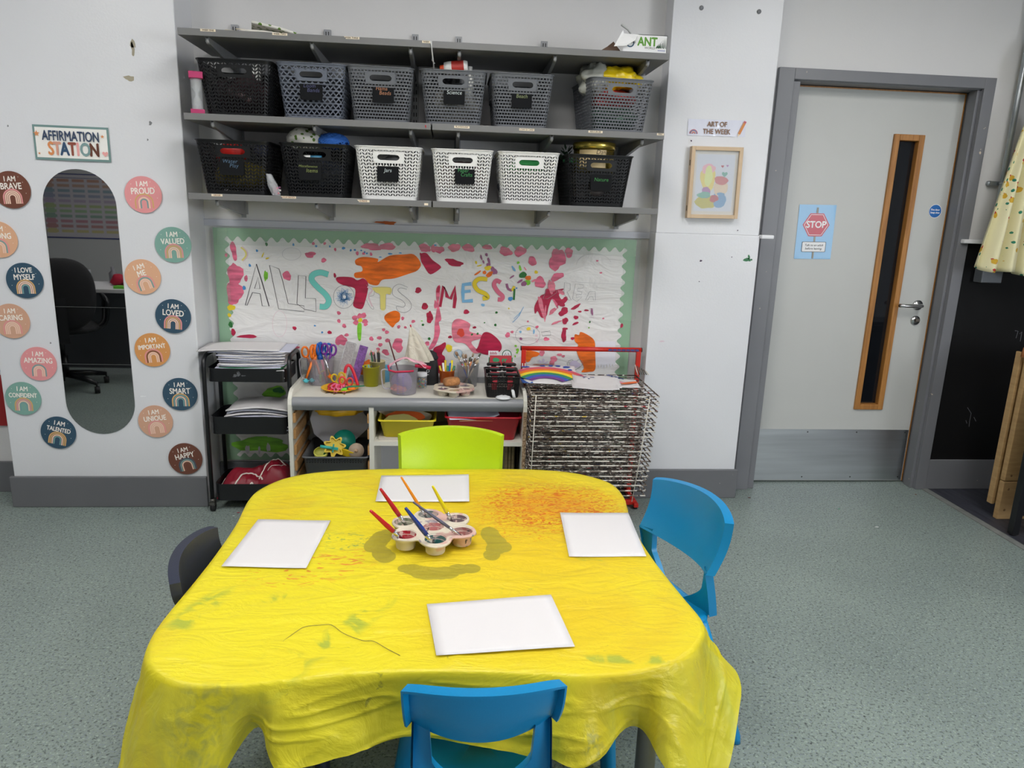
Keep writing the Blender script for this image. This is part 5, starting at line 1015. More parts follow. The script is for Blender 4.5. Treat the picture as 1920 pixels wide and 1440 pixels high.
# ---- things on the worktop
def on_top(px, py): return WZ(px, py, CT)
def scissors(name, label, loc, rot, col_, L1=0.13, group=None):
    o = thing(name, label, 'scissors', loc, rot=rot, group=group)
    m = MB()
    for s in (-1, 1): m.tube([(s*0.017+0.013*math.cos(a), 0.0, 0.018+0.019*math.sin(a)) for a in [2*PI*i/16 for i in range(16)]], 0.0042, 6, closed=True); m.tube([(s*0.012, 0, 0.0), (s*0.003, 0, -0.03)], 0.0045, 6)
    m.build('handles', col_, o)
    m = MB()
    for s in (-1, 1): m.prism([(s*0.006, -0.03), (s*0.001, -0.03-L1*0.55), (-s*0.002, -0.03), (0, -0.02)], -0.0008*s, 0.0008, M=Matrix.Rotation(PI/2, 4, 'X'))
    m.build('blades', M_steel, o)
    return o
def jug(name, label, px, py, r, h, tint, hang, opac=0.35, marks_=None):
    p = on_top(px, py); o = thing(name, label, 'jug', (p.x, p.y, CT+0.0005))
    m = MB(); m.lathe([(0.0, 0.001), (r*0.86, 0.001), (r*0.88, 0.004), (r, h), (r*1.03, h+0.002)], n=36); m.build('jug_body', film_mat('jug_'+name, tint, opac, 0.12, 0), o, solid=0.0015)
    c_, s_ = math.cos(hang), math.sin(hang)
    m = MB(); pts = [(r*0.97, h*0.93), (r*1.35, h*0.97), (r*1.5, h*0.85), (r*1.42, h*0.35), (r*1.25, h*0.2), (r*0.92, h*0.2)]
    m.tube([(c_*a, s_*a, b) for a, b in smooth(pts, 4)], 0.0055, 8, sq=(1.3, .6)); m.build('jug_handle', film_mat('jugh_'+name, tint, min(1, opac+0.25), 0.15, 0), o)
    if marks_:
        m = MB()
        for k in range(10):
            for a0, w in ((-0.35, 0.12 if k % 5 else 0.2), (0.05, 0.12)):
                z = h*(0.1+k*0.08); q = r*(0.88+0.12*z/h)+0.0012
                m.grid(lambda u, v: (q*math.sin(a0+w*(u-.5)), -q*math.cos(a0+w*(u-.5)), z+0.0012*v), 3, 1, 0)
        m.build('scale_marks', marks_, o)
    return o
M_or = mat('orange_plastic', (236, 118, 20), 0.3); M_bl = mat('royal_blue_plastic', (20, 90, 180), 0.3); M_pu = mat('purple_plastic', (120, 50, 150), 0.3); M_rd = mat('red_plastic', (206, 34, 56), 0.3); M_gn = mat('green_plastic', (30, 120, 84), 0.35); M_pkp = mat('pink_plastic', (222, 96, 140), 0.3)
jg = jug('measuring_jug', 'clear measuring jug full of scissors and craft tools at the left end of the worktop', 602, 719, 0.064, 0.125, (200, 196, 206), PI+0.1, 0.28)
jx, jy, jz = jg.location
scissors('scissors', 'orange handled scissors at the left in the measuring jug', (jx-0.045, jy-0.01, CT+0.135), (0.15, -0.15, 0.4), M_or)
scissors('scissors', 'orange handled scissors turned edge on in the measuring jug', (jx-0.022, jy-0.03, CT+0.137), (0.05, -0.1, 1.3), M_or)
scissors('scissors', 'blue handled scissors turned edge on in the middle of the jug', (jx-0.005, jy+0.01, CT+0.142), (0.0, 0.0, 1.4), M_bl)
scissors('scissors', 'blue handled scissors at the back of the measuring jug', (jx+0.012, jy+0.03, CT+0.140), (0.1, 0.1, 0.1), M_bl)
scissors('scissors', 'purple handled scissors at the back right of the measuring jug', (jx+0.034, jy+0.02, CT+0.138), (0.1, 0.15, 0.0), M_pu)
for (a, b, c, lb, nm) in (((-0.06, -0.058, 0.03), (-0.028, -0.05, 0.12), M_or, 'orange craft stick leaning outside the jug at the left', 'craft_stick'), ((0.01, -0.01, 0.01), (-0.018, -0.02, 0.11), mat('peach_plastic', (232, 130, 90), 0.35), 'long peach crayon inside the jug', 'crayon'), ((-0.01, 0.0, 0.05), (0.02, -0.03, 0.07), M_ylw, 'yellow peg lying inside the jug', 'peg'), ((0.03, -0.02, 0.01), (0.01, -0.02, 0.12), M_pkp, 'pink stick inside the jug', 'craft_stick'), ((0.0, -0.02, 0.01), (0.005, -0.03, 0.05), mat('lime_plastic', (140, 190, 60), 0.4), 'short lime stick low in the jug', 'craft_stick'), ((0.052, -0.062, 0.055), (0.028, -0.05, 0.14), mat('silver_metal_tool', (190, 190, 196), 0.25, 0.9), 'silver handled tool clipped over the rim of the jug', 'craft_tool')):
    m = MB(); m.tube([(jx+a[0], jy+a[1], CT+a[2]), (jx+b[0], jy+b[1], CT+b[2])], [0.005, 0.006], 8, sq=(1, .7)); tag(m.build(nm, c), lb, 'craft tool')
def hand_shape(loc, M_, lb, rz=0):
    m = MB(); m.prism(circ(0, 0, 0.007, 12), 0, 0.003)
    for k in range(5): a = -PI/2+(k-2)*0.62; m.tube([(0.004*math.cos(a), 0.004*math.sin(a), 0.0015), (0.0145*math.cos(a), 0.0145*math.sin(a), 0.0015)], 0.0028, 6, sq=(1, .6))
    tag(m.build('hand_charm', M_, loc=loc, rot=(PI/2, rz, 0)), lb, 'charm')
hand_shape((jx-0.055, jy-0.075, CT+0.035), mat('aqua_hand', (90, 200, 214), 0.4), 'little aqua hand shaped tool end at the left foot of the jug'); hand_shape((jx-0.03, jy-0.066, CT+0.035), mat('grey_teal_hand', (100, 150, 160), 0.4), 'little grey blue hand shaped tool end in front of the jug'); hand_shape((jx+0.056, jy-0.07, CT+0.055), M_or, 'little orange hand shaped end of the silver tool')
for o_ in list(bpy.data.objects):
    if o_.name.startswith('scissors') and o_.parent is None: o_.scale = (1.15, 1.35, 1.35)
# glitter rulers
M_gl = mat('silver_glitter', (186, 182, 184), 0.25, 0.35, bump=0.6, bscale=400, var=0.25, vscale=120); M_glp = mat('purple_glitter', (140, 96, 170), 0.25, 0.35, bump=0.6, bscale=400, var=0.4, vscale=90)
p = on_top(645, 708); q = WY(659, 643, 3.46)
def plank(name, a, b, w, th, M_, label, cat='ruler', frame=None):
    a, b = Vector(a), Vector(b); d = (b-a); Lh = d.length; d.normalize(); n_ = Vector((0, -1, 0)); s_ = d.cross(n_).normalized(); n_ = s_.cross(d)
    M4 = Matrix(((s_.x, d.x, n_.x, a.x), (s_.y, d.y, n_.y, a.y), (s_.z, d.z, n_.z, a.z), (0, 0, 0, 1)))
    o = thing(name, label, cat, (0, 0, 0)); o.matrix_world = M4
    m = MB(); m.b2(-w/2, w/2, 0, Lh, 0, th); m.build('blade', M_, o, bevel=0.002)
    if frame: m = MB(); [m.b2(x0, x1, y0, y1, -0.001, th+0.002) for x0, x1, y0, y1 in ((-w/2-0.004, -w/2, 0, Lh), (w/2, w/2+0.004, 0, Lh), (-w/2, w/2, Lh, Lh+0.004), (-w/2, w/2, -0.004, 0))]; m.build('clear_case', frame, o)
    return o
plank('glitter_case', (p.x, 3.425, CT+0.003), (q.x, 3.462, q.z), 0.042, 0.010, M_gl, 'clear case of silver glitter leaning on the display behind the yellow plate', 'case', film_mat('case_plastic', (220, 220, 224), 0.5, 0.1, 0))
p = on_top(663, 722); q = WY(682, 650, p.y+0.03)
plank('glitter_ruler', (p.x, p.y+0.02, CT+0.012), (q.x, p.y+0.05, q.z), 0.040, 0.004, M_glp, 'purple glitter strip leaning right beside the silver case', 'ruler')
m = MB(); p = on_top(655, 727); m.tube(smooth([(p.x-0.024, p.y, CT+0.02), (p.x-0.016, p.y+0.005, CT+0.09), (p.x+0.0, p.y+0.01, CT+0.105), (p.x+0.018, p.y+0.005, CT+0.08), (p.x+0.042, p.y-0.012, CT+0.014)], 5), 0.007, 8, sq=(1.0, .6)); tag(m.build('tweezers', M_rd), 'big red plastic tweezers standing as an arch beside the yellow plate', 'tweezers')
m = MB(); p = on_top(640, 705); a = WY(627, 665, p.y); b = WY(638, 700, p.y); m.tube([(a.x, p.y, a.z+0.003), (b.x, p.y, b.z)], 0.0045, 8); m.lathe([(0, -0.008), (0.009, 0), (0, 0.008)], (a.x-0.004, p.y, a.z+0.006), 10); tag(m.build('craft_stick', M_rd), 'thin red stick with a ball end leaning from the jug', 'stick')
# yellow plate of scissors
p = on_top(638, 731)
o = thing('yellow_plate', 'round yellow plate of small scissors at the front of the worktop', 'plate', (p.x, p.y-0.002, CT+0.001))
m = MB(); m.lathe([(0, 0.0), (0.055, 0.0), (0.078, 0.012), (0.086, 0.013)], n=48); m.build('plate_body', mat('yellow_plate_plastic', (238, 186, 26), 0.35), o, solid=0.002)
px_, py_ = p.x, p.y
for i, (dx, dy, M_, lb) in enumerate(((-0.032, -0.03, M_rd, 'red looped scissors at the left front of the yellow plate'), (-0.008, -0.045, M_pkp, 'pink looped scissors at the front of the yellow plate'), (0.02, -0.045, mat('rose_plastic', (230, 120, 150), 0.3), 'pale rose scissors front right of the yellow plate'))):
    scissors('scissors', lb, (px_+dx, py_+dy, CT+0.017), (PI/2-0.35, 0, 2.6+i*0.4), M_, 0.05, 'small scissors on the yellow plate')
scissors('scissors', 'coral scissors standing with both loops facing out on the yellow plate', (px_+0.028, py_-0.02, CT+0.030), (0.2, 0.15, 0.0), mat('coral_plastic', (222, 70, 66), 0.3), 0.05)
scissors('scissors', 'mustard scissors at the back left of the yellow plate', (px_-0.006, py_+0.0, CT+0.044), (0.2, -0.2, 0.3), M_ylw, 0.05)
m = MB(); m.tube([(px_+0.02, py_-0.05, CT+0.02), (px_+0.055, py_-0.04, CT+0.026), (px_+0.115, py_-0.03, CT+0.028)], [0.006, 0.008, 0.004], 8, sq=(1.4, .6)); tag(m.build('plastic_tool', M_gn), 'dark green tool handle sticking out over the right of the yellow plate', 'tool')
m = MB(); m.tube([(px_+0.015, py_-0.068, CT+0.018), (px_+0.04, py_-0.066, CT+0.02)], 0.006, 8); tag(m.build('pen_cap', mat('lime_cap', (120, 214, 60), 0.3)), 'small lime pen cap at the front rim of the yellow plate', 'pen cap')
m = MB(); m.tube([(px_+0.045, py_-0.064, CT+0.021), (px_+0.075, py_-0.06, CT+0.022)], 0.006, 8); tag(m.build('pen_cap', M_or), 'small orange pen cap at the right rim of the yellow plate', 'pen cap')
m = MB(); m.box((px_+0.008, py_+0.035, CT+0.045), (0.032, 0.02, 0.05)); tag(m.build('wooden_block', mat('pale_wood_block', (226, 196, 140), 0.6), bevel=0.003), 'pale wooden block standing behind the scissors', 'block')
m = MB(); p = on_top(693, 712); crumple((0, 0, 0), 0.045, 0.02, 0.028, 41, 12, 0.25, mb=m); tag(m.build('felt_leaf', mat('orange_felt', (218, 104, 24), 0.8), loc=(p.x-0.008, 3.455, CT+0.075), rot=(0, -0.5, 0)), 'orange felt leaf leaning behind the lime cup', 'felt')
def cup(name, label, px, py, r, h, M_, taper=0.82, th=0.002, cat='cup'):
    p = on_top(px, py); o = thing(name, label, cat, (p.x, p.y, CT+0.0005)); m = MB(); m.lathe([(0, 0.001), (r*taper, 0.001), (r, h), (r*1.02, h)], n=32); m.build('cup_body', M_, o, solid=th); return o
c1 = cup('plastic_cup', 'lime yellow plastic cup of small clips in the middle left of the worktop', 696, 723, 0.040, 0.093, mat('lime_yellow_plastic', (186, 184, 24), 0.35))
for i in range(4): m = MB(); a = i*1.7; m.tube([(c1.location.x+0.02*math.cos(a)-0.012, c1.location.y+0.015*math.sin(a), CT+0.075), (c1.location.x+0.012*math.cos(a)-0.012, c1.location.y+0.02*math.sin(a), CT+0.097)], 0.0045, 8); tag(m.build('pencil_clip', mat('clip_%d' % (i % 2), ((60, 64, 66), (130, 170, 170))[i % 2], 0.4)), '%s clip end in the lime cup' % ('dark front', 'pale blue front', 'dark back', 'pale blue back')[i], 'clip')
m = MB(); p = on_top(721, 715); m.lathe([(0, 0), (0.036, 0), (0.04, 0.085), (0.04, 0.088)], n=28); tag(m.build('blue_cup', mat('sky_blue_plastic', (96, 164, 200), 0.35), loc=(p.x-0.005, p.y+0.012, CT+0.0005), solid=0.002), 'sky blue cup partly hidden between the lime cup and the pink jug', 'cup')
p = on_top(716, 706); bw = cup('pencil_pot', 'cream pot of pencils behind the lime and blue cups', 713, 708, 0.036, 0.108, mat('cream_pottery', (216, 206, 164), 0.4), 0.95, 0.003, 'pot'); bw.location = (p.x-0.006, 3.432, CT+0.0005)
for i in range(7):
    a = i*0.9; m = MB(); b0 = (bw.location.x+0.012*math.cos(a), bw.location.y+0.012*math.sin(a), CT+0.01); t0 = Vector((bw.location.x-0.012+0.02*math.cos(a), bw.location.y+0.014*math.sin(a), CT+0.150+0.006*math.sin(i*2.2)))
    d = (t0-Vector(b0)).normalized(); m.cyl(b0, t0, 0.0036, n=6, mi=0); m.cyl(t0, t0+d*0.010, 0.0036, 0.001, 6, 1)
    tag(m.build('pencil', [mat('pencil_'+str(i % 3), ((34, 34, 36), (30, 96, 60), (52, 36, 40))[i % 3], 0.4), mat('pencil_wood', (206, 150, 130), 0.6)]), 'sharpened %s pencil in the cream pot, %s' % (('black', 'green', 'dark brown')[i % 3], ('right edge', 'back right', 'back', 'back left', 'left edge', 'front left', 'front')[i]), 'pencil', 'pencils in the cream pot')
# pink bag in a translucent jug
j2 = jug('measuring_jug', 'frosted measuring jug with blue scale marks holding a pink zip bag', 756, 738, 0.066, 0.115, (226, 212, 224), PI+0.15, 0.5, mat('blue_scale_ink', (92, 92, 170), 0.5))
j2.location.y = max(j2.location.y, CYF+0.105)
x, y = j2.location.x, j2.location.y
stuffbag('purple_dough', (x-0.005, y, CT+0.055), (0.042, 0.042, 0.048), 51, mat('lilac_dough', (176, 150, 200), 0.6, var=0.15, vscale=9), 'lilac bag of beads inside the frosted jug', 'bag', 0.2)
stuffbag('pink_dough', (x-0.015, y-0.012, CT+0.028), (0.038, 0.036, 0.024), 52, mat('coral_dough', (226, 140, 136), 0.6), 'coral pink lump at the bottom of the frosted jug', 'bag', 0.2)
o = thing('zip_bag', 'pink zip bag flopping over the top of the frosted jug', 'bag', (x+0.0, y, CT+0.118))
m = MB(); m.grid(lambda u, v: (-0.065+0.17*u, -0.05+0.09*v+0.01*math.sin(u*5), 0.012+0.04*math.sin(PI*min(1, u*1.05))**1*(1-0.4*v)+0.014*noise.noise(Vector((u*4, v*3, 2)))), 20, 12, 0)
m.build('bag_film', mat('pink_bag_film', (228, 170, 186), 0.25), o, solid=0.001)
m = MB(); m.tube([(-0.064, -0.055, 0.022), (-0.058, -0.066, 0.002), (-0.03, -0.070, -0.004), (0.03, -0.066, -0.002), (0.05, -0.062, 0.0)], 0.0042, 8, sq=(1, 1.4)); m.build('zip_strip', mat('crimson_zip', (196, 34, 72), 0.35), o)
m = MB(); m.tube([(0.055, -0.045, 0.02), (0.09, -0.045, 0.018), (0.125, -0.04, 0.010)], 0.005, 8, sq=(1, 1.6)); m.build('zip_end', MATS['crimson_zip'], o)
p = on_top(782, 725); q = WY(771, 612, 3.36)
o = thing('piping_bag', 'tall translucent white piping bag standing as a cone behind the frosted jug', 'bag', (p.x+0.01, 3.36, CT+0.13))
m = MB(); tx, tz = q.x-(p.x+0.01), q.z-CT-0.13
def cone(u, v):
    a = 2*PI*u; r = 0.060*(1-v)**0.8+0.003; k = 1+0.18*math.sin(a*5+v*2); return (tx*v**1.3+r*k*math.cos(a)*1.0, r*k*0.7*math.sin(a), tz*v)
m.grid(cone, 40, 16, 0); m.build('bag_cone', film_mat('milky_bag', (226, 220, 202), 0.72, 0.22, 0.6, 24), o)
m = MB(); m.tube([(tx, 0, tz-0.004), (tx-0.004, 0, tz+0.008)], 0.0035, 6); m.build('tip_tie', M_rd, o)
m = MB(); a = WY(730, 640, 3.4); b = WY(740, 668, 3.4); m.cyl((a.x, 3.4, a.z), (b.x+0.03, 3.44, CT+0.001), 0.0032, n=8); tag(m.build('craft_stick', mat('maroon_stick', (96, 28, 32), 0.4)), 'thin maroon stick rising behind the pink bag', 'stick')
# black drawstring bag
p = on_top(802, 718); o = thing('pouch_bag', 'black fabric bag standing behind the bead jar', 'bag', (p.x+0.002, 3.425, CT+0.0005))
m = MB(); m.grid(lambda u, v: (0.050*(1-0.25*v**4)*math.cos(2*PI*u)*(1 if v < .99 else .1)*(0.86 if v > 0.9 else 1)+0.0, 0.024*math.sin(2*PI*u)*(1-0.5*v**3), 0.152*v-0.006*math.cos(2*PI*u)*v), 28, 14, 0); m.add([(0.05*0.65*math.cos(a), 0.012*math.sin(a), 0.154) for a in [2*PI*i/14 for i in range(14)]], [tuple(range(14))]); crumple((0, 0, 0.135), 0.046, 0.022, 0.032, 61, 12, 0.15, mb=m)
m.build('bag_body', mat('black_fabric', (26, 27, 30), 0.7, bump=0.3, bscale=60), o)
m = MB(); m.text('O', 0.02, 0.012, 0.07, 0.0, 0); m.text('as', 0.012, 0.012, 0.054, 0.0, 0); m.build('lettering', MATS['print_white'], o, loc=(-0.012, -0.0255, 0), rot=WALL)
p = on_top(791, 727); o = thing('bead_jar', 'small clear jar of coloured beads with a white lid', 'jar', (p.x, p.y, CT+0.0005))
m = MB(); R = random.Random(6)
for i in range(90): a = R.uniform(0, 6.28); r = 0.020*math.sqrt(R.random()); m.lathe([(0, -0.004), (0.0038, 0), (0, 0.004)], (r*math.cos(a), r*math.sin(a), R.uniform(0.005, 0.042)), 7, i % 4)
m.build('beads', [mat('bd_r', (206, 50, 70), 0.3), mat('bd_y', (230, 200, 50), 0.3), mat('bd_b', (70, 130, 190), 0.3), mat('bd_g', (90, 170, 90), 0.3)], o)['kind'] = 'stuff'
m = MB(); m.lathe([(0.024, 0), (0.024, 0.056), (0.022, 0.06)], n=24); m.build('jar_wall', M_clear, o); m = MB(); m.lathe([(0.0245, 0.058), (0.0245, 0.074), (0, 0.075)], n=24); m.build('lid', M_white, o)
# orange cup of pens
c3 = cup('plastic_cup', 'orange plastic cup of yellow and blue felt pens', 838, 714, 0.037, 0.075, mat('orange_cup_plastic', (222, 104, 22), 0.35)); c3.location.y = 3.405
R = random.Random(12)
for i, (dx, c, lb) in enumerate(((-0.032, M_ylw, 'yellow pen leaning left in the orange cup'), (-0.018, M_white, 'white pen left of centre in the orange cup'), (-0.008, M_ylw, 'short yellow pen in the orange cup'), (0.004, M_gn, 'green pen in the orange cup'), (0.014, M_bl, 'blue pen in the orange cup'), (0.022, mat('bright_yellow_plastic', (240, 220, 30), 0.35), 'thick bright yellow pen in the orange cup'), (0.032, M_gn, 'green pen at the right edge of the orange cup'))):
    m = MB(); m.tube([(c3.location.x+dx*0.5, 3.40, CT+0.01), (c3.location.x+dx*1.1, 3.398+0.006*(i % 3), CT+0.098+0.014*(i % 3)*0.9)], 0.0052, 8); tag(m.build('felt_pen', c), lb, 'pen', 'pens in the orange cup')
# clear cup of brushes
c4 = cup('brush_cup', 'clear plastic cup crammed with paintbrushes right of the orange cup', 876, 716, 0.054, 0.108, film_mat('frosted_cup', (206, 208, 214), 0.30, 0.15, 0), 0.8); c4.location.y = 3.40
cols = [(40, 130, 90), (190, 50, 70), (40, 80, 170), (220, 190, 60), (150, 110, 80), (60, 140, 130), (230, 230, 224), (200, 120, 60), (90, 60, 110), (190, 170, 150), (60, 70, 80)]
pos = ['far left', 'left', 'left of centre', 'centre left', 'centre', 'centre back', 'centre right', 'right of centre', 'right', 'far right', 'rightmost, tilted']
for i, c in enumerate(cols):
    t_ = i/(len(cols)-1)*2-1; bz = CT+0.006; a = Vector((c4.location.x-t_*0.022, 3.40+0.02*math.sin(i*2), bz)); h_ = 0.145+0.022*math.sin(i*1.9+1); b = Vector((c4.location.x+t_*0.060, 3.40+0.024*math.cos(i*2.3), CT+h_)); d = (b-a).normalized()
    o = thing('paintbrush', 'paintbrush standing in the clear cup, bristles up, %s' % pos[i], 'paintbrush', a, group='brushes in the clear cup'); a0 = Vector()
    Lb = (b-a).length; w = (0.011 if i % 3 == 0 else 0.007)
    m = MB(); m.tube([a0, d*(Lb-0.045)], [0.0025, 0.004], 8); m.build('brush_handle', mat('bh_%d' % i, c, 0.35), o)
    m = MB(); m.tube([d*(Lb-0.045), d*(Lb-0.022)], [0.004, w*0.6], 8); m.build('ferrule', mat('ferrule_metal', (200, 200, 204), 0.2, 1.0), o)
    m = MB(); m.tube([d*(Lb-0.022), d*(Lb-0.008), d*Lb], [w*0.6, w*0.75, w*0.35], 8); m.build('bristles', mat('br_%d' % (i % 4), ((150, 120, 96), (196, 176, 150), (104, 108, 100), (170, 150, 130))[i % 4], 0.9), o)
m = MB(); a = WY(859, 664, 3.42); m.lathe([(0.0, -0.003), (0.02, -0.002), (0.022, 0.0), (0.02, 0.004), (0, 0.005)], n=24); tag(m.build('spoon', film_mat('spoon_blue', (170, 190, 206), 0.6, 0.08, 0), loc=(a.x, 3.425, a.z), rot=(1.3, 0, 0)), 'clear blue round spoon head above the clear brush cup', 'spoon')
# palette builder (used on the worktop and on the table)
M_pal = speck_mat('stained_palette_plastic', (212, 202, 184), [((206, 168, 158), 14, 0.56, 'n'), ((150, 140, 148), 22, 0.64, 'n'), ((110, 130, 120), 30, 0.67, 'n'), ((60, 50, 56), 44, 0.71, 'n')], 0.4)
def palette(name, label, cups, zt, depth, r, outline, loc, cupcols, hexagon):
    o = thing(name, label, 'paint palette', loc)
    # top plate with holes: triangulated outline fan per cup via boolean free approach: bmesh fill
    cv = bpy.data.curves.new('plate', 'CURVE'); cv.dimensions = '2D'; cv.fill_mode = 'BOTH'; cv.extrude = 0.0011
    for pts in [outline]+[circ(x, y, r, 28) for x, y in cups]:
        sp = cv.splines.new('POLY'); sp.points.add(len(pts)-1); sp.use_cyclic_u = True
        for q, (x, y) in zip(sp.points, pts): q.co = (x, y, 0, 1)
    co = bpy.data.objects.new('plate', cv); COL.objects.link(co); cm = co.to_mesh()
    m = MB(); m.add([(v.co.x, v.co.y, v.co.z+zt) for v in cm.vertices], [tuple(p.vertices) for p in cm.polygons]); co.to_mesh_clear(); bpy.data.objects.remove(co); bpy.data.curves.remove(cv)
    m.build('palette_top', M_pal, o)
    m = MB(); n = len(outline); m.add([(x, y, zt+0.001) for x, y in outline]+[(x*1.015, y*1.015, zt-0.005) for x, y in outline], [(i, (i+1) % n, n+(i+1) % n, n+i) for i in range(n)], 0, True); m.build('palette_rim', M_pal, o, solid=0.0015)
    for i, (x, y) in enumerate(cups):
        m = MB(); m.lathe([(r, zt), (r*0.97, zt-0.012), (r*0.91, zt-0.013), (r*0.84, zt-depth+0.002), (r*0.80, zt-depth), (0, zt-depth)], (x, y, 0), 28); w = m.build('paint_well', M_pal, o, solid=0.0015, soff=0)
        cc_ = cupcols[i]; m = MB(); m.flat(blob(x, y, r*0.86, r*0.82, i+3, 18, 0.04), zt-depth+0.011); m.lathe([(r*0.955, zt-0.002), (r*0.925, zt-0.012), (r*0.865, zt-0.0135), (r*0.785, zt-depth+0.003)], (x, y, 0), 28, 1); m.build('paint', [mat('wet_paint_%d_%d_%d' % cc_, cc_, 0.25, var=0.3, vscale=50), speck_mat('well_stain_%d_%d' % (i, int(depth*1000)), tuple(int(0.55*a+0.45*b) for a, b in zip(cc_, (176, 160, 150))), [(cc_, 40, 0.5, 'n'), ((206, 180, 170), 50, 0.58, 'n'), ((60, 50, 60), 60, 0.66, 'n')], 0.35)], w)
    return o
p = on_top(851, 730); r = 0.026
hexc = [(0, 0)]+[(0.058*math.cos(a), 0.058*math.sin(a)) for a in [PI/6+k*PI/3 for k in range(6)]]
hexo = [(0.094*(1+0.04*math.cos(6*(a-PI/6)))*math.cos(a), 0.094*(1+0.04*math.cos(6*(a-PI/6)))*math.sin(a)) for a in [2*PI*i/48 for i in range(48)]]
pal2 = palette('paint_palette', 'paint stained round palette with a brown sponge on top, on the worktop', hexc, 0.030, 0.029, r, hexo, (p.x, CYF+0.105, CT+0.0005), [(150, 120, 100), (120, 110, 120), (130, 120, 90), (150, 130, 140), (110, 90, 100), (170, 150, 120), (140, 110, 110)], True)
m = MB(); 
def sponge(u, v):
    a = 2*PI*u; b = PI*(v-.5); return (0.040*math.copysign(abs(math.cos(a))**0.7, math.cos(a))*math.cos(b)**0.3, 0.028*math.copysign(abs(math.sin(a))**0.7, math.sin(a))*math.cos(b)**0.3, 0.018*math.sin(b))
m.grid(sponge, 32, 12, 0); tag(m.build('sponge', mat('brown_stained_sponge', (176, 122, 76), 0.9, bump=0.8, bscale=90, var=0.35, vscale=18), loc=(p.x-0.012, CYF+0.125, CT+0.052), rot=(0, -0.08, 0.1)), 'rounded brown stained sponge lying on the worktop palette', 'sponge')
# black caddy with scissors holder
p = on_top(940, 737); o = thing('black_caddy', 'small black herringbone basket of tools at the right end of the worktop', 'basket', (p.x, CYF+0.135, CT+0.0005), 0.0)
mb_, P__, RR_ = basket_geo('herring', W=0.078, D=0.11, H=0.098, k0=0.92, rc=0.015, handle=True); mb_.build('woven_wall', BK, o, solid=0.002)
m = MB(); N = 60
for (ha, hb, oa, ob) in ((0.93, 1.0, 0.001, 0.003), (1.0, 1.0, 0.003, -0.002), (0.93, 1.0, -0.001, -0.002)): m.add([P__(i/N, ha, oa) for i in range(N)]+[P__(i/N, hb, ob) for i in range(N)], [(i, (i+1) % N, N+(i+1) % N, N+i) for i in range(N)], 0, True)
m.build('rim', BK, o); m = MB(); m.add([P__(i/N, 0.01, 0) for i in range(N)], [tuple(range(N))]); m.build('base', BK, o)
x, y = o.location.x, o.location.y
M_blk = mat('soft_black_grip', (26, 26, 28), 0.5); M_dr = mat('dusty_red_plastic', (186, 62, 74), 0.4)
for i in range(6):
    sx_ = -1 if i % 2 == 0 else 1; k = i//2; nm = ('front', 'middle', 'back')[k]
    t = thing('stamp_pad', 'black grip tool with red trim, %s row on the %s of the black caddy' % (nm, 'left' if sx_ < 0 else 'right'), 'hand tool', (x+sx_*0.036, y-0.055+k*0.045, CT+0.098+0.014*k), group='black grips in the caddy')
    m = MB(); m.tube([(-0.028, 0, 0), (-0.02, -0.008, 0.004), (0.02, -0.008, 0.004), (0.028, 0, 0)], 0.008, 8); m.build('grip', M_blk, t)
    m = MB(); m.b2(-0.02, 0.02, -0.011, -0.004, 0.008, 0.013); m.build('trim_strip', M_dr, t)
    m = MB(); m.b2(-0.012, 0.012, -0.004, 0.004, -0.07, -0.004); m.build('shaft', M_dr if k == 0 else M_blk, t)
o = thing('card_box', 'red card with green cut out lettering standing in the black caddy', 'card', (x-0.002, y+0.065, CT+0.115))
m = MB(); m.b2(-0.052, 0.052, 0, 0.002, 0, 0.048); m.build('red_card', M_dr, o)
m = MB(); m.flat(blob(-0.022, 0.026, 0.017, 0.011, 2, 14, 0.1), 0.0); m.text('rr', 0.030, 0.018, 0.027, 0.0, 0, bold=0.002); m.build('lettering', mat('card_green', (60, 150, 104), 0.5), o, loc=(0, -0.0006, 0), rot=WALL)
m = MB(); m.b2(-0.056, 0.058, 0, 0.002, 0, 0.04); tag(m.build('green_card', MATS['card_green'], loc=(x-0.002, y+0.075, CT+0.112)), 'green card showing behind the red card in the caddy', 'card')
m = MB(); m.b2(-0.024, 0.024, 0, 0.002, 0, 0.07, 0)
for k in range(9): m.ribbon([(-0.016+0.004*k, 0.052), (-0.014+0.0036*k, 0.066-0.002*(k % 3))], 0.002, 0.0, 1, M=Matrix.Translation((0, -0.0006, 0)) @ Matrix.Rotation(PI/2, 4, 'X'))
tag(m.build('stamp_card', [M_white, mat('crimson_print', (170, 30, 70), 0.5)], loc=(x-0.036, y+0.082, CT+0.112)), 'white card with a crimson print behind the red card at the left', 'card')
m = MB(); m.prism(circ(0, 0, 0.023, 24), 0, 0.002, 0); m.ribbon(circ(0, 0, 0.021, 24), 0.004, 0.0025, 1, closed=True); m.ribbon([(-0.012, -0.008), (-0.006, 0.008), (0, -0.004), (0.006, 0.008), (0.012, -0.008)], 0.003, 0.0025, 2); tag(m.build('round_stamp', [M_white, mat('stamp_green', (60, 110, 80), 0.5), M_ink], loc=(x+0.028, y+0.084, CT+0.165), rot=WALL), 'round white stamp card with green rim behind the red card at the right', 'card')
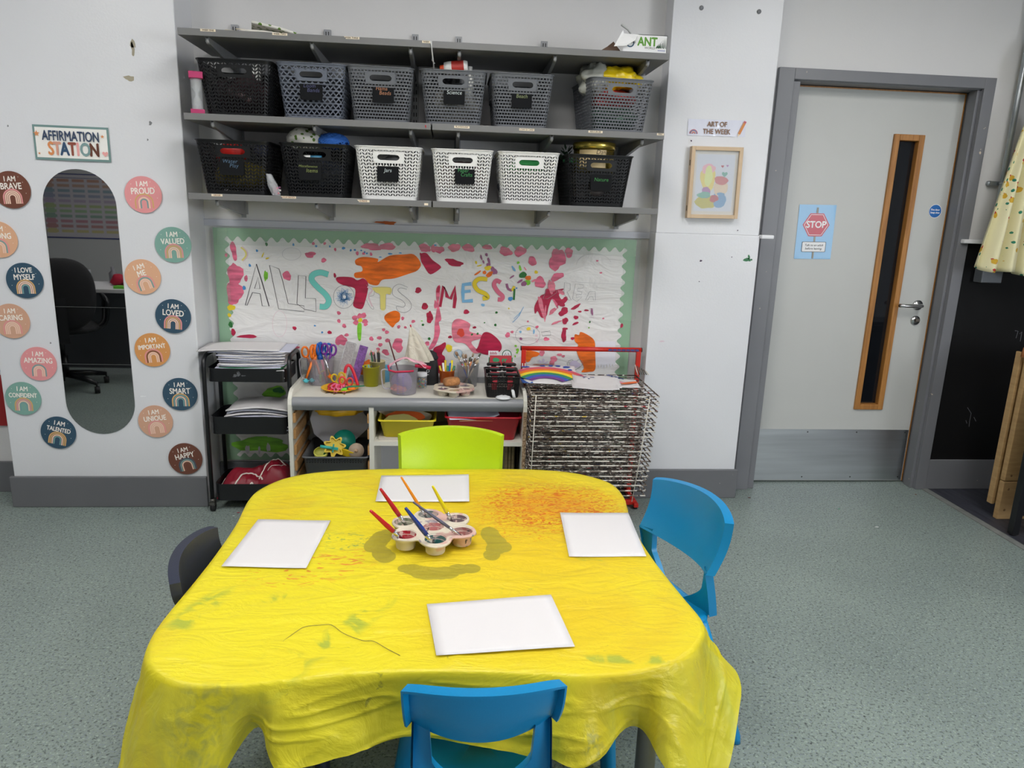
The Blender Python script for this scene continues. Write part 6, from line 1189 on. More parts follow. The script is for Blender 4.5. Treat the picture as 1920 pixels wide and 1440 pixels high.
# white lid and white roller in front of the caddy
p = on_top(945, 740); m = MB(); m.lathe([(0, 0.012), (0.012, 0.013), (0.03, 0.008), (0.036, 0.002), (0.034, 0)], n=32); tag(m.build('white_lid', mat('white_ribbed_plastic', (226, 228, 230), 0.35, bump=0.4, bscale=120), loc=(p.x-0.008, CYF+0.03, CT+0.0005)), 'white embossed lid lying before the black caddy', 'lid')
m = MB(); pts = [(p.x+0.040, CYF+0.012, CT+0.007), (p.x+0.036, CYF+0.03, CT+0.030), (p.x+0.030, CYF+0.045, CT+0.045)]; m.tube(pts, 0.0075, 10); tag(m.build('ribbed_tube', MATS['white_ribbed_plastic']), 'white ribbed tube leaning on the right front of the black caddy', 'tube')

# ================================================================ TROLLEY
TX0, TX1, TY0, TY1 = WY(389, 800, 3.255).x, -0.718, 3.255, 3.475
tr = thing('trolley', 'black three tier metal trolley between the mirror pillar and the white unit', 'trolley', ((TX0+TX1)/2, (TY0+TY1)/2, 0))
M_blkm = mat('black_powder_coat', (20, 21, 24), 0.35)
cx_, cy_ = tr.location.x, tr.location.y; hx2, hy2 = (TX1-TX0)/2, (TY1-TY0)/2; TT = 0.738
for s in (-1, 1):
    x = s*hx2; pts = [(x, -hy2, 0.06), (x, -hy2, TT-0.05)]+[(x, -hy2+0.05-0.05*math.cos(a), TT-0.05+0.05*math.sin(a)) for a in [k*PI/12 for k in range(1, 7)]]+[(x, hy2-0.05+0.05*math.sin(a), TT-0.05+0.05*math.cos(a)) for a in [k*PI/12 for k in range(0, 6)]]+[(x, hy2, TT-0.05), (x, hy2, 0.06)]
    m = MB(); m.tube(pts, 0.0095, 12); m.build('side_frame', M_blkm, tr)
    for sy in (-1, 1):
        m = MB(); m.cyl((x, sy*hy2, 0.045), (x, sy*hy2, 0.062), 0.012, n=12); m.b2(x-0.012, x+0.012, sy*hy2-0.012, sy*hy2+0.016, 0.03, 0.046); m.build('castor_fork', mat('dull_steel', (110, 108, 104), 0.4, 0.9), tr)
        m = MB(); m.cyl((x-0.009, sy*hy2+0.005, 0.021), (x+0.009, sy*hy2+0.005, 0.021), 0.021, n=20); m.build('castor_wheel', mat('black_rubber', (22, 22, 24), 0.6), tr)
zt_ = [WY(395, 690, 3.262).z, WY(396, 781, 3.262).z, WY(400, 907, 3.262).z]; hs_ = [0.062, 0.082, 0.082]
for k in range(3):
    m = MB(); z1 = zt_[k]; z0 = z1-hs_[k]; a, b = hx2-0.011, hy2-0.002
    o1 = rrect(a, b, 0.03); n = len(o1)
    m.add([(x, y, z0) for x, y in o1]+[(x, y, z1) for x, y in o1]+[(x*0.99, y*0.985, z1) for x, y in o1]+[(x*0.99, y*0.985, z0+0.003) for x, y in o1], [(q*n+i, q*n+(i+1) % n, (q+1)*n+(i+1) % n, (q+1)*n+i) for q in range(3) for i in range(n)]+[tuple(range(n))[::-1], tuple(range(3*n, 4*n))], 0, False); m.build('tray', M_blkm, tr, bevel=0.001)
m = MB(); m.flat(blob(0, 0, 0.012, 0.005, 4, 14, 0.5), 0); m.flat(blob(0.014, 0.008, 0.010, 0.010, 5, 14, 0.3), 0.0002); m.flat(blob(0.035, 0.0, 0.010, 0.003, 6, 10, 0.4), 0.0001)
m.build('paint_splash', mat('grey_white_splash', (90, 92, 96), 0.35, var=0.6, vscale=90), tr, loc=(-0.02-0.03, -hy2-0.0002+0.0, zt_[0]-0.032), rot=WALL)
# green tray and the paper piles
gz = zt_[0]-hs_[0]+0.004
M_gt = mat('green_tray_plastic', (20, 140, 76), 0.4)
gx = cx_+0.015
m = MB(); o1 = rrect(0.140, 0.100, 0.025); n = len(o1); m.add([(x*0.93, y*0.93, 0) for x, y in o1]+[(x, y, hs_[0]-0.002) for x, y in o1]+[(x*1.03, y*1.03, hs_[0]-0.002) for x, y in o1], [(q*n+i, q*n+(i+1) % n, (q+1)*n+(i+1) % n, (q+1)*n+i) for q in range(2) for i in range(n)]+[tuple(range(n))[::-1]]); tag(m.build('green_tray', M_gt, loc=(gx, cy_, gz), solid=0.0015), 'green plastic tray under the paper stack in the top of the trolley', 'tray')
R = random.Random(9); N1 = 22; z0 = gz+0.004; ztop = WY(430, 652, 3.30).z
for k in range(N1):
    f_ = k/(N1-1); z = z0+(ztop-z0)*f_**1.0; big = k >= N1-2
    w, h = (0.297, 0.205) if not big else (0.36, 0.22); xx = gx-0.008+R.uniform(-0.012, 0.012)+(0.012*f_) - (0.05 if k == N1-1 else 0.0); 
    words = ['lowest sheet', 'topmost curled sheet'][k == N1-1] if k in (0, N1-1) else 'between the top and bottom sheets'
    paper_sheet('paper_sheet', 'white paper in the stack on the top trolley tray, ' + words, (xx, cy_+R.uniform(-0.008, 0.008)-0.0, z), w*R.uniform(.96, 1.0), h-0.01, R.uniform(-0.05, 0.05), M_pap if k % 2 else M_papb, (R.uniform(-.01, .01), R.uniform(-0.015, .015)), 0.004 if not big else -0.006, k, 0.004, (ztop-z0)/N1*0.55, 'paper stack on the top tray')
z0 = zt_[1]-hs_[1]+0.005; ztop = WY(460, 757, 3.3).z
for k in range(9):
    f_ = k/8; z = z0+(ztop-z0-0.012)*f_
    paper_sheet('paper_sheet', 'white paper in the stack on the middle trolley tray, %s' % ('lowest sheet' if k == 0 else 'topmost arched sheet' if k == 8 else 'between the top and bottom sheets'), (gx+0.012+0.006*(k % 3), cy_+R.uniform(-0.006, 0.006), z+0.006), 0.285-0.012*(k % 2), 0.195, R.uniform(-0.03, 0.03), M_pap if k % 2 == 0 else M_papb, (0, 0), -0.016 if k > 5 else -0.006, k+40, 0.004, 0.006, 'paper stack on the middle tray')
# folded red apron with white tapes
o = thing('folded_apron', 'heap of dark red aprons with white tapes on the bottom trolley tray', 'apron', (gx, cy_, zt_[2]-0.075))
m = MB()
def ap(u, v):
    x = (u-.5)*0.345-0.012; y = (v-.5)*0.205; e = (1-(2*u-1)**6)*(1-(2*v-1)**4)
    return (x, y, e**0.6*(0.085+0.055*u+0.012*math.sin(9*u+2*v)+0.034*noise.noise(Vector((u*5, v*3, 1)))+0.016*abs(noise.noise(Vector((u*11, v*7, 3))))))
m.grid(ap, 60, 24, 0); m.build('fabric', mat('dark_red_nylon', (134, 18, 40), 0.45, bump=0.5, bscale=16), o)
def ons(u, v): p = ap(u, v); return (p[0], p[1], p[2]+0.002)
for pts in ([(0.22, 0.02), (0.26, 0.12), (0.34, 0.3), (0.45, 0.35), (0.52, 0.25), (0.6, 0.1)], [(0.55, 0.15), (0.6, 0.4), (0.72, 0.6), (0.86, 0.55), (0.80, 0.35), (0.66, 0.2)], [(0.42, 0.02), (0.46, 0.10), (0.5, 0.03)], [(0.02, 0.1), (0.03, 0.4), (0.05, 0.7)]):
    m = MB(); m.tube([ons(*q) for q in smooth(pts, 5)], 0.0032, 6, sq=(1.2, .5)); m.build('apron_tape', mat('white_tape', (222, 214, 206), 0.7), o)

# ================================================================ DRYING RACK
rk = thing('drying_rack', 'red framed paint drying rack with many paint crusted wire shelves by the column', 'drying rack', (0.645, 3.25, 0))
M_red = mat('red_enamel', (196, 36, 22), 0.35, var=0.1, vscale=12)
M_wire = speck_mat('paint_crusted_wire', (136, 122, 110), [((96, 80, 70), 16, 0.45, 'n'), ((52, 42, 38), 34, 0.50, 'n'), ((226, 222, 214), 50, 0.58, 'n'), ((170, 50, 60), 22, 0.68, 'n'), ((40, 90, 80), 25, 0.69, 'n'), ((206, 170, 50), 31, 0.70, 'n'), ((40, 50, 110), 27, 0.70, 'n')], 0.6)
tb = WY(980, 650, 3.42); te = WY(1199, 656, 3.42); zt_b = (tb.z+te.z)/2-0.004
xa, xb = tb.x+0.006-rk.location.x, te.x-0.004-rk.location.x
m = MB(); m.cyl((xa-0.012, 0.17, zt_b), (xb+0.012, 0.17, zt_b), 0.0115, n=16); m.build('top_bar', M_red, rk)
for s, x in ((-1, xa), (1, xb)):
    m = MB(); m.cyl((x+s*0.0122, 0.17, zt_b), (x+s*0.016, 0.17, zt_b), 0.0118, n=16); m.build('end_cap', M_blkm, rk)
    m = MB(); m.b2(x-0.011, x+0.011, 0.160, 0.180, 0.03, zt_b-0.006); m.build('upright', M_red, rk, bevel=0.002)
    m = MB(); m.b2(x-0.011, x+0.011, 0.0, 0.22, 0.012, 0.032); m.build('foot_bar', M_red, rk, bevel=0.002)
    m = MB(); m.cyl((x, 0.02, 0.0), (x, 0.02, 0.012), 0.012, n=12); m.cyl((x, 0.19, 0.0), (x, 0.19, 0.012), 0.012, n=12); m.build('rubber_foot', MATS['black_rubber'], rk)
m = MB(); m.b2(xa, xb, 0.02, 0.042, 0.018, 0.042); m.build('cross_bar', M_red, rk, bevel=0.002)
m = MB()
for i in range(7): a = xb-0.155+i*0.022; m.flat([(a, -0.004), (a+0.02, -0.006), (a+0.022, 0.005), (a+0.004, 0.006)], 0.0)
m.build('paint_patch', mat('blue_worn_patch', (66, 62, 116), 0.5), rk, loc=(0, 0.17-0.0118, zt_b), rot=WALL)
# one wire shelf
tl = WY(992, 740, 3.0); trr = WY(1237, 746, 3.0); W_ = trr.x-tl.x; Lr = 0.415
wm = MB()
NY = 9; NXc = 11
for i in range(NY): y = -Lr*i/(NY-1); wm.tube([(-W_/2, y, 0.0017), (W_/2, y, 0.0017)], 0.0019 if 0 < i < NY-1 else 0.003, 5, 1 if i in (3, 8) else 0)
for i in range(NXc): x = -W_/2+0.004+(W_-0.008)*i/(NXc-1); wm.tube([(x, 0, -0.0014), (x, -Lr-0.003, -0.0014)], 0.0012, 5)
for s in (-1, 1): wm.tube([(s*(W_/2-0.001), -Lr, 0.0), (s*(W_/2-0.001), 0.0, 0.0)], 0.0024, 5)
M_wire2 = speck_mat('pale_crusted_wire', (222, 216, 206), [((120, 108, 98), 22, 0.53, 'n'), ((70, 60, 54), 40, 0.58, 'n'), ((180, 50, 60), 22, 0.68, 'n'), ((206, 170, 50), 31, 0.69, 'n')], 0.6)
for m_ in (M_wire, M_wire2):
    nt_ = m_.node_tree; g_ = nt_.nodes.new('ShaderNodeNewGeometry')
    for l_ in [q for q in nt_.links if q.from_node.type == 'TEX_COORD']: nt_.links.new(g_.outputs['Position'], l_.to_socket)
NS = 21; zt0 = (tl.z+trr.z)/2; zt1 = 0.18; first = None
for k in range(NS):
    z = zt0+(zt1-zt0)*k/(NS-1); sx_k = 1-(0.012+0.030*k/(NS-1))/W_; xo = trr.x-0.030*k/(NS-1)-W_*sx_k/2-rk.location.x; 
    if first is None: s = first = wm.build('wire_shelf', [M_wire, M_wire2], rk)
    else: s = first.copy(); COL.objects.link(s); s.parent = rk
    s.scale = (sx_k, 1, 1); s.location = (xo+0.0015*math.sin(k*2.1), 3.412-rk.location.y, z); s.rotation_euler = (0.006*math.sin(k*1.7), 0.003*math.sin(k*2.9), 0.002*math.sin(k))
M_wh_w = mat('white_coated_wire', (214, 208, 196), 0.5)
for x0 in (tl.x+0.030, trr.x-0.045): m = MB(); m.tube([(x0-rk.location.x, -0.256, zt0+0.004), (x0-rk.location.x-(0.02 if x0 > 0.6 else 0.006), -0.256, 0.40), (x0-rk.location.x-(0.045 if x0 > 0.6 else 0.012), -0.252, zt1-0.03)], 0.0022, 6); m.build('stay_wire', M_wh_w, rk)
for i in range(6): x = xb-0.018+i*0.011; m = MB(); m.tube([(x, 0.15, zt_b-0.07-0.006*i), (x+0.012, 0.13, zt_b-0.115)], 0.0026, 6); m.build('hinge_wire', M_wh_w if i in (0, 5) else mat('grey_wire', (110, 108, 100), 0.5, 0.6), rk)
for i in range(2): m = MB(); m.tube([(xa-0.006+i*0.012, 0.15, zt_b-0.07), (xa-0.004+i*0.012, 0.14, zt_b-0.115)], 0.0026, 6); m.build('hinge_wire', M_wh_w, rk)
# pictures drying on top
zp = zt0+0.007
def pic(name, label, px, py, w, h, rz, dz, draw=None, mats=None, tilt=(0, 0), cu=0, M_=None, wav=0.003, seed=0):
    p = WZ(px, py, zp+dz); o = thing(name, label, 'painting', (p.x, p.y, zp+dz), rot=(tilt[0], tilt[1], rz))
    sheet(w, h, cu, seed, 12, wav).build('paper', M_ or M_pap, o, solid=0.0006)
    if draw: m = MB(); draw(m); m.build('painted_picture', mats, o, loc=(0, 0, 0.004))
    return o
RBW = [mat('bow_%d' % i, c, 0.5) for i, c in enumerate(((206, 84, 104), (232, 116, 30), (238, 214, 50), (40, 140, 90), (50, 90, 180), (110, 60, 140), (34, 70, 160), (120, 84, 70)))]
def rainbow(m):
    for k in range(6):
        r = 0.205-k*0.022; m.ribbon([(-0.02+r*math.cos(a), -0.13+r*0.95*math.sin(a)) for a in [PI*0.80-PI*0.62*i/20 for i in range(21)]], 0.021, 0.0001*k, k)
    for i, (x, y) in enumerate(((-0.115, 0.072), (-0.03, 0.088), (0.01, 0.090), (0.045, 0.088), (0.085, 0.078), (0.10, 0.045))): m.flat(blob(x, y, 0.020 if i in (0, 4) else 0.012, 0.009, i, 12, 0.2), 0.0008, 6)
    m.flat(blob(-0.03, 0.10, 0.05, 0.008, 9, 12, 0.3), 0.0009, 7)
pic('rainbow_painting', 'rainbow painting on white paper at the left on top of the drying rack', 1031, 702, 0.255, 0.205, -0.05, 0.016, rainbow, RBW, (0.22, 0))
pic('blue_painting', 'blue painted paper edge sticking out left under the rainbow painting', 984, 708, 0.05, 0.15, 0.1, 0.004, None, None, (0.1, 0), 0, mat('blue_painted_paper', (30, 86, 166), 0.5))
def dots(m):
    R = random.Random(3)
    for i in range(7): m.flat(blob(-0.05+R.uniform(-.02, .04), 0.04+R.uniform(-0.02, 0.03), 0.007, 0.004, i, 8, 0.3), 0.001, 0)
    for i in range(16): m.flat(blob(0.06+i*0.0045+R.uniform(-.006, .006), 0.085-i*0.0035+R.uniform(-.006, .006), 0.006, 0.005, i, 8, 0.3), 0.001, 0)
pic('pink_painting', 'painting with pink and orange shapes at the right on the drying rack', 1160, 718, 0.18, 0.16, -0.1, 0.001, lambda m: (m.flat([(-0.06, 0.06), (0.03, 0.0), (-0.03, -0.05)], 0.0, 0), m.flat([(-0.0, -0.04), (0.03, 0.0), (0.085, 0.03), (0.09, 0.0), (0.04, -0.03)], 0.0003, 1)), [mat('pk_pic', (236, 150, 170), 0.5), mat('or_pic', (232, 110, 50), 0.5)])
pic('blank_painting', 'plain curling sheet just under the blue dotted painting', 1115, 722, 0.21, 0.17, -0.12, 0.003, None, None, (0, 0), 0.004)
pic('dotted_painting', 'white sheet with blue dabs in the middle on top of the drying rack', 1118, 715, 0.215, 0.185, -0.09, 0.008, dots, [mat('navy_dab', (36, 62, 130), 0.5)], (0.10, 0), 0.004, None, 0.004, 5)

# ================================================================ TABLE, CLOTH, CHAIRS
TZ = 0.514
EP = [(-0.177, 2.432), (-0.404, 2.408), (-0.528, 2.351), (-0.592, 2.26), (-0.612, 2.16), (-0.600, 1.97), (-0.600, 1.80), (-0.606, 1.66), (-0.618, 1.476), (-0.614, 1.39), (-0.596, 1.335), (-0.565, 1.295), (-0.515, 1.263), (-0.455, 1.248), (-0.39, 1.246), (-0.32, 1.256), (-0.205, 1.272), (-0.08, 1.278), (0.06, 1.273), (0.187, 1.262), (0.282, 1.252), (0.37, 1.256), (0.455, 1.284), (0.526, 1.332), (0.57, 1.39), (0.583, 1.45), (0.570, 1.56), (0.552, 1.74), (0.548, 1.92), (0.562, 2.08), (0.574, 2.18), (0.552, 2.30), (0.455, 2.388), (0.33, 2.424), (0.18, 2.432), (0.0, 2.428)]
tbl = thing('classroom_table', 'low round cornered classroom table hidden under the yellow cloth', 'table', (-0.02, 1.84, 0))
E1 = closed_smooth(EP, 4)
top = [(-0.02+(x+0.02)*0.993, 1.84+(y-1.84)*0.993) for x, y in E1]
m = MB(); m.prism([(x+0.02, y-1.84) for x, y in top], TZ-0.024, TZ-0.003); 
m.build('tabletop', mat('pale_table_laminate', (214, 212, 200), 0.4), tbl, bevel=0.003)
M_leg = mat('grey_table_leg', (120, 120, 122), 0.4, 0.3)
for sx_, sy_ in ((-1, -1), (1, -1), (-1, 1), (1, 1)):
    m = MB(); m.cyl((sx_*0.475, sy_*0.475, 0.0), (sx_*0.475, sy_*0.475, TZ-0.024), 0.0225, n=20); m.build('leg', M_leg, tbl)
# cloth: edge ring and hem ring (x, y, z), hem follows the folds of the hanging cloth
HEM = [(-0.18, 2.455, .36), (-0.43, 2.45, .33), (-0.60, 2.42, .22), (-0.68, 2.33, .17), (-0.68, 2.18, .30), (-0.615, 1.97, .36), (-0.608, 1.80, .37), (-0.615, 1.66, .36), (-0.69, 1.50, .28), (-0.705, 1.38, .18), (-0.70, 1.27, .12), (-0.66, 1.20, .115), (-0.56, 1.17, .15), (-0.47, 1.20, .24), (-0.385, 1.30, .375), (-0.31, 1.195, .368), (-0.20, 1.215, .372), (-0.08, 1.262, .380), (0.06, 1.235, .375), (0.187, 1.21, .365), (0.278, 1.185, .362), (0.40, 1.30, .358), (0.455, 1.20, .31), (0.55, 1.17, .14), (0.565, 1.25, .10), (0.685, 1.42, .33), (0.655, 1.56, .36), (0.610, 1.74, .365), (0.598, 1.92, .37), (0.61, 2.08, .36), (0.66, 2.20, .25), (0.64, 2.36, .18), (0.50, 2.44, .28), (0.33, 2.452, .35), (0.18, 2.455, .37), (0.0, 2.455, .37)]
KE = 9
EC = closed_smooth(EP, KE); HC = closed_smooth(HEM, KE); NE = len(EC)
cx_, cy_ = -0.02, 1.84
V = []; Fc = []
def topz(x, y):
    a = noise.noise(Vector((x*2.3, y*6.5, 0.3))); b = noise.noise(Vector((x*5+3, y*15, 1.7))); c = noise.noise(Vector((x*9, y*9, 4.0)))
    r = (1-abs(a)*3) if abs(a) < 0.33 else 0; r2 = (1-abs(b)*4) if abs(b) < 0.25 else 0
    return TZ+0.0012+0.0032*r**2+0.0022*r2**2+0.0008*c
rows = []
NT = 70
for j in range(1, NT+1):
    t = j/NT; ring = []
    for (ex, ey) in EC:
        x, y = cx_+(ex-cx_)*t, cy_+(ey-cy_)*t; z = topz(x, y)
        e = max(0, (t-0.93)/0.07); z = z*(1-e)+(TZ+0.001)*e
        ring.append((x, y, z))
    rows.append(ring)
ND = 44
for j in range(1, ND+1):
    t = j/ND; ring = []
    for i in range(NE):
        ex, ey = EC[i]; hx_, hy_, hz_ = HC[i]; d = Vector((hx_-ex, hy_-ey)); 
        tt = t; inw = (d.x*(ex-cx_)+d.y*(ey-cy_)) < 0; hor = t**1.8 if inw else 0.14*t**0.5+0.86*t**1.2; z = TZ+0.001-0.005*min(1, t*20)-(TZ-0.004-hz_)*t
        ox = Vector((ex-cx_, ey-cy_)).normalized(); rb = 0.003*math.sin(min(1, t*20)*PI/2)
        u = i/NE*2*PI; nrm = ox
        A = t**0.8*(0.011*noise.noise(Vector((math.cos(u)*7, math.sin(u)*7, t*1.6)))+0.006*noise.noise(Vector((math.cos(u)*18, math.sin(u)*18, t*3.0+5)))+0.0012*noise.noise(Vector((math.cos(u)*5, math.sin(u)*5, t*11+9))))
        k1 = noise.noise(Vector((ex*6+t*2.2, ey*6-t*1.3, t*3.5+3))); A += 0.006*min(1, t*3)*((1-abs(k1)*5) if abs(k1) < 0.2 else 0)**1.5
        ring.append((ex+d.x*hor+nrm.x*(rb+A), ey+d.y*hor+nrm.y*(rb+A), z))
    rows.append(ring)
V = [(cx_, cy_, topz(cx_, cy_))]
for r in rows: V += r
for i in range(NE): Fc.append((0, 1+i, 1+(i+1) % NE))
for j in range(len(rows)-1):
    for i in range(NE): a = 1+j*NE; b = a+NE; Fc.append((a+i, b+i, b+(i+1) % NE, a+(i+1) % NE))
def cloth_mat():
    m = bpy.data.materials.new('yellow_plastic_cloth'); m.use_nodes = True; nt = m.node_tree; nt.nodes.clear(); N = nt.nodes.new; Lk = nt.links.new
    out = N('ShaderNodeOutputMaterial'); pr = N('ShaderNodeBsdfPrincipled'); tr = N('ShaderNodeBsdfTransparent'); tl_ = N('ShaderNodeBsdfTranslucent'); mx1 = N('ShaderNodeMixShader'); mx2 = N('ShaderNodeMixShader')
    tc = N('ShaderNodeTexCoord'); cur = None
    def nz_(scale, detail=2, dist=0.0, sc=(1, 1, 1), loc=(0, 0, 0), rot=(0, 0, 0)):
        mp = N('ShaderNodeMapping'); mp.inputs['Scale'].default_value = sc; mp.inputs['Location'].default_value = loc; mp.inputs['Rotation'].default_value = rot
        n = N('ShaderNodeTexNoise'); n.inputs['Scale'].default_value = scale; n.inputs['Detail'].default_value = detail; n.inputs['Distortion'].default_value = dist
        Lk(tc.outputs['Object'], mp.inputs[0]); Lk(mp.outputs[0], n.inputs['Vector']); return n.outputs['Fac']
    def ramp(f, a, b):
        r = N('ShaderNodeMapRange'); r.inputs[1].default_value = a; r.inputs[2].default_value = b; r.interpolation_type = 'SMOOTHSTEP'; Lk(f, r.inputs[0]); return r.outputs[0]
    def spot(cx, cy, rx, ry, soft=0.5, rot=0):
        mp = N('ShaderNodeMapping'); mp.vector_type = 'TEXTURE'; mp.inputs['Location'].default_value = (cx, cy, TZ); mp.inputs['Scale'].default_value = (rx, ry, 0.3); mp.inputs['Rotation'].default_value = (0, 0, rot)
        ln = N('ShaderNodeVectorMath'); ln.operation = 'LENGTH'; Lk(tc.outputs['Object'], mp.inputs[0]); Lk(mp.outputs[0], ln.inputs[0]); return ramp(ln.outputs['Value'], 1.0+soft, 1.0-soft)
    def mul(a, b):
        q = N('ShaderNodeMath'); q.operation = 'MULTIPLY'; Lk(a, q.inputs[0])
        if isinstance(b, float): q.inputs[1].default_value = b
        else: Lk(b, q.inputs[1])
        return q.outputs[0]
    base = N('ShaderNodeRGB'); base.outputs[0].default_value = lin((252, 238, 52))+(1,); cur = base.outputs[0]
    def over(rgb, fac):
        nonlocal cur
        q = N('ShaderNodeMix'); q.data_type = 'RGBA'; Lk(fac, q.inputs[0]); Lk(cur, q.inputs[6]); q.inputs[7].default_value = lin(rgb)+(1,); cur = q.outputs[2]
    # old stains: warm wash over the far right, middle and a few green-blue smears
    over((248, 200, 40), mul(spot(0.25, 1.95, 0.38, 0.40, 0.7), 0.62)); over((246, 200, 40), mul(spot(0.22, 1.42, 0.30, 0.14, 0.6), 0.45)); over((240, 204, 44), mul(ramp(nz_(3.0, 3, 0.5, loc=(2, 2, 0)), 0.48, 0.68), 0.5))
    lines = ramp(nz_(34, 3, 2.5, (1, 1.9, 1)), 0.50, 0.58); over((224, 82, 22), mul(mul(spot(0.33, 2.10, 0.22, 0.18, 0.35), lines), 1.0)); over((228, 120, 36), mul(mul(spot(0.24, 1.98, 0.16, 0.14, 0.4), ramp(nz_(44, 3, 2.0, (1, 1.6, 1), (3, 1, 0)), 0.57, 0.63)), 0.75))
    over((238, 140, 40), mul(spot(0.33, 2.12, 0.15, 0.11, 0.6), 0.5))
    l2 = ramp(nz_(15, 2, 2.0, (1, 2.6, 1), (1, 5, 0), (0, 0, 0.45)), 0.54, 0.62); over((238, 128, 64), mul(mul(spot(-0.34, 1.70, 0.14, 0.07, 0.4, 0.3), l2), 0.8)); over((238, 140, 70), mul(mul(spot(-0.27, 1.76, 0.10, 0.04, 0.4, 0.4), l2), 0.7))
    over((88, 150, 110), mul(mul(spot(-0.28, 1.86, 0.07, 0.05, 0.5), ramp(nz_(40, 3, 1.5, (1, 2, 1), (7, 0, 0)), 0.56, 0.64)), 0.8))
    gb_ = ramp(nz_(12, 4, 1.0, (1, 1, 1), (9, 2, 3)), 0.5, 0.62)
    for a in ((-0.22, 1.42, 0.03, 0.16, 0.5, -0.6), (-0.33, 1.30, 0.05, 0.05, 0.5, 0), (-0.56, 1.50, 0.03, 0.12, 0.5, -0.3), (0.40, 1.76, 0.05, 0.035, 0.4, 0), (0.30, 1.66, 0.04, 0.02, 0.5, 0.3), (0.20, 1.58, 0.08, 0.02, 0.5, 0), (-0.36, 1.56, 0.08, 0.03, 0.5, 0.2), (0.40, 1.30, 0.14, 0.015, 0.5, -0.05), (0.03, 2.2, 0.05, 0.03, 0.5, 0)): over((156, 186, 80), mul(mul(spot(*a), gb_), 0.75))
    over((110, 136, 110), mul(mul(spot(-0.46, 1.225, 0.08, 0.03, 0.5), ramp(nz_(30, 5, 1.0, (1, 1, 1), (4, 4, 4)), 0.40, 0.7)), 0.45))
    over((100, 126, 100), mul(mul(spot(0.30, 1.195, 0.028, 0.02, 0.5), ramp(nz_(60, 4, 0.5, (1, 1, 1), (4, 1, 4)), 0.47, 0.65)), 0.5))
    def mxm(a, b):
        q = N('ShaderNodeMath'); q.operation = 'MAXIMUM'; Lk(a, q.inputs[0]); Lk(b, q.inputs[1]); return q.outputs[0]
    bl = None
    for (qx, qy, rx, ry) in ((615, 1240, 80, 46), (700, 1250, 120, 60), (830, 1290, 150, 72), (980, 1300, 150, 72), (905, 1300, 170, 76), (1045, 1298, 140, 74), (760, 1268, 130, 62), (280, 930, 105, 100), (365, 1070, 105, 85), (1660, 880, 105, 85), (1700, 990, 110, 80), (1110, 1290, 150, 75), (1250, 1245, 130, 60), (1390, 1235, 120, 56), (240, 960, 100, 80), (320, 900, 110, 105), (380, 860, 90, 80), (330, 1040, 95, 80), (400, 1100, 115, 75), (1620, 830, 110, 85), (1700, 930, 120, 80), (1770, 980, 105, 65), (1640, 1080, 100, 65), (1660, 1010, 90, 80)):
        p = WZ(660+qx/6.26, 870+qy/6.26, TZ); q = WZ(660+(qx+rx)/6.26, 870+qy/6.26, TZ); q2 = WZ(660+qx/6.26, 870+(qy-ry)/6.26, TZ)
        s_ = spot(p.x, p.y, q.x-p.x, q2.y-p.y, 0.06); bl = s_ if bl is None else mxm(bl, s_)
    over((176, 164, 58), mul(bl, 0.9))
    over((120, 120, 60), mul(ramp(nz_(26, 6, 1.5, (1, 3, 1), (12, 3, 3)), 0.70, 0.76), 0.5))
    Lk(cur, pr.inputs['Base Color']); pr.inputs['Roughness'].default_value = 0.38; Lk(cur, tl_.inputs[0]); tr.inputs[0].default_value = lin((252, 244, 150))+(1,)
    w1 = nz_(7, 5, 1.8, (1, 2.4, 1)); w2 = nz_(26, 3, 1.0, (1, 1.7, 1), (3, 3, 3)); ad = N('ShaderNodeMath'); ad.operation = 'ADD'; Lk(w1, ad.inputs[0]); Lk(mul(w2, 0.22), ad.inputs[1])
    bp = N('ShaderNodeBump'); bp.inputs['Strength'].default_value = 0.42; bp.inputs['Distance'].default_value = 0.02; Lk(ad.outputs[0], bp.inputs['Height']); Lk(bp.outputs[0], pr.inputs['Normal']); Lk(bp.outputs[0], tl_.inputs['Normal'])
    mx1.inputs[0].default_value = 0.15; Lk(pr.outputs[0], mx1.inputs[1]); Lk(tl_.outputs[0], mx1.inputs[2]); mx2.inputs[0].default_value = 0.30; Lk(mx1.outputs[0], mx2.inputs[1]); Lk(tr.outputs[0], mx2.inputs[2]); Lk(mx2.outputs[0], out.inputs[0])
    return m
m = MB(); m.add(V, Fc, 0, True)
cloth = m.build('tablecloth', cloth_mat()); tag(cloth, 'thin wipe clean bright yellow tablecloth with crayon scribbles, hanging in folds over the table', 'tablecloth')
m = MB(); 
pts = [(530, 1203), (553, 1186), (572, 1175), (600, 1172), (622, 1172), (645, 1188), (680, 1201), (700, 1202), (725, 1216), (750, 1229)]
m.tube([tuple(WZ(a, b, TZ+0.004)) for a, b in smooth(pts, 4)], [0.0006]*(len(smooth(pts, 4))), 5); m.build('pencil_line', mat('pencil_grey_line', (88, 84, 60), 0.8), cloth)
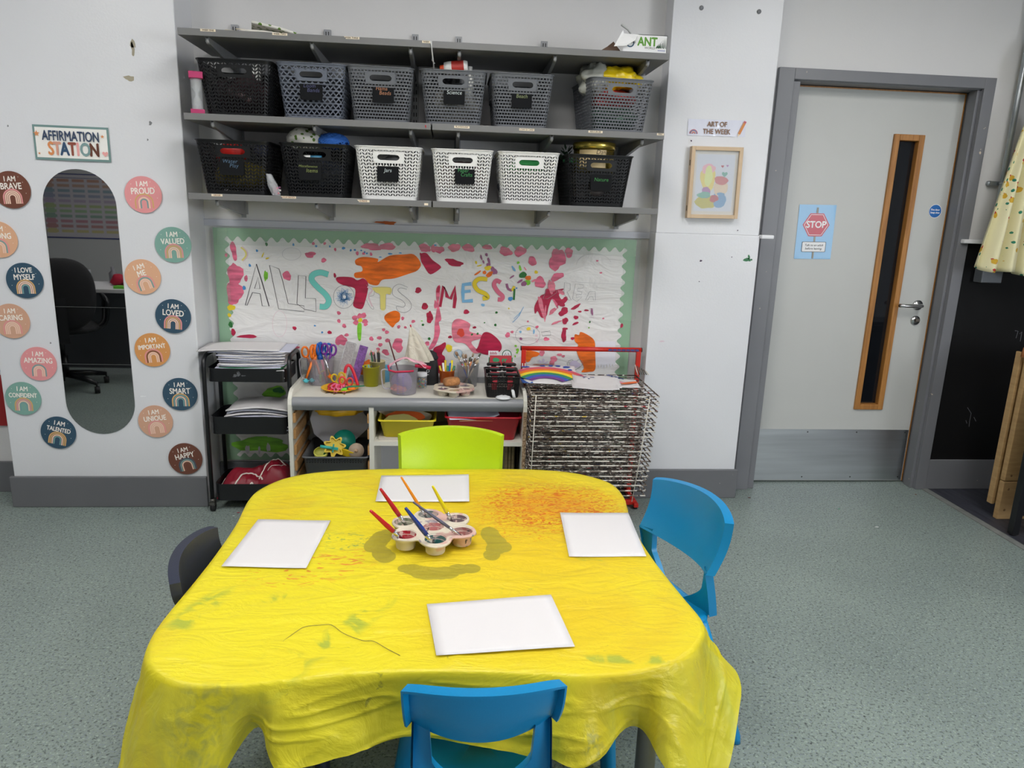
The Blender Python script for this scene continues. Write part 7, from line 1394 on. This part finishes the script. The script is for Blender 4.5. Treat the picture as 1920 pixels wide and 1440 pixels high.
# sheets of paper on the table
def corner_sheet(cs, label, seed):
    P = [WZ(x, y, TZ+0.007) for x, y in cs]; c = sum(P, Vector())/4; m = MB()
    def f(u, v): a = P[0].lerp(P[1], u); b = P[3].lerp(P[2], u); p = b.lerp(a, v); return (p.x-c.x, p.y-c.y, 0.0007*math.sin(u*5+seed)+0.0005*math.cos(v*4+seed))
    m.grid(f, 12, 12, 0); o = m.build('paper_sheet', M_pap, loc=(c.x, c.y, TZ+0.007), solid=0.0004); return tag(o, label, 'paper', 'blank drawing sheets on the yellow table')
corner_sheet([(484, 974), (620, 975.5), (574, 1065), (415, 1062)], 'blank white sheet on the left side of the yellow table', 1)
corner_sheet([(715, 892), (879, 889.5), (880, 940), (704, 940)], 'blank white sheet at the far side of the table behind the palette', 2)
corner_sheet([(1050, 961), (1178, 962), (1212, 1043), (1067, 1043)], 'blank white sheet on the right side of the yellow table', 3)
corner_sheet([(800, 1132), (1033, 1115), (1078, 1212), (818, 1228)], 'blank white sheet at the near side of the yellow table', 4)
# palette with seven wells
pc = Vector((-0.038, 1.858, TZ+0.006)); wells = [(-0.081, 0.037), (-0.016, 0.087), (0.066, 0.057), (0.079, -0.027), (0.001, 0.004), (-0.072, -0.046), (0.008, -0.075)]
angs = [math.atan2(y, x) for x, y in wells if abs(x)+abs(y) > 0.02]
def orad(a):
    best = 0
    for w in angs:
        d = abs((a-w+PI) % (2*PI)-PI); best = max(best, 0.1215-0.036*min(1, (d/0.52))**1.6)
    return best
oc = [(orad(a)*math.cos(a), orad(a)*math.sin(a)) for a in [2*PI*i/96 for i in range(96)]]
palette('paint_palette', 'paint stained seven well plastic palette in the middle of the yellow table, holding brushes', wells, 0.038, 0.036, 0.0300, oc, pc, [(110, 120, 96), (110, 122, 122), (120, 100, 104), (160, 100, 96), (190, 120, 120), (170, 20, 40), (20, 86, 84)], False)
def brush(end, tip, zt, L_, col_, rh, lb, round_=True):
    T = WZ(tip[0], tip[1], zt); d = ray(*end); best = None
    for k in range(400):
        t = 0.5+k*0.006; p = Vector((d.x*t, d.y*t, d.z*t+CAM_H)); e = abs((p-T).length-L_)
        if p.z > T.z and (best is None or e < best[0]-1e-4 or (e < best[0]+0.004 and False)): best = (e, p)
    # two crossings: prefer the upper, farther one
    c = []
    prev = None
    for k in range(2000):
        t = 0.5+k*0.0012; p = Vector((d.x*t, d.y*t, d.z*t+CAM_H)); s = (p-T).length-L_
        if prev is not None and s*prev < 0: c.append(p.copy())
        prev = s
    Hn = max(c, key=lambda q: q.z) if c else best[1]
    if len(c) == 2: Hn = c[0].lerp(c[1], 0.0) if c[0].z > TZ+0.08 else c[1]
    D = (Hn-T).normalized(); ln = (Hn-T).length
    o = thing('paintbrush', lb, 'paintbrush', T, group='paintbrushes in the table palette'); z0 = Vector()
    m = MB(); a = D*0.050; m.tube([a, a+D*(ln-0.05)*0.25, a+D*(ln-0.05)*0.92, a+D*(ln-0.05)*0.985, a+D*(ln-0.05)], [rh*0.93, rh, rh*0.62, rh*0.55, rh*0.2], 14); m.build('brush_handle', col_, o)
    m = MB(); m.tube([D*0.004, D*0.03, D*0.051], [rh*0.62, rh*0.82, rh*0.95], 14); m.build('ferrule', mat('ferrule_metal', (200, 200, 204), 0.2, 1.0), o)
    m = MB(); m.tube([D*0.006, -D*0.008, -D*0.014], [rh*0.6, rh*0.6, rh*0.15], 10); m.build('bristles', mat('wet_bristles', (90, 70, 66), 0.6), o)
zw = TZ+0.030
brush((694, 957), (757, 1014), zw, 0.155, mat('brush_red', (186, 18, 40), 0.25), 0.0066, 'red handled brush lying lowest on the left of the palette')
brush((713, 916), (765, 990), zw, 0.155, MATS['brush_red'], 0.0066, 'red handled brush standing in the back left well')
brush((752, 894), (803, 976), zw, 0.175, mat('brush_orange', (240, 146, 16), 0.3), 0.0045, 'thin orange handled brush in the back well, tallest of all')
brush((774, 941), (869, 1008), zw+0.006, 0.175, mat('brush_slate', (84, 84, 106), 0.3), 0.0045, 'thin slate grey brush crossing the palette to the right')
brush((760, 952), (817, 1025), zw, 0.155, mat('brush_blue', (16, 52, 140), 0.25), 0.0068, 'dark blue handled brush in the front well')
brush((811, 911), (850, 983), zw, 0.155, mat('brush_yellow', (232, 214, 16), 0.3), 0.0058, 'yellow handled brush in the back right well')

# ---------------------------------------------------------------- chairs
def chair(label, col_, loc, rz, Wt, sh, th_, ph, wf, dpt, sag=0.05, scuff=None):
    o = thing('school_chair', label, 'chair', (loc[0], loc[1], 0), rz, 'moulded plastic school chairs round the table')
    hw = Wt/2; yb = -dpt; tilt = 0.055
    # one-piece back: front skin of the panel
    def Pn(u, v, off=0.0):     # u -1..1, v 0 bottom .. 1 top
        wv = hw*(0.965+0.035*v); x = u*wv; crown = 0.012*(1-u*u)
        z0 = th_-ph + (0.018*u*u if True else 0); z1 = th_-0.012+crown-0.004*abs(u)**8
        lowc = 0.020*max(0, abs(u)-0.80)/0.20
        z0b = th_-ph+0.022-0.022*(1-u*u)+lowc*0
        z = z0b+(z1-z0b)*v
        y = yb+sag*u*u+tilt*(1-v)*0.75 - 0.012*math.sin(PI*v)
        n = Vector((-2*sag*u/hw, 1, 0)).normalized()
        return Vector((x, y, z))+n*off
    m = MB(); T_ = 0.006; NU, NV = 28, 10
    m.grid(lambda a, b: Pn(2*a-1, b, 0), NU, NV, 0); m.grid(lambda a, b: Pn(1-2*a, b, -T_), NU, NV, 0)
    # rim flange along the top and both sides, and the lower edge
    FL = 0.024
    def flange(fn, n_, o0, o1):
        m.grid(lambda a, b: fn(a, o0+(o1-o0)*b), n_, 2, 0)
    def rimstrip(fp, n_, inner):
        # fp(a) -> (u, v); closed thin strip running backwards from the skin
        m.grid(lambda a, b: Pn(*fp(a), -FL*b), n_, 2, 0)
        m.grid(lambda a, b: Pn(*inner(a), -FL*(1-b)), n_, 2, 0)
        m.grid(lambda a, b: Pn(*fp(a), -FL).lerp(Pn(*inner(a), -FL), b), n_, 1, 0)
    rimstrip(lambda a: (2*a-1, 1), NU, lambda a: (2*a-1, 0.955))
    for s in (-1, 1): rimstrip(lambda a: (s, a), 8, lambda a: (s*0.972, a))
    m.grid(lambda a, b: Pn(2*a-1, 0, -T_*b), NU, 1, 0)
    # uprights from the panel down to the seat
    ys = yb+tilt*0.75+sag*0.9
    zb = th_-ph+0.02
    for s in (-1, 1):
        def up(a, b):           # a across (0 outer..1 inner), b down
            t = b; zz = (zb+0.006)*(1-t)+(sh+0.002)*t
            xo = s*(hw*0.955*(1-t)+(hw*0.97)*t); wi = 0.034+0.012*t+0.075*max(0, t-0.5)**1.3/0.45
            x = xo-s*wi*a; yy = (yb+sag*(x/hw)**2+tilt*0.75*(1-t*0.25))*(1-t)+(-dpt*0.72+0.015*a)*t
            return (x, yy, zz)
        m.grid(lambda a, b: up(a if s < 0 else a, b), 6, 14, 0)
        m.grid(lambda a, b: (lambda p: (p[0], p[1]-0.006, p[2]))(up(1-a, b)), 6, 14, 0)
        for a_ in (0, 1): m.grid(lambda a, b: (lambda p: (p[0], p[1]+0.006-0.026*a if a_ == 0 else p[1]-0.018*a, p[2]))(up(a_, b)), 1, 14, 0)
        m.grid(lambda a, b: (lambda p: (p[0]-s*0.004, p[1]-0.020*(1-a), p[2]))(up(0, b)), 1, 14, 0)
    bk = m.build('backrest', col_, o)
    # seat: dished, rounded plan, with turned down skirt
    ws, ds = hw*1.0, dpt*0.86
    pl = rrect(ws, ds, 0.05, 8); n = len(pl); m = MB(); rings = []
    for k, dz in ((0.15, -0.010), (0.5, -0.008), (0.8, -0.004), (0.93, 0.0), (1.0, -0.004), (1.0, -0.030), (0.985, -0.030), (0.97, -0.010), (0.5, -0.016)):
        rings.append([(x*k, y*k+0.02, sh+dz-(0.012 if (y > ds*0.8 and k > .9) else 0)+(0.006 if y < -ds*0.7 and k > 0.75 else 0)) for x, y in pl])
    m.add([v for r in rings for v in r], [(q*n+i, q*n+(i+1) % n, (q+1)*n+(i+1) % n, (q+1)*n+i) for q in range(len(rings)-1) for i in range(n)]+[tuple(range(n))], 0, True); m.build('seat', col_, o)
    for sx_ in (-1, 1):
        for sy_, fy in ((-1, -dpt*0.98), (1, dpt*0.80)):
            a = Vector((sx_*(ws-0.012), sy_*(ds-0.045)+0.02, sh-0.012)); b = Vector((sx_*wf, fy, 0.012)); c = Vector((sx_*(wf+0.001), fy-0.001*sy_, 0.0))
            m = MB(); m.tube([a, a.lerp(b, 0.5), b, c], [0.024, 0.023, 0.0205, 0.021], 14, sq=(1.15, 0.9)); m.build('leg', col_, o)
    if scuff:
        for (u, v, rx, ry, M_) in scuff:
            p = Pn(u, v, -FL-0.0006) if v > 0.95 else Pn(u, v, 0.0006)
            mm = MB(); mm.flat(blob(0, 0, rx, ry, int(u*50), 12, 0.4), 0); mm.build('scuff_mark', M_, bk, loc=p, rot=(PI/2 if v > 0.95 else -PI/2, 0, 0))
    return o
M_cb = mat('sky_blue_chair_plastic', (0, 128, 184), 0.38, bump=0.06, bscale=300, var=0.04, vscale=4)
M_cl = mat('lime_green_chair_plastic', (184, 214, 0), 0.4, bump=0.06, bscale=300, var=0.03, vscale=4)
M_cd = mat('navy_charcoal_chair_plastic', (40, 45, 62), 0.42, bump=0.06, bscale=300)
chair('blue plastic school chair at the near side of the table, back towards the camera', M_cb, (0.071, 1.330), 0.01, 0.282, 0.31, 0.578, 0.145, 0.180, 0.195, 0.04)
chair('blue plastic school chair at the right side of the table, turned slightly', M_cb, (0.517, 1.822), math.radians(108.5), 0.335, 0.35, 0.645, 0.185, 0.235, 0.225, 0.055)
chair('lime green plastic school chair at the far side of the table facing the camera', M_cl, (0.012, 2.335), PI, 0.362, 0.35, 0.630, 0.185, 0.21, 0.225, 0.055)
chair('dark navy plastic school chair at the left side, mostly hidden by the cloth', M_cd, (-0.462, 1.745), -PI/2+0.02, 0.30, 0.31, 0.560, 0.15, 0.18, 0.195, 0.035)

# ================================================================ RIGHT EDGE: CURTAIN, PIPE, SOCKET, BOARD, FRAME
p0, p1 = WY(1918, 60, 3.49), WY(1868, 480, 3.49)
m = MB(); x = WY(1893, 270, 3.49).x; m.cyl((x, 3.49, 1.30), (x, 3.49, ZC), 0.0135, n=16); pipe = tag(m.build('conduit_pipe', mat('galvanised_steel', (168, 174, 178), 0.3, 0.7, var=0.15, vscale=12)), 'vertical galvanised conduit pipe behind the patterned curtain at the right edge', 'pipe')
z = WY(1880, 344, 3.49).z; m = MB(); m.cyl((x-0.045, 3.531, z), (x-0.045, 3.515, z), 0.012, n=14); m.b2(x-0.05, x+0.018, 3.505, 3.516, z-0.010, z+0.010); m.tube([(x-0.014, 3.51, z), (x-0.014, 3.474, z), (x+0.014, 3.474, z), (x+0.014, 3.51, z)], 0.003, 6); m.build('pipe_clip', MATS['galvanised_steel'], pipe)
a, b = WY(1845, 500, 3.47), WY(1871, 531, 3.47)
m = MB(); m.b2(a.x, a.x+0.11, 3.47, 3.531, b.z, b.z+0.086); tag(m.build('socket_box', mat('grey_socket_box', (122, 126, 132), 0.35, 0.3), bevel=0.004), 'grey metal socket box on the blackboard wall behind the curtain hem', 'socket box')
def curtain_mat():
    m, nt, b = nmat('cream_printed_cotton'); b.inputs['Roughness'].default_value = 0.85; N = nt.nodes.new; Lk = nt.links.new
    tc = N('ShaderNodeUVMap'); cur = N('ShaderNodeRGB'); cur.outputs[0].default_value = lin((226, 220, 180))+(1,); cur = cur.outputs[0]
    for i, (sc, th, rgb, loc) in enumerate(((19.0, 0.27, (206, 164, 50), (0, 0)), (19.0, 0.13, (176, 44, 44), (0.010, 0.012)), (21.0, 0.17, (40, 120, 96), (0.3, 0.7)), (24, 0.07, (196, 140, 150), (0.55, 0.2)))):
        mp = N('ShaderNodeMapping'); mp.inputs['Location'].default_value = (loc[0], loc[1], 0); v = N('ShaderNodeTexVoronoi'); v.inputs['Scale'].default_value = sc; v.inputs['Randomness'].default_value = 0.55
        Lk(tc.outputs[0], mp.inputs[0]); Lk(mp.outputs[0], v.inputs['Vector']); n = N('ShaderNodeTexNoise'); n.inputs['Scale'].default_value = 110; Lk(tc.outputs[0], n.inputs['Vector'])
        ad = N('ShaderNodeMath'); ad.operation = 'MULTIPLY_ADD'; ad.inputs[1].default_value = 0.14; Lk(n.outputs['Fac'], ad.inputs[0]); Lk(v.outputs['Distance'], ad.inputs[2])
        lt_ = N('ShaderNodeMath'); lt_.operation = 'LESS_THAN'; lt_.inputs[1].default_value = th+0.07; Lk(ad.outputs[0], lt_.inputs[0])
        mx = N('ShaderNodeMix'); mx.data_type = 'RGBA'; Lk(lt_.outputs[0], mx.inputs[0]); Lk(cur, mx.inputs[6]); mx.inputs[7].default_value = lin(rgb)+(1,); cur = mx.outputs[2]
    Lk(cur, b.inputs['Base Color']); return m
def cur_pt(u, v):     # u 0..1 across, v 0 top .. 1 hem
    xt, xb = 2.70+0.09*u, 2.545+0.50*u; k = v**0.9; zt, zb = 2.02, 1.225-0.035*min(1, u*4)-0.010*math.sin(u*14)
    ph = u*2*PI*5.0; amp = 0.008+0.030*v
    return (xt*(1-k)+xb*k+0.010*v*math.sin(ph*1.0+1), 3.36+amp*math.sin(ph)+0.006*math.sin(ph*2.3), zt+(zb-zt)*v)
cu = thing('curtain', 'cream printed cotton curtain tied at the top and fanning out at the right edge', 'curtain', (0, 0, 0))
m = MB(); m.grid(cur_pt, 140, 40, 0); fb_ = m.build('fabric', curtain_mat(), cu, solid=0.0015)
uv = fb_.data.uv_layers.new(name='UVMap'); 
for pl_ in fb_.data.polygons:
    for li in pl_.loop_indices: vi = fb_.data.loops[li].vertex_index; uv.data[li].uv = ((vi % 141)/140*0.75, (vi//141)/40*0.85)
m = MB(); m.tube([(2.69, 3.345, 2.0), (2.74, 3.33, 2.005), (2.80, 3.345, 2.01), (2.80, 3.38, 2.01), (2.70, 3.385, 2.0)], 0.010, 8, closed=True); m.build('tie', mat('lilac_tie', (176, 150, 180), 0.7), cu)
def cur_top(u, v):
    a = 2*PI*u; r = 0.035+0.035*math.sin(PI*v); return (2.75+r*math.cos(a)*(1+0.15*math.sin(5*a)), 3.365+r*0.6*math.sin(a), 2.01+0.24*v)
m = MB(); m.grid(cur_top, 40, 12, 0); t2 = m.build('gathered_heading', fb_.data.materials[0], cu); uv = t2.data.uv_layers.new(name='UVMap')
for pl_ in t2.data.polygons:
    for li in pl_.loop_indices: vi = t2.data.loops[li].vertex_index; uv.data[li].uv = ((vi % 41)/40*0.4, (vi//41)/12*0.24)
# chalk marks
def chalk(pts, name_):
    m = MB(); 
    for q in pts: m.ribbon([(WY(x, y, 3.53).x, WY(x, y, 3.53).z) for x, y in q], 0.003, 0.0004)
    m.build(name_, mat('chalk_dust', (110, 112, 118), 0.9), bpy.data.objects['wall_blackboard'], loc=(0, 3.5305, 0), rot=WALL)
chalk([[(1814, 764), (1821, 775), (1818, 790), (1817, 800)], [(1811, 788), (1813, 794)], [(1826, 782), (1830, 790)]], 'chalk_marks'); chalk([[(1903, 620), (1909, 621), (1905, 634)], [(1912, 626), (1916, 622), (1913, 640)]], 'chalk_marks')
# upright wooden unit leaning against the blackboard
M_mdf = wood_mat('warm_plywood', (172, 138, 92), (190, 156, 108), (2, 2, 14), 0.5)
c0 = WZ(1862, 970, 0.0); wd = thing('wooden_easel', 'tan wooden folded easel unit standing at the right edge before the blackboard', 'easel', (c0.x, 3.12, 0))
zc1 = WY(1868, 903, 3.12).z; zt1_ = WY(1898, 672, 3.12).z
m = MB(); m.b2(0, 0.42, 0, 0.030, 0.0, zc1-0.002); m.build('lower_panel', M_mdf, wd, bevel=0.004)
m = MB(); m.b2(0.0, 0.42, 0, 0.030, zc1+0.002, zt1_); m.build('upper_panel', M_mdf, wd, bevel=0.004)
m = MB()
for z in (0.05, zc1-0.04, zc1+0.03, zt1_-0.03): m.cyl((0.03, -0.001, z), (0.03, 0.0, z), 0.006, n=12)
m.build('screw_cap', mat('wood_plug_brown', (134, 100, 60), 0.5), wd)
m = MB(); m.b2(-0.002, 0.014, 0.05, 0.085, 0.06, zt1_+0.02); m.b2(0.014, 0.42, 0.06, 0.075, 0.06, zt1_+0.02); m.build('rear_frame', M_mdf, wd, bevel=0.003)
m = MB(); m.tube([(-0.004, 0.03, zt1_-0.0), (0.002, 0.03, zt1_+0.040), (0.03, 0.03, zt1_+0.062), (0.08, 0.03, zt1_+0.066), (0.2, 0.03, zt1_+0.066)], 0.014, 10); m.build('rounded_handle', wood_mat('orange_varnished_wood', (160, 96, 54), (186, 120, 74), (2, 2, 10), 0.3), wd)
# black metal frame
c1 = WZ(1893, 1003, 0.0); bf = thing('metal_stand', 'black metal stand whose corner leg shows at the right edge of the floor', 'stand', (c1.x, 2.93, 0))
m = MB(); m.b2(0, 0.034, 0, 0.034, 0.006, 0.78); m.build('leg', M_blkm, bf, bevel=0.002); m = MB(); m.b2(0.6, 0.634, 0, 0.034, 0.006, 0.78); m.build('leg', M_blkm, bf, bevel=0.002)
m = MB(); m.b2(0.034, 0.6, 0.005, 0.03, 0.10, 0.122); m.build('cross_bar', M_blkm, bf); m = MB(); m.b2(0, 0.634, -0.2, 0.034, 0.78, 0.80); m.build('top_plate', M_blkm, bf)
m = MB(); m.cyl((0.017, 0.017, 0), (0.017, 0.017, 0.006), 0.015, n=12); m.cyl((0.617, 0.017, 0), (0.617, 0.017, 0.006), 0.015, n=12); m.build('rubber_foot', MATS['black_rubber'], bf)
for s in (0,): m = MB(); m.b2(0.036, 0.598, 0.012, 0.020, 0.124, 0.776); m.build('dark_panel', mat('charcoal_panel', (30, 32, 38), 0.5), bf)
# crumbs and chips on the floor
for i, (px, py, rx, ry, c, lb) in enumerate(((1644, 988, 0.008, 0.004, (226, 228, 228), 'white paper scrap on the green floor in front of the door'), (1573, 954, 0.004, 0.003, (60, 170, 120), 'tiny green scrap on the floor in front of the door'), (1717, 927, 0.005, 0.004, (130, 92, 70), 'brown crumb near the foot of the door frame'), (447, 961, 0.006, 0.004, (150, 30, 60), 'dark pink scrap on the floor beside the trolley'), (438, 967, 0.006, 0.003, (200, 210, 210), 'pale scrap on the floor beside the trolley'), (1901, 1014, 0.008, 0.006, (220, 222, 222), 'white scrap on the dark floor by the black stand'), (1405, 933, 0.007, 0.005, (96, 60, 60), 'dark crumb on the floor by the column'))):
    p = WZ(px, py, 0.001); m = MB(); m.prism(blob(0, 0, rx, ry, i, 9, 0.3), 0, 0.0012); tag(m.build('floor_scrap', mat('scrap_%d' % i, c, 0.7), loc=(p.x, p.y, 0.0006)), lb, 'scrap')

# ================================================================ WHAT THE MIRROR SHOWS: DESK AREA BEHIND THE CAMERA
MY = 2*3.3165
def mir(px, py, Yv): p = WY(px, py, Yv); return Vector((p.x, MY-Yv, p.z))
# timetable on the rear wall
Yv = MY-YB-0.006
a, b = mir(84, 330, Yv), mir(240, 452, Yv)
x0, x1, z1, z0 = a.x-0.05, b.x+0.10, mir(150, 326, Yv).z, mir(180, 448, Yv).z
tt = thing('wall_timetable', 'large laminated timetable chart with coloured rows seen in the mirror', 'timetable', ((x0+x1)/2, YB+0.003, (z0+z1)/2), rot=(PI/2, 0, PI))
hw, hh = (x1-x0)/2, (z1-z0)/2
m = MB(); m.b2(-hw, hw, -hh, hh, 0, 0.002); m.build('chart_sheet', mat('chart_white', (216, 210, 216), 0.3, coat=0.5), tt)
m = MB(); TCc = [tuple(int(0.55*v+0.45*200) for v in c_) for c_ in [(206, 120, 90), (206, 140, 110), (120, 160, 180), (140, 150, 190), (190, 160, 200), (176, 200, 110), (150, 200, 130), (120, 170, 140), (206, 110, 130), (200, 110, 110), (226, 206, 110)]]
for r in range(11):
    z = hh*0.80-r*(hh*1.72/11)
    for c in range(6):
        wv = hw*2/6; xx = -hw+0.03+c*wv; m.b2(xx, xx+wv*0.80, z-hh*0.055, z+hh*0.03, 0.002, 0.0022, r)
    m.b2(hw-0.12, hw-0.02, z-hh*0.075, z+hh*0.075, 0.0022, 0.0024, r)
m.b2(-hw, hw, hh-0.012, hh, 0.002, 0.0024, 11); m.b2(-hw, hw, -hh, -hh+0.014, 0.002, 0.0024, 11); m.b2(-hw, hw, hh*0.86, hh*0.875, 0.002, 0.0024, 11)
m.build('coloured_rows', [mat('row_%d' % i, c, 0.5) for i, c in enumerate(TCc)]+[mat('chart_navy', (50, 60, 130), 0.5)], tt)
# desk
dk = thing('office_desk', 'white office desk with a curved front seen in the mirror', 'desk', (-2.55, MY-5.95, 0))
m = MB(); pts = [(-1.1, -0.30), (0.75, -0.30), (0.75, 0.16)]+[(0.75-0.06*i, 0.16+0.10*math.sin(PI*i/24)) for i in range(1, 25)]+[(-1.1, 0.2)]; m.prism(pts, 0.71, 0.735); m.build('desktop', mat('desk_white', (220, 220, 222), 0.35), dk)
m = MB(); m.b2(-1.0, 0.70, -0.12, -0.10, 0.05, 0.71); m.build('modesty_panel', mat('desk_grey_panel', (96, 98, 104), 0.5), dk)
for x in (-1.0, 0.66): m = MB(); m.b2(x, x+0.04, -0.26, 0.14, 0.0, 0.71); m.build('leg', mat('desk_leg_grey', (110, 112, 116), 0.4), dk)
m = MB(); m.b2(-0.16, 0.16, -0.1, 0.12, 0, 0.26); m.b2(-0.15, 0.15, -0.09, 0.11, 0.26, 0.262); bb = thing('tote_bag', 'black bag standing on the white desk in the mirror', 'bag', (-2.17, MY-6.1, 0.7355)); m = MB(); m.b2(-0.17, 0.17, -0.08, 0.08, 0, 0.20); m.build('bag_body', M_blk, bb, bevel=0.02)
for s in (-1, 1): m = MB(); m.tube([(-0.08, s*0.06, 0.19), (-0.07, s*0.06, 0.26), (0.0, s*0.06, 0.28), (0.07, s*0.06, 0.26), (0.08, s*0.06, 0.19)], 0.006, 8); m.build('bag_handle', M_blk, bb)
q = mir(175, 515, 6.0); stuffbag('red_pouch', (-2.60, MY-6.0, 0.775), (0.075, 0.05, 0.045), 71, mat('red_felt', (170, 20, 50), 0.7), 'red pouch on the white desk in the mirror', 'pouch', 0.25, 5)
m = MB(); m.tube(smooth([(-0.04, 0, 0), (0.0, 0.03, 0.01), (0.08, 0.0, 0.06), (0.14, 0.02, 0.02), (0.2, 0, 0)], 5), 0.003, 6); tag(m.build('cable', M_blk, loc=(-2.56, MY-5.98, 0.745)), 'thin black cable loop on the white desk beside the red pouch', 'cable')
m = MB(); m.b2(-0.05, 0.05, -0.03, 0.03, 0, 0.02); tag(m.build('sticky_notes', mat('lime_notes', (110, 200, 60), 0.6), loc=(-2.50, MY-5.78, 0.7355)), 'lime green note pad on the white desk in the mirror', 'note pad')
m = MB(); m.b2(-0.06, 0.06, -0.03, 0.03, 0, 0.012); tag(m.build('sticky_notes', mat('aqua_notes', (140, 210, 206), 0.6), loc=(-2.36, MY-5.79, 0.7355)), 'pale aqua note pad right of the lime one on the desk in the mirror', 'note pad')
m = MB(); m.lathe([(0, 0), (0.03, 0), (0.03, 0.08), (0.012, 0.1), (0.014, 0.13), (0, 0.13)], n=16); tag(m.build('bottle', mat('grey_bottle', (120, 120, 126), 0.4), loc=(-2.72, MY-6.15, 0.7355)), 'small grey pump bottle on the desk in the mirror', 'bottle')
m = MB(); m.b2(-0.14, 0.14, -0.1, 0.1, 0, 0.10); tag(m.build('document_tray', mat('pale_grey_tray', (160, 162, 166), 0.5), loc=(-3.05, MY-6.1, 0.7355), bevel=0.006), 'pale grey document tray at the left end of the desk in the mirror', 'tray')
# office chair
oc_ = thing('office_chair', 'black swivel office chair with looped armrest seen in the mirror', 'office chair', (-2.85, MY-5.52, 0), 2.6)
M_of = mat('black_upholstery', (24, 24, 27), 0.75, bump=0.2, bscale=200)
m = MB()
def bkf(u, v):
    a = 2*PI*u; b = PI*(v-.5); return (0.225*math.copysign(abs(math.cos(a)*math.cos(b))**0.75, math.cos(a)), 0.05*math.sin(a)*math.cos(b)-0.02, 0.26*math.copysign(abs(math.sin(b))**0.8, math.sin(b)))
m.grid(bkf, 36, 18, 0); m.build('backrest', M_of, oc_, loc=(0, -0.25, 0.74), rot=(0.12, 0, 0))
m = MB(); m.grid(lambda u, v: (0.25*math.copysign(abs(math.cos(2*PI*u)*math.cos(PI*(v-.5)))**0.7, math.cos(2*PI*u)), 0.24*math.copysign(abs(math.sin(2*PI*u)*math.cos(PI*(v-.5)))**0.7, math.sin(2*PI*u)), 0.045*math.sin(PI*(v-.5))), 36, 12, 0); m.build('seat', M_of, oc_, loc=(0, 0, 0.47))
m = MB(); m.b2(-0.03, 0.03, -0.32, -0.29, 0.42, 0.72); m.b2(-0.03, 0.03, -0.32, 0.02, 0.40, 0.43); m.build('back_bracket', M_blkm, oc_)
m = MB(); m.cyl((0, 0, 0.10), (0, 0, 0.26), 0.028, n=16); m.cyl((0, 0, 0.26), (0, 0, 0.42), 0.016, n=16); m.build('gas_lift', M_blkm, oc_)
for s in (-1, 1):
    m = MB(); m.tube(smooth([(s*0.24, -0.02, 0.45), (s*0.30, -0.03, 0.50), (s*0.31, -0.12, 0.64), (s*0.30, -0.06, 0.685), (s*0.30, 0.10, 0.685), (s*0.31, 0.13, 0.65), (s*0.29, 0.06, 0.50), (s*0.24, 0.04, 0.45)], 5), 0.017, 10, sq=(1.2, .8)); m.build('armrest', M_blkm, oc_)
for k in range(5):
    a = k*2*PI/5+0.3; e = (0.29*math.cos(a), 0.29*math.sin(a)); m = MB(); m.tube([(0.02*math.cos(a), 0.02*math.sin(a), 0.12), (e[0]*0.6, e[1]*0.6, 0.10), (e[0], e[1], 0.075)], [0.026, 0.022, 0.015], 8); lg = m.build('base_leg', M_blkm, oc_)
    m = MB(); m.cyl((e[0]-0.016, e[1], 0.027), (e[0]+0.016, e[1], 0.027), 0.026, n=16); m.cyl((e[0], e[1], 0.045), (e[0], e[1], 0.075), 0.006, n=8); m.build('castor', MATS['black_rubber'], lg)
